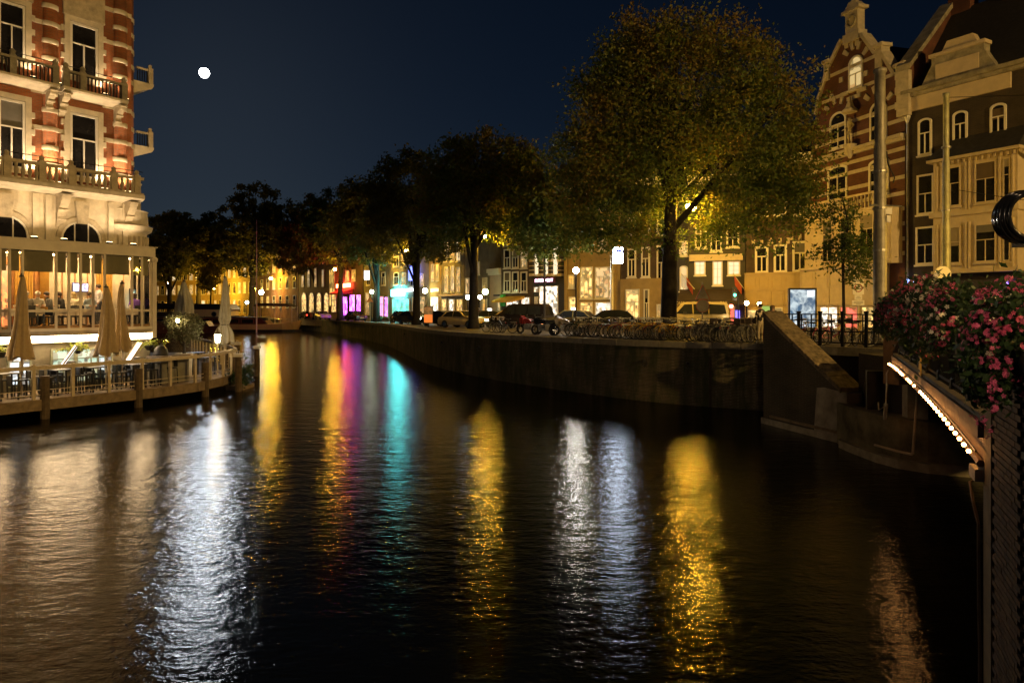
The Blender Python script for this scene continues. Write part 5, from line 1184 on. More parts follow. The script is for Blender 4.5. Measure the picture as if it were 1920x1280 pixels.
PALET = mat('pale_lettering', (.62, .52, .34), .7)
for s_, px_ in (('CAFE', 1279), ('\u2019T', 1304), ('GET', 1328), ('BAR', 1359)): text(s_, .30, PALET, aw, (f4.u(px_), -1.76, f4.z(1340, 570.5)))
put(f4, [(1276, 572, 1308, 606, LITC), (1332, 572, 1346, 612, SHOPR), (1348, 574, 1362, 612, SHOPR), (1366, 574, 1378, 612, SHOPR)], mull=0, trans=0, sill=False)
part(f4, 'blue_window', emis('neon_blue', (.10, .08, 1), 4, True), 1379, 582, 1387, 600, .05, .1)
for x, y in ((1338, 575), (1340, 586), (1371, 574)):
    u, z = f4.u(x, 1.2), f4.z(x, y, 1.2); MB().ball((u, -1.2, z), .16, 8, 6).tube([(u, -1.2, z + .14), (u, -1.2, z + .7)], .01, 4).build('red_lantern', emis('red_lantern', (1, .22, .12), 9), f4.root, True)
for px_, sg in ((1277, 1), (1382, 1)):              # two flags on slanting poles
    u = f4.u(px_ if px_ > 1300 else 1292, .2); z = f4.z(1340, 530)
    fl = MB().tube([(u - (.3 if px_ > 1300 else .6), -.1, z + .7), (u + .5, -1.4, z - .5)], .03, 5).build('flag_pole', CREAM, f4.root)
    MB().add([(u - .2, -.25, z + .5), (u + .35, -1.15, z - .3), (u + .35, -1.1, z - .95), (u - .15, -.4, z - .2)], [(0, 1, 2, 3)]).add([(u - .2, -.27, z + .5), (u + .35, -1.17, z - .3), (u + .35, -1.12, z - .95), (u - .15, -.42, z - .2)], [(3, 2, 1, 0)]).build('flag', mat('red_flag', (.55, .10, .03), .8, 0, .2, 3), fl)
f5 = house('narrow_dark_house', 'narrow dark house between the big elm trunk and the cafe', 1268, 54.7, 1290.5, 54.15, 13.2, BLACKW)
put(f5, [(1274, 452, 1290, 480, LITW), (1275, 498, 1290, 546, LITC, dict(rise=.2))], fw=.1, mull=1)
f6 = house('brick_house', 'brown brick house with a yellow stone ground floor behind the big elm', 1164, 58.2, 1267, 54.8, 14.8, BROWNB)
put(f6, [(1177, 466, 1193, 520), (1203, 463, 1219, 520), (1232, 460, 1249, 545), (1177, 390, 1193, 440), (1203, 390, 1219, 440), (1232, 390, 1249, 440)], fw=.13)
part(f6, 'stone_ground_floor', OLDY, 1165, 522, 1266, 612, 0, .2)
put(f6, [(1176, 542, 1202, 605, SHOPY, dict(mull=2)), (1210, 542, 1220, 610), (1234, 570, 1243, 606, LITW)], y=-.2, fw=.1, sill=False)
f7 = house('ornate_yellow_house', 'ornate yellow stone house with a tall glazed shop front', 1061, 61.8, 1163, 58.3, 16.5, OLDY)
put(f7, [(1066, 515, 1078, 540, LITY), (1067, 556, 1082, 606, SHOPY), (1088, 500, 1112, 560, SHOPY, dict(mull=2, grid=2)), (1116, 500, 1150, 560, LITW, dict(mull=3, grid=2)), (1088, 566, 1112, 606, SHOPY), (1116, 566, 1150, 606, SHOPW, dict(mull=2))], fw=.1, trans=.7)
put(f7, [(1070, 420, 1086, 470, LITW), (1096, 420, 1112, 470), (1122, 420, 1138, 470, LITW), (1070, 345, 1086, 395), (1096, 345, 1112, 395, LITW), (1122, 345, 1138, 395)], fw=.12, rise=.3)
for x in (1063, 1085, 1152): part(f7, 'pilaster', OLDY, x - 2, 480, x + 3, 608, 0, .25)
f8 = house('supermarket_house', 'dark house with tall bright windows above a brilliant white supermarket', 1000.5, 65.2, 1060.5, 61.9, 15.2, BLACKW)
BRW = emis('bright_upper_window', (1, .84, .56), 1.05, False)
put(f8, [(1003, 465, 1012, 516, BRW), (1020, 462, 1030, 516, BRW), (1037, 460, 1048, 516, BRW), (1003, 400, 1012, 452), (1020, 400, 1030, 452, BRW), (1037, 400, 1048, 452)], fw=.07, trans=.7, mull=0)
for x in (997.5, 1014, 1032, 1050):
    part(f8, 'pilaster', DARKBRICK, x, 488, x + 6, 520, 0, .3)
    for y in (486, 498, 506, 513): part(f8, 'stone_block', CREAM, x - .5, y, x + 6.5, y + (5 if y in (486, 513) else 1.5), .0, .36)
u0, u1, z0, z1 = f8.rect(1009, 520, 1046, 531); MB().box(u0, u1, -.5, -.3, z0, z1).build('sign_box', mat('sign_plum', (.12, .04, .07), .5), f8.root)
text('SUPERMARKT', (u1 - u0) / 6.6, emis('sign_pink', (1, .62, .85), 6, False), f8.root, ((u0 + u1) / 2, -.51, z0 + .12), 'sign_lettering')
put(f8, [(1012, 536, 1047, 606, SHOPW, dict(mull=2, trans=.45)), (1002, 538, 1010, 548, SHOPW), (1003, 556, 1009, 606, LITW)], fw=.06, sill=False)
f9 = house('six_window_house', 'brown house with six tall white sash windows over a yellow awning', 940, 69.2, 999.5, 65.3, 14.5, BROWNB)
put(f9, [(945.5, 467, 957.5, 503), (961, 466, 973, 503), (977, 465, 989, 503, LITW), (945.5, 509, 957.5, 548), (961, 509, 973, 548), (977, 509, 989, 548), (945.5, 425, 957.5, 460), (961, 425, 973, 460), (977, 425, 989, 460)], fw=.13, trans=.55)
put(f9, [(950, 563, 974, 606, SHOPW), (978, 557, 994, 606, SHOPW)], fw=.07, mull=1, trans=0, sill=False)
MB().prism([(-.02, f9.z(968, 555)), (-1.6, f9.z(968, 564)), (-1.6, f9.z(968, 567)), (-.02, f9.z(968, 560))], f9.u(946), f9.u(984), 'yz').build('awning', mat('yellow_awning', (.62, .36, .04), .8), f9.root)
part(f9, 'green_flag', mat('green_flag', (.04, .30, .06), .8), 944, 552, 949, 574, .05, .4)
f10 = house('pink_annex', 'low rosy rendered annex with one small dark plate', 918, 71.2, 939.5, 69.3, 8.2, ROSE, 6, False)
part(f10, 'street_plate', mat('plate_dark', (.03, .03, .06), .5), 926, 552, 937, 555, 0, .06); put(f10, [(934, 562, 939, 606, LITW)], fw=.05, mull=0, sill=False)
f11 = house('tree_house_front', 'dark house behind the second elm trunk with lit shop window', 872, 75.2, 917.5, 71.3, 15.5, GREYR)
put(f11, [(873, 521, 882, 552, LITW), (905, 520, 914, 548, LITY), (895, 490, 900, 515, LITC), (905, 560, 914, 606, LITY), (885, 470, 893, 500), (896, 560, 903, 606)], fw=.1)
f12 = house('ornate_lit_house', 'ornate dark stone house with uplit bay windows', 828, 80.2, 871, 75.3, 16.5, GREYR)
put(f12, [(834, 500, 842, 548, LITW), (845, 498, 853, 548, LITC), (856, 500, 864, 548, LITW), (834, 448, 842, 490, LITC), (845, 446, 853, 490, LITW), (856, 448, 864, 490, LITC), (829, 560, 838, 603, SHOPY), (842, 560, 853, 603, SHOPW), (857, 560, 868, 603, SHOPY)], fw=.11)
part(f12, 'shop_cornice', CREAM, 828, 551, 871, 555, 0, .4)
f13 = house('bright_yellow_shop', 'narrow bright yellow shop house', 805, 83.2, 827.5, 80.3, 14, OLDY)
put(f13, [(808, 540, 824, 547, emis('orange_sign', (1, .4, .12), 4, False)), (808, 556, 823, 600, SHOPW), (809, 495, 815, 528, LITY), (818, 495, 824, 528, LITY)], fw=.08, mull=0, sill=False)
f14 = house('turquoise_shop_house', 'grey house over a shop with a glowing turquoise sign', 730, 95.5, 804, 83.3, 15, GREYR)
put(f14, [(739, 510, 748, 534), (753, 510, 762, 534, LITY), (770, 512, 779, 536), (786, 512, 795, 536, LITW), (739, 470, 748, 500), (753, 470, 762, 500, LITY), (770, 470, 779, 500)], fw=.12, rise=.2)
tq = part(f14, 'glowing_sign', emis('turquoise_sign', (.10, .85, .85), 48, True), 740, 543, 761, 555, .2, .5)
put(f14, [(736, 560, 768, 600, SHOPT), (774, 556, 798, 600, LITW)], fw=.1, sill=False); part(f14, 'white_sign', emis('cool_sign', (.8, .9, 1), 6, False), 764, 541, 778, 546, .2, .3)
part(f14, 'blue_sign', emis('deep_blue_sign', (.12, .2, 1), 3, False), 785.5, 496, 789.5, 526, .3, 1.4)
f15 = house('grey_narrow_house', 'grey house with shuttered yellow windows and a pink lit door', 682, 104.5, 729, 95.6, 14, GREYR)
put(f15, [(688, 512, 695, 535), (704, 510, 711, 535, LITY), (716, 510, 723, 535), (686, 548, 693, 590, LITW), (713, 555, 720, 594, emis('pink_door', (1, .25, .6), 2.5, False)), (722, 556, 728, 594, SHOPP)], fw=.12)
f16 = house('red_awning_bar', 'bar with a red lit awning and purple neon windows', 640, 114.5, 681, 104.6, 13.5, BROWNB)
put(f16, [(648, 505, 655, 527, LITY), (660, 505, 667, 527, LITY), (642, 556, 652, 592, SHOPP), (656, 552, 666, 592, SHOPP), (669, 552, 677, 592, SHOPP)], fw=.1)
part(f16, 'red_sign', emis('red_sign', (1, .08, .03), 40, True), 638, 532, 661, 539, .3, .7)
MB().prism([(-.02, f16.z(655, 541)), (-1.8, f16.z(655, 549)), (-1.8, f16.z(655, 552)), (-.02, f16.z(655, 550))], f16.u(638), f16.u(662), 'yz').build('awning', mat('red_awning', (.5, .02, .03), .8), f16.root)
f17 = house('gothic_house', 'yellow lit house front with pointed gothic arches and long strips of light', 560, 131, 639, 114.6, 14, OLDY)
for x in (566, 580, 594, 608, 622): put(f17, [(x, 548, x + 9, 586, SHOPY, dict(rise=1.0, mull=0))], fw=.12, sill=False)
put(f17, [(566, 500, 570, 538, LITC), (577, 502, 581, 538, LITC), (590, 502, 594, 538, LITW), (604, 505, 608, 538, LITC), (618, 505, 628, 575, LITY, dict(grid=3))], fw=.1, sill=False)
f18 = house('orange_corner_house', 'orange brick corner house behind the tour boat canopy', 486, 150, 559, 131.2, 15, brick('orange_brick', (.40, .18, .06), (.32, .14, .05), (.3, .2, .12)))
rows(f18, 6, [(4.2, 6.6), (8.0, 10.2), (11.4, 13.4)], 1.5, 3, .45)
f19 = house('far_yellow_row', 'long yellow lit house front behind the far trees', 400, 172, 485, 151, 15, OLDY); rows(f19, 9, [(3.0, 6.0), (7.5, 10.0), (11.2, 13.4)], 1.5, 4, .45)
f20 = house('far_hotel_row', 'far yellow lit house front beside the hotel corner', 270, 190, 399, 173, 15, OLDY); rows(f20, 12, [(3.0, 6.0), (7.5, 10.0), (11.2, 13.4)], 1.6, 5, .4)

# ------------------------------------------------------------------ trees
ELM = leafmat('elm_leaf', [(0.0, (.040, .070, .012)), (.45, (.090, .140, .020)), (.72, (.160, .170, .024)), (1.0, (.23, .150, .028))], .4, (5, 18, .30))
ELM2 = leafmat('elm_leaf_autumn', [(0.0, (.060, .070, .014)), (.45, (.115, .120, .022)), (1.0, (.19, .14, .028))], .4)
LAMPS = [Vector((PX(1291, 37.6), 37.6, PZ(387, 37.6))), Vector((PX(908, 55.2), 55.2, PZ(443, 55.2)))]
def tree(label, x, y, trunk_r, fork_z, lobes, nclump, nleaf, lsize, seed, m=None, lean=(0, 0), limbs=9, group='elms along the quay', name='elm_tree', sig=.42, zb=None):
    """lobes: ellipsoids (dx, dy, z, rx, ry, rz) relative to the trunk, z above the water"""
    rg = np.random.default_rng(seed); g = ZG(x, y) if zb is None else zb
    t = thing(name, label, 'tree', (x, y, g), 0, group)
    wt_ = np.array([l[3] * l[4] * l[5] for l in lobes]); wt_ = wt_ / wt_.sum()
    cs_ = []
    for l, n in zip(lobes, rg.multinomial(nclump, wt_)):
        d = rg.normal(0, 1, (n, 3)); d /= np.linalg.norm(d, axis=1)[:, None]; r_ = rg.uniform(.25, 1, (n, 1)) ** .55
        cs_.append(np.array([l[0], l[1], l[2] - g]) + d * r_ * np.array(l[3:6]))
    cs_ = np.concatenate(cs_)
    for lm in LAMPS:                                # leaves are cut back round a lamp, towards the canal
        q = cs_ + np.array([x, y, g]) - np.array(lm); tt = np.clip(-q[:, 1], 0, 9); e_ = q - np.stack([tt * -.2, -tt, tt * -.18], 1); cs_ = cs_[np.linalg.norm(e_, axis=1) > 1.15]
        q = cs_ + np.array([x, y, g]) - np.array(lm); tt = np.clip(-q[:, 1], 0, 9); e_ = q - np.stack([tt * (-.254 if x > 0 else .0), -tt, tt * -.36], 1); cs_ = cs_[np.linalg.norm(e_, axis=1) > 1.3]
    fz = fork_z - g; fk = Vector((lean[0], lean[1], fz))
    mb = MB(); top = Vector((lean[0] * 1.4, lean[1] * 1.4, max(l[2] + l[5] * .55 for l in lobes) - g))
    mb.tube([(0, 0, -.1), (lean[0] * .1, 0, .6), (lean[0] * .5, lean[1] * .5, fz * .5), fk, fk.lerp(top, .5) + Vector((.25, 0, 0)), top],
            [trunk_r * 1.35, trunk_r * 1.02, trunk_r * .92, trunk_r * .8, trunk_r * .4, .04], 10)
    mb.build('trunk', BARK, t, True)
    bm_ = MB(); order = np.argsort(-np.linalg.norm(cs_ - np.array(fk), axis=1))
    far = [Vector(cs_[i]) for i in order[: max(limbs * 4, 8)]]; rr = random.Random(seed); rr.shuffle(far); got = []
    for c_ in far:
        if all((c_ - q).length > 1.6 for q in got): got.append(c_)
        if len(got) >= limbs: break
    for k, e in enumerate(got):
        s0 = fk.lerp(top, rr.uniform(0, .35)); s0.z -= rr.uniform(0, fz * .12)
        mid = s0.lerp(e, .5) + Vector((rr.uniform(-.5, .5), rr.uniform(-.5, .5), rr.uniform(.1, .9)))
        rb = trunk_r * rr.uniform(.32, .5)
        pts = []
        for q in range(7):
            tt = q / 6; pts.append((1 - tt) ** 2 * s0 + 2 * tt * (1 - tt) * mid + tt * tt * e)
        bm_.tube(pts, [rb * (1 - .9 * q / 6) for q in range(7)], 6)
        for q in range(4):
            tt = rr.uniform(.3, .85); b0 = (1 - tt) ** 2 * s0 + 2 * tt * (1 - tt) * mid + tt * tt * e
            j = int(np.argmin(np.linalg.norm(cs_ - np.array(b0 + Vector((rr.uniform(-2, 2), rr.uniform(-2, 2), rr.uniform(-.5, 1.5)))), axis=1)))
            b1 = Vector(cs_[j]); r2 = rb * (1 - .9 * tt) * .7
            bm_.tube([b0, b0.lerp(b1, .5) + Vector((0, 0, .25)), b1], [r2, r2 * .6, .015], 5)
    bm_.build('limbs', BARK, t, True)
    v_, f_ = leafcloud(cs_, np.array([sig, sig, sig * .7]), nleaf, lsize, rg)
    leafobj('crown', v_, f_, m or ELM, t)
    return t
def crown(px, Y, specs):                            # (column, row, half width px, half height px, depth factor) -> ellipsoids round the trunk at px
    s = Y / F0; X = PX(px, Y)
    k = 1.0 if px > 1000 else 1.26
    return [(PX(cx, Y) - X, dy, PZ(cy, Y), hw * s * k, hw * s * df * k, hh * s * (1 + (k - 1) * .5)) for cx, cy, hw, hh, df, dy in specs]
def tree_px(label, px, Y, tr, forkpy, specs, *a, **k): return tree(label, PX(px, Y), Y, tr, PZ(forkpy, Y), crown(px, Y, specs), *a, **k)

tree_px('great spreading elm with a broad golden green crown by the parked bicycles', 1253, 37, .43, 420,
        [(1280, 170, 190, 135, .9, .5), (1170, 210, 115, 130, .9, 0), (1420, 200, 110, 120, .9, 0), (1110, 310, 85, 100, 1, 0), (1490, 300, 75, 110, 1, 0), (1290, 330, 230, 95, .8, 0),
         (1180, 405, 150, 65, .8, -.4), (1420, 400, 110, 70, .8, -.4), (1355, 75, 75, 60, 1, 0), (1215, 80, 80, 60, 1, 0), (1080, 420, 70, 50, .8, 0), (1510, 130, 28, 40, 1, 0), (1300, 440, 90, 30, .6, 0)],
        1150, 105000, .098, 1, ELM, (.1, 0), 18, sig=.42)
tree_px('second elm along the quay with a forked trunk behind the motorcycles', 888, 55, .42, 520,
        [(905, 320, 85, 62, 1, 0), (850, 360, 60, 60, 1, 0), (965, 350, 52, 75, 1, 0), (900, 410, 105, 45, .9, 0), (1000, 420, 45, 55, .9, 0)], 420, 34000, .15, 2, ELM, (0, 0), 11)
tree_px('slim young tree before the supermarket', 1021, 50, .10, 480, [(1030, 380, 60, 65, 1, 0), (1005, 445, 52, 50, 1, 0), (1065, 430, 50, 55, 1, 0)], 180, 12000, .15, 3, ELM, (0, 0), 6, name='street_tree')
tree_px('third elm beside the orange poster stand', 781, 72, .42, 540, [(775, 350, 72, 58, 1, 0), (745, 400, 60, 50, 1, 0), (820, 400, 45, 60, 1, 0), (770, 450, 85, 40, .9, 0)], 420, 28000, .18, 4, ELM2, (0, 0), 11)
tree_px('fourth elm with long low boughs beside the parked scooter', 706, 91, .45, 545, [(700, 400, 62, 50, 1, 0), (665, 430, 50, 45, 1, 0), (715, 460, 60, 38, 1, 0), (680, 375, 40, 40, 1, 0)], 420, 25000, .20, 5, ELM2, (0, 0), 10)
tree_px('fifth elm in front of the red awning bar', 638, 108, .5, 548, [(632, 415, 52, 55, 1, 0), (605, 440, 40, 50, 1, 0), (650, 465, 45, 38, 1, 0)], 380, 21000, .23, 6, ELM2, (0, 0), 9)
tree_px('sixth elm before the gothic arches', 592, 125, .5, 552, [(585, 430, 42, 58, 1, 0), (560, 460, 40, 48, 1, 0)], 360, 19000, .26, 7, ELM2, (0, 0), 8)
tree_px('tall dark elm rising above its neighbours behind the flag mast', 473, 146, .75, 545, [(485, 392, 48, 46, 1, 0), (470, 430, 60, 45, 1, 0), (530, 420, 45, 50, 1, 0), (490, 475, 70, 40, 1, 0), (545, 470, 35, 40, 1, 0), (440, 385, 22, 22, 1, 0)], 560, 28000, .30, 8, ELM2, (0, 0), 11)
tree_px('dark elm behind the grey furled parasols', 372, 160, .6, 545, [(372, 450, 38, 40, 1, 0), (400, 440, 30, 38, 1, 0), (420, 470, 40, 36, 1, 0), (375, 490, 45, 26, 1, 0)], 420, 21000, .32, 9, ELM2, (0, 0), 9)
tree_px('dark elm rising beside the hotel corner', 318, 150, .6, 550, [(318, 455, 42, 52, 1, 0), (345, 440, 32, 34, 1, 0), (300, 490, 40, 34, 1, 0)], 420, 21000, .31, 10, ELM2, (0, 0), 9)
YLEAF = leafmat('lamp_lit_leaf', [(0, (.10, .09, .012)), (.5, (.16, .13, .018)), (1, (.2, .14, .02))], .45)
tree_px('small bright yellow green tree under a lamp on the far square', 395, 152, .2, 555, [(395, 518, 14, 24, 1, 0), (385, 530, 12, 16, 1, 0)], 60, 2200, .36, 12, YLEAF, (0, 0), 5, name='street_tree')
tree_px('young thin street tree before the cream shop house', 1583, 28.5, .065, 470, [(1575, 440, 40, 60, 1, 0), (1600, 480, 42, 40, 1, 0), (1548, 480, 30, 36, 1, 0), (1610, 520, 26, 22, 1, 0), (1580, 390, 26, 36, 1, 0)],
        110, 2600, .075, 13, ELM, (-.06, 0), 9, name='street_tree', sig=.2)

# ------------------------------------------------------------------ poles, signs, kiosks
def pole(label, px, Y, top, r0, r1, m, collars=(), name='tram_pole', grp=None):
    X = PX(px, Y); g = ZG(X, Y); h = PZ(top, Y) - g
    t = thing(name, label, 'pole', (X, Y, g), 0, grp)
    MB().lathe(0, 0, [(r0 * 1.5, 0), (r0 * 1.5, .35), (r0, .5), (r0, h * .45), ((r0 + r1) / 2, h * .46), ((r0 + r1) / 2, h * .72), (r1, h * .73), (r1, h - .15), (r1 * 1.25, h - .12), (r1 * 1.25, h)], 14).build('shaft', m, t, True)
    for z in collars: MB().lathe(0, 0, [(r0 * 1.12, z), (r0 * 1.12, z + .08)], 14).build('collar', STEEL, t)
    return t, h
GALV = mat('weathered_zinc', (.30, .28, .23), .5, .3, .3, 3, .2, 20)
t, h = pole('thick grey tram pole behind the quay railing', 1650, 26.5, 130, .235, .19, GALV, (5.2, 6.6, 3.6))
MB().box(.1, .35, -.2, .05, 5.0, 5.25).box(.15, .3, -.2, 0, 4.7, 4.95).build('junction_box', WHITEP, t); MB().tube([(-.5, -.15, 5.35), (.75, -.15, 5.3)], .03, 5).build('cross_arm', STEEL, t)
MB().tube([(.2, -.1, 7.4), (.25, -.1, 6.9), (.5, -.1, 6.4), (.45, -.1, 6.2)], .025, 5).build('cable', BLACKP, t)
t, h = pole('slender greenish tram pole with a round sign behind the flowers', 1774, 33, 175, .18, .13, mat('green_zinc', (.33, .33, .22), .5, .2, .3, 3), (3.0, 6.0, 9.0))
MB().tube([(0, 0, h - .2), (4.2, -3.2, h - 1.0), (9, -7, h - 1.3)], .015, 4).build('span_wire', DARKIRON, t)
MB().lathe(-.18, -.25, [(.40, -.01), (.40, .01)], 20).build('round_sign', WHITEP, t); t.children[-1].rotation_euler = (0, 0, 0)
sg_ = [c_ for c_ in t.children if c_.name.startswith('round_sign')][0]; sg_.location = (-.12, -.22, PZ(505, 33) - ZG(PX(1774, 33), 33)); sg_.rotation_euler = (R(90), 0, 0)
pole('pale steel post carrying the blue and white shop sign', 1147, 46, 478, .11, .09, WHITEP, (), 'sign_pole')
X_, Y_ = PX(1158, 45.6), 45.6
bs = thing('illuminated_sign', 'bright white and blue illuminated sign in the elm leaves', 'sign', (X_, Y_, PZ(494, 45.6)))
MB().box(-.33, .33, -.1, .1, 0, 1.08).build('casing', WHITEP, bs); MB().box(-.31, .31, -.115, -.101, .02, 1.06).build('face', emis('cold_white_sign', (.72, .84, 1), 75), bs); MB().box(-.31, .31, -.125, -.116, .70, .86).build('blue_band', emis('sign_blue', (.05, .10, 1), 2.5, False), bs)
text('Club', .26, mat('sign_dark_letters', (.02, .02, .05), .5), bs, (0, -.126, .36), 'sign_lettering', .002) if False else None
MB().bar((-.5, 0, .2), (-.3, 0, .2), .04, .04).bar((-.5, 0, .9), (-.3, 0, .9), .04, .04).build('bracket', STEEL, bs)
ts_ = thing('traffic_sign', 'triangular and round traffic signs seen from behind on a white post', 'traffic sign', (PX(1317, 36), 36, ZG(PX(1317, 36), 36)))
gz = ZG(PX(1317, 36), 36); MB().tube([(0, 0, 0), (0, 0, PZ(528, 36) - gz)], .035, 8).build('post', WHITEP, ts_)
zt_, zm_ = PZ(535, 36) - gz, PZ(561, 36) - gz
GBACK = mat('sign_back_grey', (.42, .38, .30), .6)
MB().prism([(-.34, zm_), (.34, zm_), (0, zt_)], -.075, -.055, 'xz').build('triangle', GBACK, ts_); MB().ring((0, -.065, zm_ - .34), .33, .018, 'y', 24, 5).build('round_rim', mat('sign_red', (.5, .08, .04), .5), ts_)
rs_ = MB().prism([(.32 * math.cos(R(a)), zm_ - .34 + .32 * math.sin(R(a))) for a in range(0, 360, 15)], -.075, -.055, 'xz').build('round_plate', GBACK, ts_)
MB().bar((-.36, -.065, zm_), (0, -.065, zt_ + .03), .03, .03).bar((.36, -.065, zm_), (0, -.065, zt_ + .03), .03, .03).bar((-.36, -.065, zm_), (.36, -.065, zm_), .03, .03).build('triangle_rim', MATS['sign_red'], ts_)
zs = thing('zone_sign', 'white parking zone sign with a red ring and two small plates', 'traffic sign', (PX(1609, 30), 30, ZG(PX(1609, 30), 30))); gz = ZG(PX(1609, 30), 30)
MB().tube([(0, .03, 0), (0, .03, PZ(526, 30) - gz)], .03, 8).build('post', WHITEP, zs)
za, zb_ = PZ(552, 30) - gz, PZ(524, 30) - gz
SB = mat('sign_board_white', (.78, .74, .64), .5, 0, .05)
MB().box(-.24, .24, -.02, 0, za, zb_).build('board', SB, zs); MB().ring((0, -.028, (za + zb_) / 2 - .04), .16, .022, 'y', 24, 5).build('red_ring', MATS['sign_red'], zs)
MB().box(-.12, .08, -.024, -.0205, (za + zb_) / 2 - .02, (za + zb_) / 2 + .03).box(-.08, .12, -.024, -.0205, (za + zb_) / 2 - .1, (za + zb_) / 2 - .06).build('vehicle_symbol', BLACKP, zs)
text('ZONE', .11, BLACKP, zs, (0, -.024, zb_ - .12), 'lettering', .002)
MB().box(-.16, .16, -.02, 0, za - .23, za - .01).build('upper_plate', SB, zs); MB().box(-.26, .26, -.02, 0, za - .47, za - .25).build('lower_plate', SB, zs)
pl = MB()
for z, w_ in ((za - .09, .08), (za - .16, .11), (za - .31, .2), (za - .37, .2), (za - .42, .1)): pl.box(-w_, w_, -.0235, -.0205, z - .012, z + .012)
pl.build('printed_lines', mat('grey_print', (.2, .19, .17), .7), zs)
bbd = thing('advertising_display', 'tall dark advertising display with a blue glowing poster', 'display', (PX(1504, 33), 33, ZG(PX(1504, 33), 33)), R(-14)); gz = ZG(PX(1504, 33), 33)
zt_ = PZ(540, 33) - gz
MB().box(-.62, .62, -.16, .16, 0, .55).box(-.62, -.55, -.16, .16, .55, zt_).box(.55, .62, -.16, .16, .55, zt_).box(-.55, .55, -.16, .16, zt_ - .07, zt_).box(-.55, .55, .1, .16, .55, zt_ - .07).build('cabinet', mat('display_case', (.025, .024, .022), .4), bbd)
def poster():
    m, n, l, p = _new('blue_poster'); p.inputs['Base Color'].default_value = (.1, .1, .1, 1)
    tc = n.new('ShaderNodeTexCoord'); nz = n.new('ShaderNodeTexNoise'); nz.inputs['Scale'].default_value = 2.6; nz.inputs['Detail'].default_value = 5; nz.inputs['Distortion'].default_value = 1.2
    l.new(tc.outputs['Object'], nz.inputs['Vector']); r = n.new('ShaderNodeValToRGB'); r.color_ramp.elements[0].position = .42; r.color_ramp.elements[0].color = (.05, .16, .30, 1)
    r.color_ramp.elements[1].position = .62; r.color_ramp.elements[1].color = (.8, .95, 1, 1); l.new(nz.outputs['Fac'], r.inputs['Fac']); l.new(r.outputs['Color'], p.inputs['Emission Color']); p.inputs['Emission Strength'].default_value = .8; return m
MB().box(-.55, .55, -.14, -.1, .56, zt_ - .08).build('poster', poster(), bbd)
pst = MB()
for k, (x, z, w_, h_) in enumerate(((-.35, .86, .5, .05), (-.35, .76, .35, .05), (-.38, .64, .6, .04), (.3, 1.0, .12, .04), (.3, .9, .12, .04))): pst.box(x, x + w_, -.146, -.1405, z, z + h_)
pst.box(.2, .52, -.146, -.1405, zt_ - .42, zt_ - .12).build('poster_text', emis('poster_white', (.9, .97, 1), 1.2, False), bbd)
op = thing('poster_stand', 'orange and brown advertising poster stand beside the third elm', 'poster stand', (PX(803, 62), 62, ZG(PX(803, 62), 62)), R(10)); gz = ZG(PX(803, 62), 62)
z0, z1 = .35, PZ(574, 62) - gz
MB().frame(-.42, .42, z0, z1, .05, -.12, .12).box(-.06, .06, -.08, .08, 0, z0).build('frame', BLACKP, op); MB().box(-.37, .37, -.08, .08, z0 + .05, z0 + (z1 - z0) * .5).build('lower_poster', emis('poster_orange', (1, .20, .03), .9, False), op); MB().box(-.37, .37, -.079, .079, z0 + (z1 - z0) * .5, z1 - .05).build('upper_poster', emis('poster_brown', (.35, .14, .05), .7, False, 5), op)
ws = thing('illuminated_sign', 'square white illuminated sign hanging between the fourth elm and the grey house', 'sign', (PX(688, 96), 96, PZ(525, 96)))
MB().box(-.36, .36, -.1, .1, 0, 1.3).build('casing', WHITEP, ws); MB().box(-.34, .34, -.115, -.101, .03, 1.27).build('face', emis('white_square_sign', (.95, .9, 1), 6), ws); MB().tube([(-.2, .0, 1.3), (-.2, 8, 1.5)], .04, 5).build('bracket', STEEL, ws)
tg = thing('warning_sign', 'orange triangular warning sign on a thin post before the grey house', 'traffic sign', (PX(694, 88), 88, ZG(PX(694, 88), 88))); gz = ZG(PX(694, 88), 88); zc_ = PZ(566, 88) - gz
MB().tube([(0, 0, 0), (0, 0, zc_ + .4)], .04, 6).build('post', STEEL, tg); MB().prism([(-.42, zc_), (.42, zc_), (0, zc_ + .65)], -.07, -.045, 'xz').build('triangle', mat('orange_sign_face', (.75, .42, .2), .5), tg); MB().bar((-.42, -.06, zc_), (0, -.06, zc_ + .65), .05, .05).bar((.42, -.06, zc_), (0, -.06, zc_ + .65), .05, .05).bar((-.42, -.06, zc_), (.42, -.06, zc_), .05, .05).build('rim', MATS['sign_red'], tg)
tl = thing('traffic_light', 'green glowing traffic light before the cafe awning', 'traffic light', (PX(1377, 45), 45, ZG(PX(1377, 45), 45))); gz = ZG(PX(1377, 45), 45); zc_ = PZ(553, 45) - gz
MB().tube([(.25, 0, 0), (.25, 0, zc_ + .3)], .05, 6).build('post', BLACKP, tl); MB().box(-.12, .14, -.1, .1, zc_ - .35, zc_ + .5).bar((.1, 0, zc_ + .2), (.25, 0, zc_ + .2), .04, .04).build('housing', BLACKP, tl); MB().ball((.0, -.1, zc_), .09, 8, 6).build('green_lens', emis('green_light', (.05, 1, .5), 12, False), tl); MB().ball((.0, -.09, zc_ + .3), .08, 8, 6).build('red_lens', mat('dead_lens', (.1, .01, .01), .3), tl)
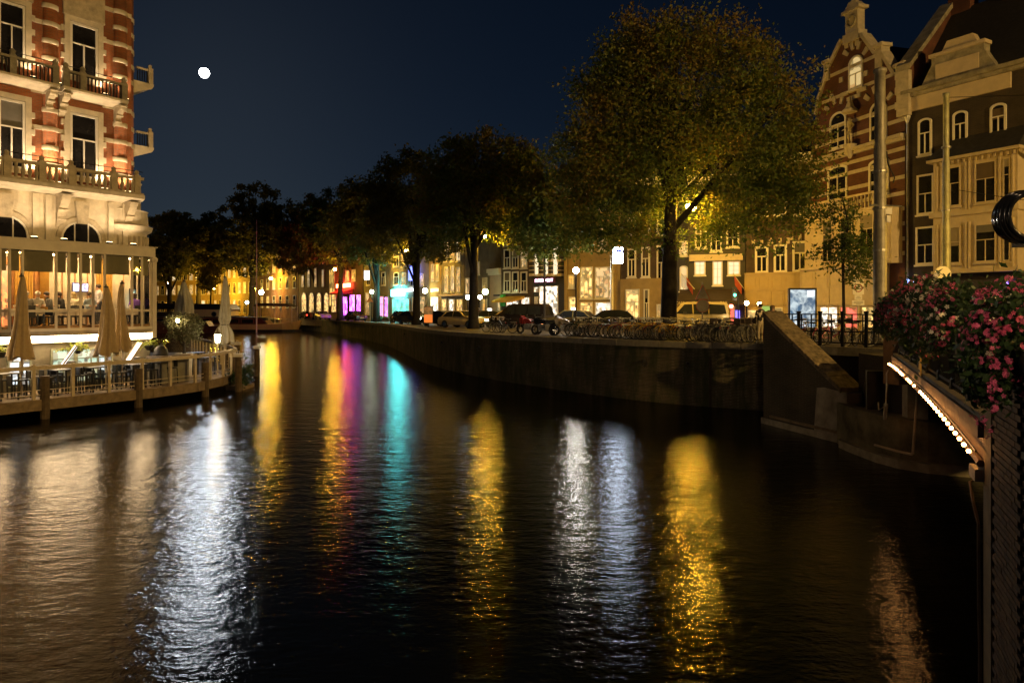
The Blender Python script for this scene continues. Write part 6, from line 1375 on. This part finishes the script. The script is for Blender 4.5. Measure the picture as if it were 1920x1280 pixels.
# quay railing beside the wing wall
qr = thing('quay_railing', 'black iron quay railing between the wing wall and the bridge pier', 'railing')
RA, RB = Vector((10.45, 27.2, 2.93)), Vector((13.15, 24.05, 2.95))
for k in range(6):
    p = RA.lerp(RB, k / 5); hd = R(-49); o = MB().box(-.05, .05, -.05, .05, -.1, 1.22).box(-.065, .065, -.065, .065, 1.22, 1.3).build('post', DARKIRON, qr, False, p, hd)
for z in (.14, .55, .95, 1.18): MB().bar(RA + Vector((0, 0, z)), RB + Vector((0, 0, z)), .04, .045).build('rail', DARKIRON, qr)
for k in range(11):
    p = RA.lerp(RB, (k + .5) / 11); MB().box(-.02, .02, -.02, .02, .14, 1.18).build('baluster', DARKIRON, qr, False, p, R(-49))

# ------------------------------------------------------------------ bicycles
def bike_proto(key, fm, basket=False, crate=False, rackm=None):
    t = thing('bicycle', 'x', 'bicycle')
    for xw in (-.54, .54):
        w_ = MB().ring((xw, 0, .345), .325, .022, 'y', 22, 5).build('wheel', RUBBER, t)
        MB().ring((xw, 0, .345), .298, .012, 'y', 22, 4).build('rim', ALLOY, w_)
        sp = MB()
        for k in range(9): a = 2 * math.pi * k / 9; sp.bar((xw, 0, .345), (xw + .295 * math.cos(a), 0, .345 + .295 * math.sin(a)), .005, .005)
        sp.tube([(xw, -.04, .345), (xw, .04, .345)], .022, 6).build('spokes', ALLOY, w_)
        MB().tube([(xw + .355 * math.cos(R(a)), 0, .345 + .355 * math.sin(R(a))) for a in (range(20, 190, 17) if xw < 0 else range(30, 170, 17))], .022, 4).build('mudguard', fm, t)
    bb, st_, hd, hb = (-.08, 0, .30), (-.22, 0, .78), (.40, 0, .82), (.43, 0, .68)
    MB().tube([bb, st_], .018, 5).tube([bb, hb], .02, 5).tube([(-.2, 0, .70), hd] if key != 'step' else [(-.13, 0, .48), (.2, 0, .5), hd], .018, 5).tube([hd, hb, (.54, 0, .345)], .018, 5).tube([bb, (-.54, 0, .345)], .014, 5).tube([(-.2, 0, .7), (-.54, 0, .345)], .012, 5).build('frame', fm, t)
    MB().tube([hd, (.37, 0, .98), (.37, 0, 1.04)], .016, 5).tube([(.12, -.28, 1.0), (.28, -.28, 1.04), (.38, -.1, 1.05), (.38, .1, 1.05), (.28, .28, 1.04), (.12, .28, 1.0)], .014, 5).build('handlebar', ALLOY, t)
    MB().prism([(-.38, -.1), (-.38, .1), (-.2, .05), (-.08, .025), (-.08, -.025), (-.2, -.05)], .88, .94, 'xy').tube([st_, (-.235, 0, .9)], .015, 5).build('saddle', BLACKP, t)
    MB().box(-.78, -.32, -.06, .06, .72, .735).bar((-.72, .05, .72), (-.54, .05, .35), .012, .012).bar((-.72, -.05, .72), (-.54, -.05, .35), .012, .012).build('luggage_rack', ALLOY, t)
    MB().ring((-.08, .05, .30), .09, .01, 'y', 14, 4).bar((-.08, .07, .30), (.04, .07, .18), .015, .02).bar((-.08, -.07, .30), (-.2, -.07, .42), .015, .02).box(.0, .08, .07, .15, .17, .19).box(-.24, -.16, -.15, -.07, .41, .43).build('crank', ALLOY, t)
    MB().ball((.50, 0, .88), .05, 8, 5).build('headlamp', ALLOY, t)
    MB().box(-.80, -.78, -.03, .03, .62, .68).build('tail_lamp', mat('tail_red', (.4, .02, .015), .3), t)
    if crate: MB().frame(.40, .78, .82, 1.06, .03, -.18, -.16).frame(.40, .78, .82, 1.06, .03, .16, .18).box(.40, .78, -.16, .16, .82, .84).box(.40, .42, -.16, .16, .84, 1.06).box(.76, .78, -.16, .16, .84, 1.06).build('crate', mat('crate_' + key, (.12, .09, .06), .8), t)
    return t
PR = {}
for key, c_, cr in (('black', (.045, .043, .04), 0), ('cream', (.60, .50, .32), 0), ('yellow', (.55, .33, .03), 0), ('green', (.03, .07, .035), 1), ('red', (.30, .03, .02), 0), ('grey', (.24, .23, .21), 1), ('step', (.07, .07, .09), 0), ('pink', (.5, .12, .2), 0)):
    PR[key] = [bike_proto(key, mat('bike_' + key, c_, .35, .2, .15), False, bool(cr)), 0]
def bike(key, x, y, an, label, group, lean=None):
    p = PR[key]; t = p[0] if p[1] == 0 else copy_tree(p[0]); p[1] += 1
    t.location = (x, y, ZG(x, y) + .005); t.rotation_euler = (lean if lean is not None else RNG.uniform(-.12, .12), 0, an); tag(t, label, 'bicycle', group)
CN = dict(black='black', cream='cream', yellow='yellow', green='dark green', red='red', grey='grey crate carrying', step='dark low step', pink='pink')
pal = ['black', 'black', 'step', 'grey', 'black', 'green', 'step', 'red', 'black', 'yellow']
def row(px0, px1, n, off, lab, grp, seed, keys=pal, base=75, spread=14):
    r_ = random.Random(seed)
    for k in range(n):
        px = px0 + (px1 - px0) * (k + .5) / n + r_.uniform(-3, 3)
        p, an = quay_at(px, off + r_.uniform(-.15, .15)); key = r_.choice(keys)
        bike(key, p.x, p.y, an + R(base + r_.uniform(-spread, spread)) + (math.pi if r_.random() < .5 else 0), CN[key] + ' bicycle ' + lab, grp)
row(1270, 1412, 19, 1.25, 'in the packed rack between the big elm and the wing wall', 'bicycles packed beside the wing wall', 1, ['black', 'black', 'black', 'step', 'grey'], 62)
row(1268, 1400, 11, 3.1, 'in the second rank behind the packed rack by the wing wall', 'second rank of bicycles by the wing wall', 2, pal, 20, 40)
row(1108, 1238, 16, 1.6, 'parked before the big elm trunk near the pale sign post', 'bicycles before the big elm', 3, ['black', 'black', 'step', 'yellow', 'yellow', 'grey', 'red'], 55, 20)
row(1110, 1236, 9, 3.4, 'behind the first rank of bicycles before the big elm', 'second rank of bicycles before the big elm', 4, pal, 20, 40)
row(1020, 1100, 10, 1.9, 'leaning in the group in front of the supermarket', 'bicycles before the supermarket', 5, ['cream', 'cream', 'black', 'green', 'black'], 40, 25)
row(868, 905, 3, 1.8, 'standing between the second elm and the motorcycles', 'bicycles at the second elm', 6, ['black', 'green', 'step'], 20, 25)
row(640, 690, 4, 4.2, 'standing beyond the fourth elm', 'bicycles beyond the fourth elm', 7, ['black', 'grey'], 10, 25)
for k, (x, y, key, a) in enumerate(((11.3, 27.6, 'red', 20), (11.9, 27.2, 'black', 35), (12.5, 26.9, 'pink', 10), (12.9, 26.0, 'step', 25), (13.4, 26.6, 'yellow', 40), (13.6, 25.3, 'black', -5), (14.4, 25.6, 'grey', 15), (12.2, 28.6, 'black', 60), (13.2, 28.2, 'green', 30))):
    bike(key, x, y, R(a), CN[key] + ' bicycle behind the quay railing near the tram pole', 'bicycles behind the quay railing')
for k, v_ in PR.items():
    if v_[1] == 0:
        for c_ in list(v_[0].children_recursive) + [v_[0]]: bpy.data.objects.remove(c_)

# ------------------------------------------------------------------ motorcycles and scooters
def motorbike(label, px, off, an0, fm, scoot=False, kind='motorcycle'):
    p, an = quay_at(px, off); t = thing('scooter' if scoot else 'motorcycle', label, kind, (p.x, p.y, p.z), an + R(an0), 'motorcycles and scooters on the quay')
    rw_, wb = (.25, .62) if scoot else (.31, .72)
    for x in (-wb, wb):
        w_ = MB().ring((x, 0, rw_), rw_ - .06, .06, 'y', 18, 6).build('wheel', RUBBER, t); MB().ring((x, 0, rw_), rw_ - .12, .02, 'y', 16, 4).tube([(x, -.06, rw_), (x, .06, rw_)], .06, 8).bar((x - rw_ + .12, 0, rw_), (x + rw_ - .12, 0, rw_), .02, .03).bar((x, 0, .12), (x, 0, 2 * rw_ - .12), .02, .03).build('rim', CHROME, w_)
    if scoot:
        MB().prism([(-.85, .45), (-.75, .75), (-.1, .72), (-.02, .3), (.35, .26), (.45, .95), (.55, .95), (.62, .45), (.45, .18), (-.2, .18), (-.55, .3)], -.16, .16, 'xz').build('body', fm, t)
        MB().prism([(-.8, .74), (-.75, .84), (-.15, .84), (-.1, .74)], -.14, .14, 'xz').build('seat', BLACKP, t)
    else:
        MB().prism([(-.30, .74), (-.15, .90), (.22, .96), (.38, .84), (.3, .70), (-.2, .66)], -.15, .15, 'xz').build('tank', fm, t)
        MB().prism([(-1.0, .86), (-.92, .92), (-.3, .86), (-.25, .74), (-.85, .76)], -.13, .13, 'xz').build('seat', BLACKP, t)
        MB().box(-.3, .28, -.18, .18, .26, .62).tube([(-.05, -.24, .5), (-.05, .24, .5)], .12, 8).build('engine', mat('engine_alloy', (.25, .25, .25), .35, .8), t)
        MB().tube([(.2, -.2, .3), (-.3, -.22, .26), (-1.0, -.22, .36)], .05, 7).build('exhaust', CHROME, t)
        MB().prism([(.42, .62), (.36, .98), (.52, 1.12), (.66, .92), (.62, .66)], -.17, .17, 'xz').build('fairing', fm, t)
        MB().prism([(-1.08, .62), (-.98, .78), (-.5, .72), (-.7, .6)], -.09, .09, 'xz').build('rear_mudguard', fm, t)
    MB().tube([(wb, -.08, rw_), (.47, -.08, .98)], .025, 5).tube([(wb, .08, rw_), (.47, .08, .98)], .025, 5).build('fork', CHROME, t)
    MB().tube([(.36, -.36, 1.02), (.46, -.12, 1.06), (.46, .12, 1.06), (.36, .36, 1.02)], .018, 5).build('handlebar', BLACKP, t)
    for s in (-1, 1): MB().ball((.44, s * .3, 1.16), .055, 6, 5).tube([(.44, s * .28, 1.04), (.44, s * .3, 1.14)], .008, 4).build('mirror', BLACKP, t)
    MB().ball((.66, 0, .86), .075, 8, 6).build('headlamp', CHROME, t); MB().box(-1.0 if not scoot else -.87, -.97 if not scoot else -.84, -.06, .06, .72, .78).build('tail_lamp', MATS['tail_red'], t)
motorbike('dark red motorcycle leaning by the second elm', 935, 2.2, 15, mat('moto_red', (.32, .02, .015), .25, .1))
motorbike('black motorcycle with a bright chrome exhaust by the young tree', 975, 1.7, 8, mat('moto_black', (.015, .015, .017), .2, .2))
motorbike('black and cream motorcycle beside the white parked bicycles', 1010, 2.0, 20, mat('moto_cream', (.30, .24, .14), .3, .1))
motorbike('dark green scooter parked at the fourth elm', 688, 1.6, 10, mat('scooter_green', (.06, .10, .02), .3, .1), True, 'scooter')
motorbike('black scooter standing just behind the fourth elm', 728, 2.2, -20, mat('scooter_black', (.02, .02, .02), .3, .1), True, 'scooter')

# ------------------------------------------------------------------ cars
CARGL = mat('car_glass', (.02, .022, .024), .05, 0, .2)
def car(label, px, Y, an, paint, van=False, cat='car', heads=0.0, tails=0.0, roof_sign=None):
    X = PX(px, Y); t = thing('parked_car' if not van else 'parked_van', label, cat, (X, Y, ZG(X, Y)), an, 'vehicles parked along the street')
    L, W_, Hh = (2.15, .86, 1.45) if not van else (2.4, .95, 1.95)
    if not van: pts = [(-L, .32), (-L, .62), (-2.02, .86), (-1.75, .92), (-1.25, 1.36), (-.75, Hh), (.25, Hh - .02), (.95, .96), (1.75, .86), (2.08, .70), (L, .45), (L, .26), (-2.0, .24)]
    else: pts = [(-L, .35), (-L, 1.0), (-2.3, 1.75), (-2.05, Hh), (.45, Hh), (.85, Hh - .1), (1.55, 1.12), (2.2, 1.0), (L, .75), (L, .3), (-2.25, .28)]
    belt = .92 if not van else 1.1
    wz = lambda z: W_ - max(0, z - belt) * .33 - (max(0, .5 - z) * .15)
    n = len(pts); vs = [(x, -wz(z), z) for x, z in pts] + [(x, wz(z), z) for x, z in pts]
    bd_ = MB().add(vs, [tuple(range(n)), tuple(range(2 * n - 1, n - 1, -1))] + [(i, i + n, (i + 1) % n + n, (i + 1) % n) for i in range(n)]).build('body', paint, t)
    if not van: sw = [[(-1.58, .94), (-1.18, 1.31), (-.72, 1.39), (-.48, 1.39), (-.48, .94)], [(-.40, .94), (-.40, 1.39), (.2, 1.37), (.80, .98), (.80, .94)]]
    else: sw = [[(-2.15, 1.12), (-2.05, 1.75), (-1.0, 1.8), (-1.0, 1.12)], [(-.92, 1.12), (-.92, 1.8), (.05, 1.8), (.05, 1.12)], [(.13, 1.12), (.13, 1.8), (.65, 1.78), (1.25, 1.15)]]
    for s in (-1, 1):
        for q in sw:
            m = len(q); MB().add([(x, s * (wz(z) + .006), z) for x, z in q] + [(x, s * (wz(z) - .03), z) for x, z in q], [tuple(range(m)), tuple(range(2 * m - 1, m - 1, -1))] + [(i, i + m, (i + 1) % m + m, (i + 1) % m) for i in range(m)]).build('side_window', CARGL, t)
        MB().box(.55, .75, s * (W_ + .02) - .07, s * (W_ + .02) + .07, belt + .02, belt + .16).build('wing_mirror', BLACKP, t)
        for x in (-1.35, 1.35):
            c_ = s * (W_ - .10); w_ = MB().tube([(x, c_ - .11, .32), (x, c_ + .11, .32)], .32, 16).build('wheel', RUBBER, t); MB().tube([(x, c_ + s * .09, .32), (x, c_ + s * .118, .32)], .20, 10).build('rim', CHROME, w_)
        MB().box(L - .14, L + .008, s * .62 - .16, s * .62 + .16, .60, .74).build('headlight', emis('headlamp_%g' % heads, (1, .97, .9), heads, True) if heads else CHROME, t)
        MB().box(-L - .008, -L + .1, s * .66 - .12, s * .66 + .12, .62, .82).build('tail_light', emis('taillamp_%g' % tails, (1, .04, .02), tails, False) if tails else MATS['tail_red'], t)
    ws_ = ((.30, Hh - .07), (.90, .99)) if not van else ((.90, Hh - .17), (1.5, 1.16))
    rs = ((-1.68, .96), (-1.28, 1.33)) if not van else ((-L + .0, 1.08), (-2.32, 1.68))
    for nm, ((xa, za), (xb, zb_)), o in (('windscreen', ws_, 1), ('rear_window', rs, -1)):
        MB().add([(xa + .035 * o, -wz(za) + .08, za + .02), (xa + .035 * o, wz(za) - .08, za + .02), (xb + .035 * o, wz(zb_) - .08, zb_ + .02), (xb + .035 * o, -wz(zb_) + .08, zb_ + .02), (xa - .05 * o, -wz(za) + .08, za - .05), (xa - .05 * o, wz(za) - .08, za - .05), (xb - .05 * o, wz(zb_) - .08, zb_ - .05), (xb - .05 * o, -wz(zb_) + .08, zb_ - .05)],
                 [(0, 1, 2, 3), (7, 6, 5, 4), (0, 4, 5, 1), (1, 5, 6, 2), (2, 6, 7, 3), (3, 7, 4, 0)]).build(nm, CARGL, t)
    MB().box(L - .02, L + .012, -.26, .26, .42, .53).build('number_plate', mat('plate_yellow', (.7, .5, .05), .5), t)
    MB().box(L - .1, L + .02, -W_ + .06, W_ - .06, .28, .40).box(-L - .02, -L + .1, -W_ + .06, W_ - .06, .34, .46).build('bumper', BLACKP, t)
    if roof_sign: MB().box(-.4, -.2, -.3, .3, Hh, Hh + .16).build('roof_sign', emis('taxi_sign', (1, .95, .9), 9), t)
    return t
def paint(k, c_): return mat('car_paint_' + k, c_, .22, .15, .08, 2)
car('pale yellow parked car between the third and second elm', 868, 59, R(-38), paint('cream', (.62, .52, .33)), heads=16)
car('dark red tailed black car beside the orange poster stand', 826, 65, R(130), paint('black', (.02, .02, .02)), tails=3)
car('black people carrier behind the motorcycles', 978, 55, R(150), paint('dkbrown', (.03, .022, .018)), True, 'van')
car('taxi with a white glowing roof sign behind the second elm', 912, 62, R(165), paint('grey', (.10, .10, .10)), False, 'taxi', 0, 0, True)
car('olive car with a lit roof sign behind the cream bicycles', 1068, 49, R(160), paint('gold', (.22, .17, .06)), False, 'taxi', 14, 0, True)
car('black car behind the bicycles at the pale sign post', 1140, 46.5, R(170), paint('black2', (.018, .018, .02)))
car('cream delivery van beside the big elm trunk', 1298, 48.5, R(175), paint('van_cream', (.55, .46, .25)), True, 'van')
car('black car with dazzling white headlamps in the traffic', 757, 80, R(-60), paint('black4', (.02, .02, .02)), heads=120)
car('grey car with pale headlamps behind the third elm', 776, 74, R(-50), paint('grey2', (.13, .12, .11)), heads=45)
car('dark car standing near the fourth elm', 668, 100, R(-55), paint('brown', (.09, .05, .03)))
car('white car standing between the fifth and sixth elm', 605, 116, R(-60), paint('white', (.62, .58, .5)))
car('red tailed dark car near the sixth elm', 575, 128, R(125), paint('dark5', (.05, .03, .03)), tails=5)
car('cream car in the street behind the taxi', 950, 60, R(165), paint('ivory', (.55, .42, .2)), tails=2)
car('red car behind the trunk of the second elm', 903, 66, R(-15), paint('red', (.3, .03, .03)), tails=4)

# ------------------------------------------------------------------ people outdoors
p, an = quay_at(1416, .75)
WJ = dict(STAND); WJ.update(wrl=(-.10, .22, 1.05), wrr=(.12, .22, 1.02), ell=(-.25, .02, 1.12), knr=(.13, .08, .5), tor=(.17, .2, .04), anr=(.13, .04, .08))
person('person', 'person in a black and white striped coat standing at the quay edge', p, R(25), WJ, (cloth('black_coat', (.015, .015, .015)), cloth('cream_trousers', (.42, .36, .26)), cloth('white_shoes', (.7, .66, .58))), None, None, 0, 1.0, cloth('white_stripe', (.6, .52, .44)))
SJ2 = seated(.1, .25); SJ2.update(knl=(-.1, .45, .50), knr=(.12, .42, .48), anl=(-.12, .50, .08), anr=(.10, .40, .06), tol=(-.14, .62, .06), tor=(.1, .53, .03))
p, an = quay_at(729, .22)
person('person', 'person in pale trousers sitting on the quay edge with legs hanging', Vector((p.x, p.y, p.z - .40)), an + R(180) - math.pi * 0, SJ2, (cloth('dark_jacket', (.03, .028, .026)), cloth('stone_trousers', (.30, .28, .24)), cloth('pale_shoes', (.5, .48, .42))), HAIRS['dark'], None, 0)
LJ = dict(STAND); LJ.update(chest=(0, .18, 1.26), neck=(0, .28, 1.40), head=(0, .36, 1.50), shl=(-.18, .2, 1.36), shr=(.18, .2, 1.36), ell=(-.26, .38, 1.18), elr=(.26, .38, 1.18), wrl=(-.1, .55, 1.22), wrr=(.1, .55, 1.22))
person('person', 'person in a dark hood leaning over the top of the wing wall', Vector((10.45, 28.0, ZG(10.45, 28.0))), R(170), LJ, (cloth('dark_hoodie', (.035, .028, .022)), cloth('jeans', (.04, .045, .06)), BLACKP), mat('tan_hood', (.20, .13, .07), .8), None, .1)
p, an = quay_at(1428, 1.6)
lb_ = thing('litter_bin', 'red litter bin standing beside the wing wall', 'bin', (p.x - .2, p.y, p.z)); MB().lathe(0, 0, [(.22, 0), (.26, .1), (.26, .75), (.2, .85)], 12).build('body', mat('bin_red', (.4, .03, .015), .5), lb_); MB().lathe(0, 0, [(.27, .75), (.27, .8)], 12).build('rim', BLACKP, lb_)

# ------------------------------------------------------------------ boats, mast, moon
HULL = mat('boat_cream', (.60, .48, .24), .4, 0, .1, 2); DKRED = mat('boat_maroon', (.10, .03, .02), .5)
Yb = 123.0
bo = thing('tour_boat', 'long cream hulled canal tour boat with a glazed cabin and stern canopy', 'boat', (PX(566, Yb), Yb, 0), R(178))
# local x runs from the bow towards the hotel; 27 m long
Lb = 27.0; st_ = [(0, .25, 2.05, .0), (1.2, 1.0, 1.75, .1), (3, 1.6, 1.5, .1), (8, 1.9, 1.3, .1), (20, 1.9, 1.3, .1), (Lb, 1.6, 1.45, .1)]
vs, fs = [], []
for x, wd, zt_, _ in st_: vs += [(x + (.9 if x == 0 else 0), -wd * .7, -.4), (x, -wd, zt_), (x, wd, zt_), (x + (.9 if x == 0 else 0), wd * .7, -.4)]
for i in range(len(st_) - 1):
    a, b = 4 * i, 4 * i + 4; fs += [(a, b, b + 1, a + 1), (a + 1, b + 1, b + 2, a + 2), (a + 2, b + 2, b + 3, a + 3)]
fs += [(0, 1, 2, 3), (23, 22, 21, 20)]
MB().add(vs, fs).build('hull', HULL, bo)
MB().add([(x, s * (wd + .03), z_) for x, wd, zt_, _ in st_ for s in (1,) for z_ in (.02, .40)] , [(2 * i, 2 * i + 2, 2 * i + 3, 2 * i + 1) for i in range(5)]).build('boot_stripe', BLACKP, bo)
MB().prism([(5.6, 1.3), (6.8, 2.4), (Lb - .6, 2.5), (Lb - .6, 1.3)], -1.6, 1.6, 'xz').build('cabin', DKRED, bo)
for k in range(7):
    x0 = 8 + k * 2.6; w_ = MB().frame(x0, x0 + 2.2, 1.42, 2.3, .08, 1.6, 1.68).build('window', mat('maroon_frame', (.22, .09, .05), .5), bo); MB().box(x0 + .09, x0 + 2.1, 1.605, 1.63, 1.52, 2.2).build('pane', DARKGLASS, w_)
MB().prism([(5.5, 1.35), (6.6, 2.35), (6.75, 2.3), (5.75, 1.35)], -1.4, 1.4, 'xz').build('windscreen', CHROME, bo)
MB().box(6.2, Lb - .3, -1.75, 1.75, 2.5, 2.62).build('roof', mat('boat_roof_dark', (.05, .035, .03), .6), bo)
cn = MB().prism([(1.2, 4.45), (2.6, 5.0), (7.4, 5.05), (8.2, 4.5)], -1.5, 1.5, 'xz').build('canopy', mat('boat_canopy', (.05, .035, .022), .8), bo)
for x in (1.3, 4.3, 8.0):
    for s in (-1.4, 1.4): MB().tube([(x, s, 1.4), (x, s, 4.5)], .05, 6).build('canopy_post', WHITEP, cn)
MB().tube([(1.2, 1.3, 2.3), (6, 1.7, 2.2)], .03, 5).tube([(1.2, -1.3, 2.3), (6, -1.7, 2.2)], .03, 5).build('hand_rail', CHROME, bo)
Yc = 133.0
ba = thing('barge', 'dark roofed houseboat barge with a cream side and a round porthole', 'boat', (PX(445, Yc), Yc, 0), R(180))
MB().prism([(-.6, 2.7), (0, 0), (0, -.4), (24, -.4), (24, 2.6)], -2, 2, 'xz').build('hull', mat('barge_dark', (.05, .04, .03), .6), ba)
MB().box(.5, 10, -1.9, 2.05, 2.2, 3.9).build('cabin', HULL, ba); MB().box(10, 24, -1.9, 1.95, 2.2, 3.4).build('hold', mat('barge_hold', (.04, .03, .025), .6), ba)
MB().prism([(.2, 3.9), (1, 4.9), (23, 5.2), (24, 3.9)], -2.2, 2.2, 'xz').build('roof', BLACKP, ba)
ph_ = MB().ring((3.6, 2.06, 3.0), .42, .08, 'y', 20, 6).build('porthole', BLACKP, ba); MB().tube([(3.6, 2.05, 3.0), (3.6, 2.08, 3.0)], .4, 16).build('pane', DARKGLASS, ph_)
MB().box(12, 22, 1.96, 2.0, 4.4, 4.5).build('light_strip', emis('barge_light', (.6, .75, 1), 1.5, False), ba)
b3 = thing('moored_launch', 'low dark maroon launch moored before the barge', 'boat', (PX(420, 116), 116, 0), R(180))
MB().prism([(-.5, 1.2), (0, -.3), (17, -.3), (17, 1.1)], -1.2, 1.2, 'xz').build('hull', DKRED, b3); MB().prism([(2, 1.15), (2.6, 2.0), (16, 2.0), (16, 1.1)], -1, 1.1, 'xz').build('cabin', mat('launch_cabin', (.07, .035, .025), .5), b3)
for k in range(5): MB().frame(3 + k * 2.5, 5 + k * 2.5, 1.3, 1.85, .06, 1.1, 1.15).build('window', MATS['maroon_frame'], b3)
fmst = thing('flag_mast', 'tall thin white flag mast with a crosstree beside the tour boat', 'mast', (PX(481, 118), 118, -.5)); zt_ = PZ(412, 118) + .5
MB().tube([(0, 0, 0), (0, 0, zt_ * .55), (0, 0, zt_)], [.13, .10, .05], 8).build('mast_pole', WHITEP, fmst); MB().bar((-2.0, 0, zt_ * .5), (2.0, 0, zt_ * .5 - .05), .06, .06).build('crosstree', STEEL, fmst); MB().box(-.8, -.1, -.1, .1, zt_ * .42, zt_ * .42 + .14).build('mast_lamp', STEEL, fmst)
mo = thing('moon', 'bright full moon in the night sky', 'moon', tuple(Vector((0, 0, EYE)) + MOON_DIR * 2500))
MB().ball((0, 0, 0), 15.5, 64, 40).build('disc', emis('moon_glow', (.95, .98, 1), 30, False), mo, True)
mo.children[0].visible_glossy = True
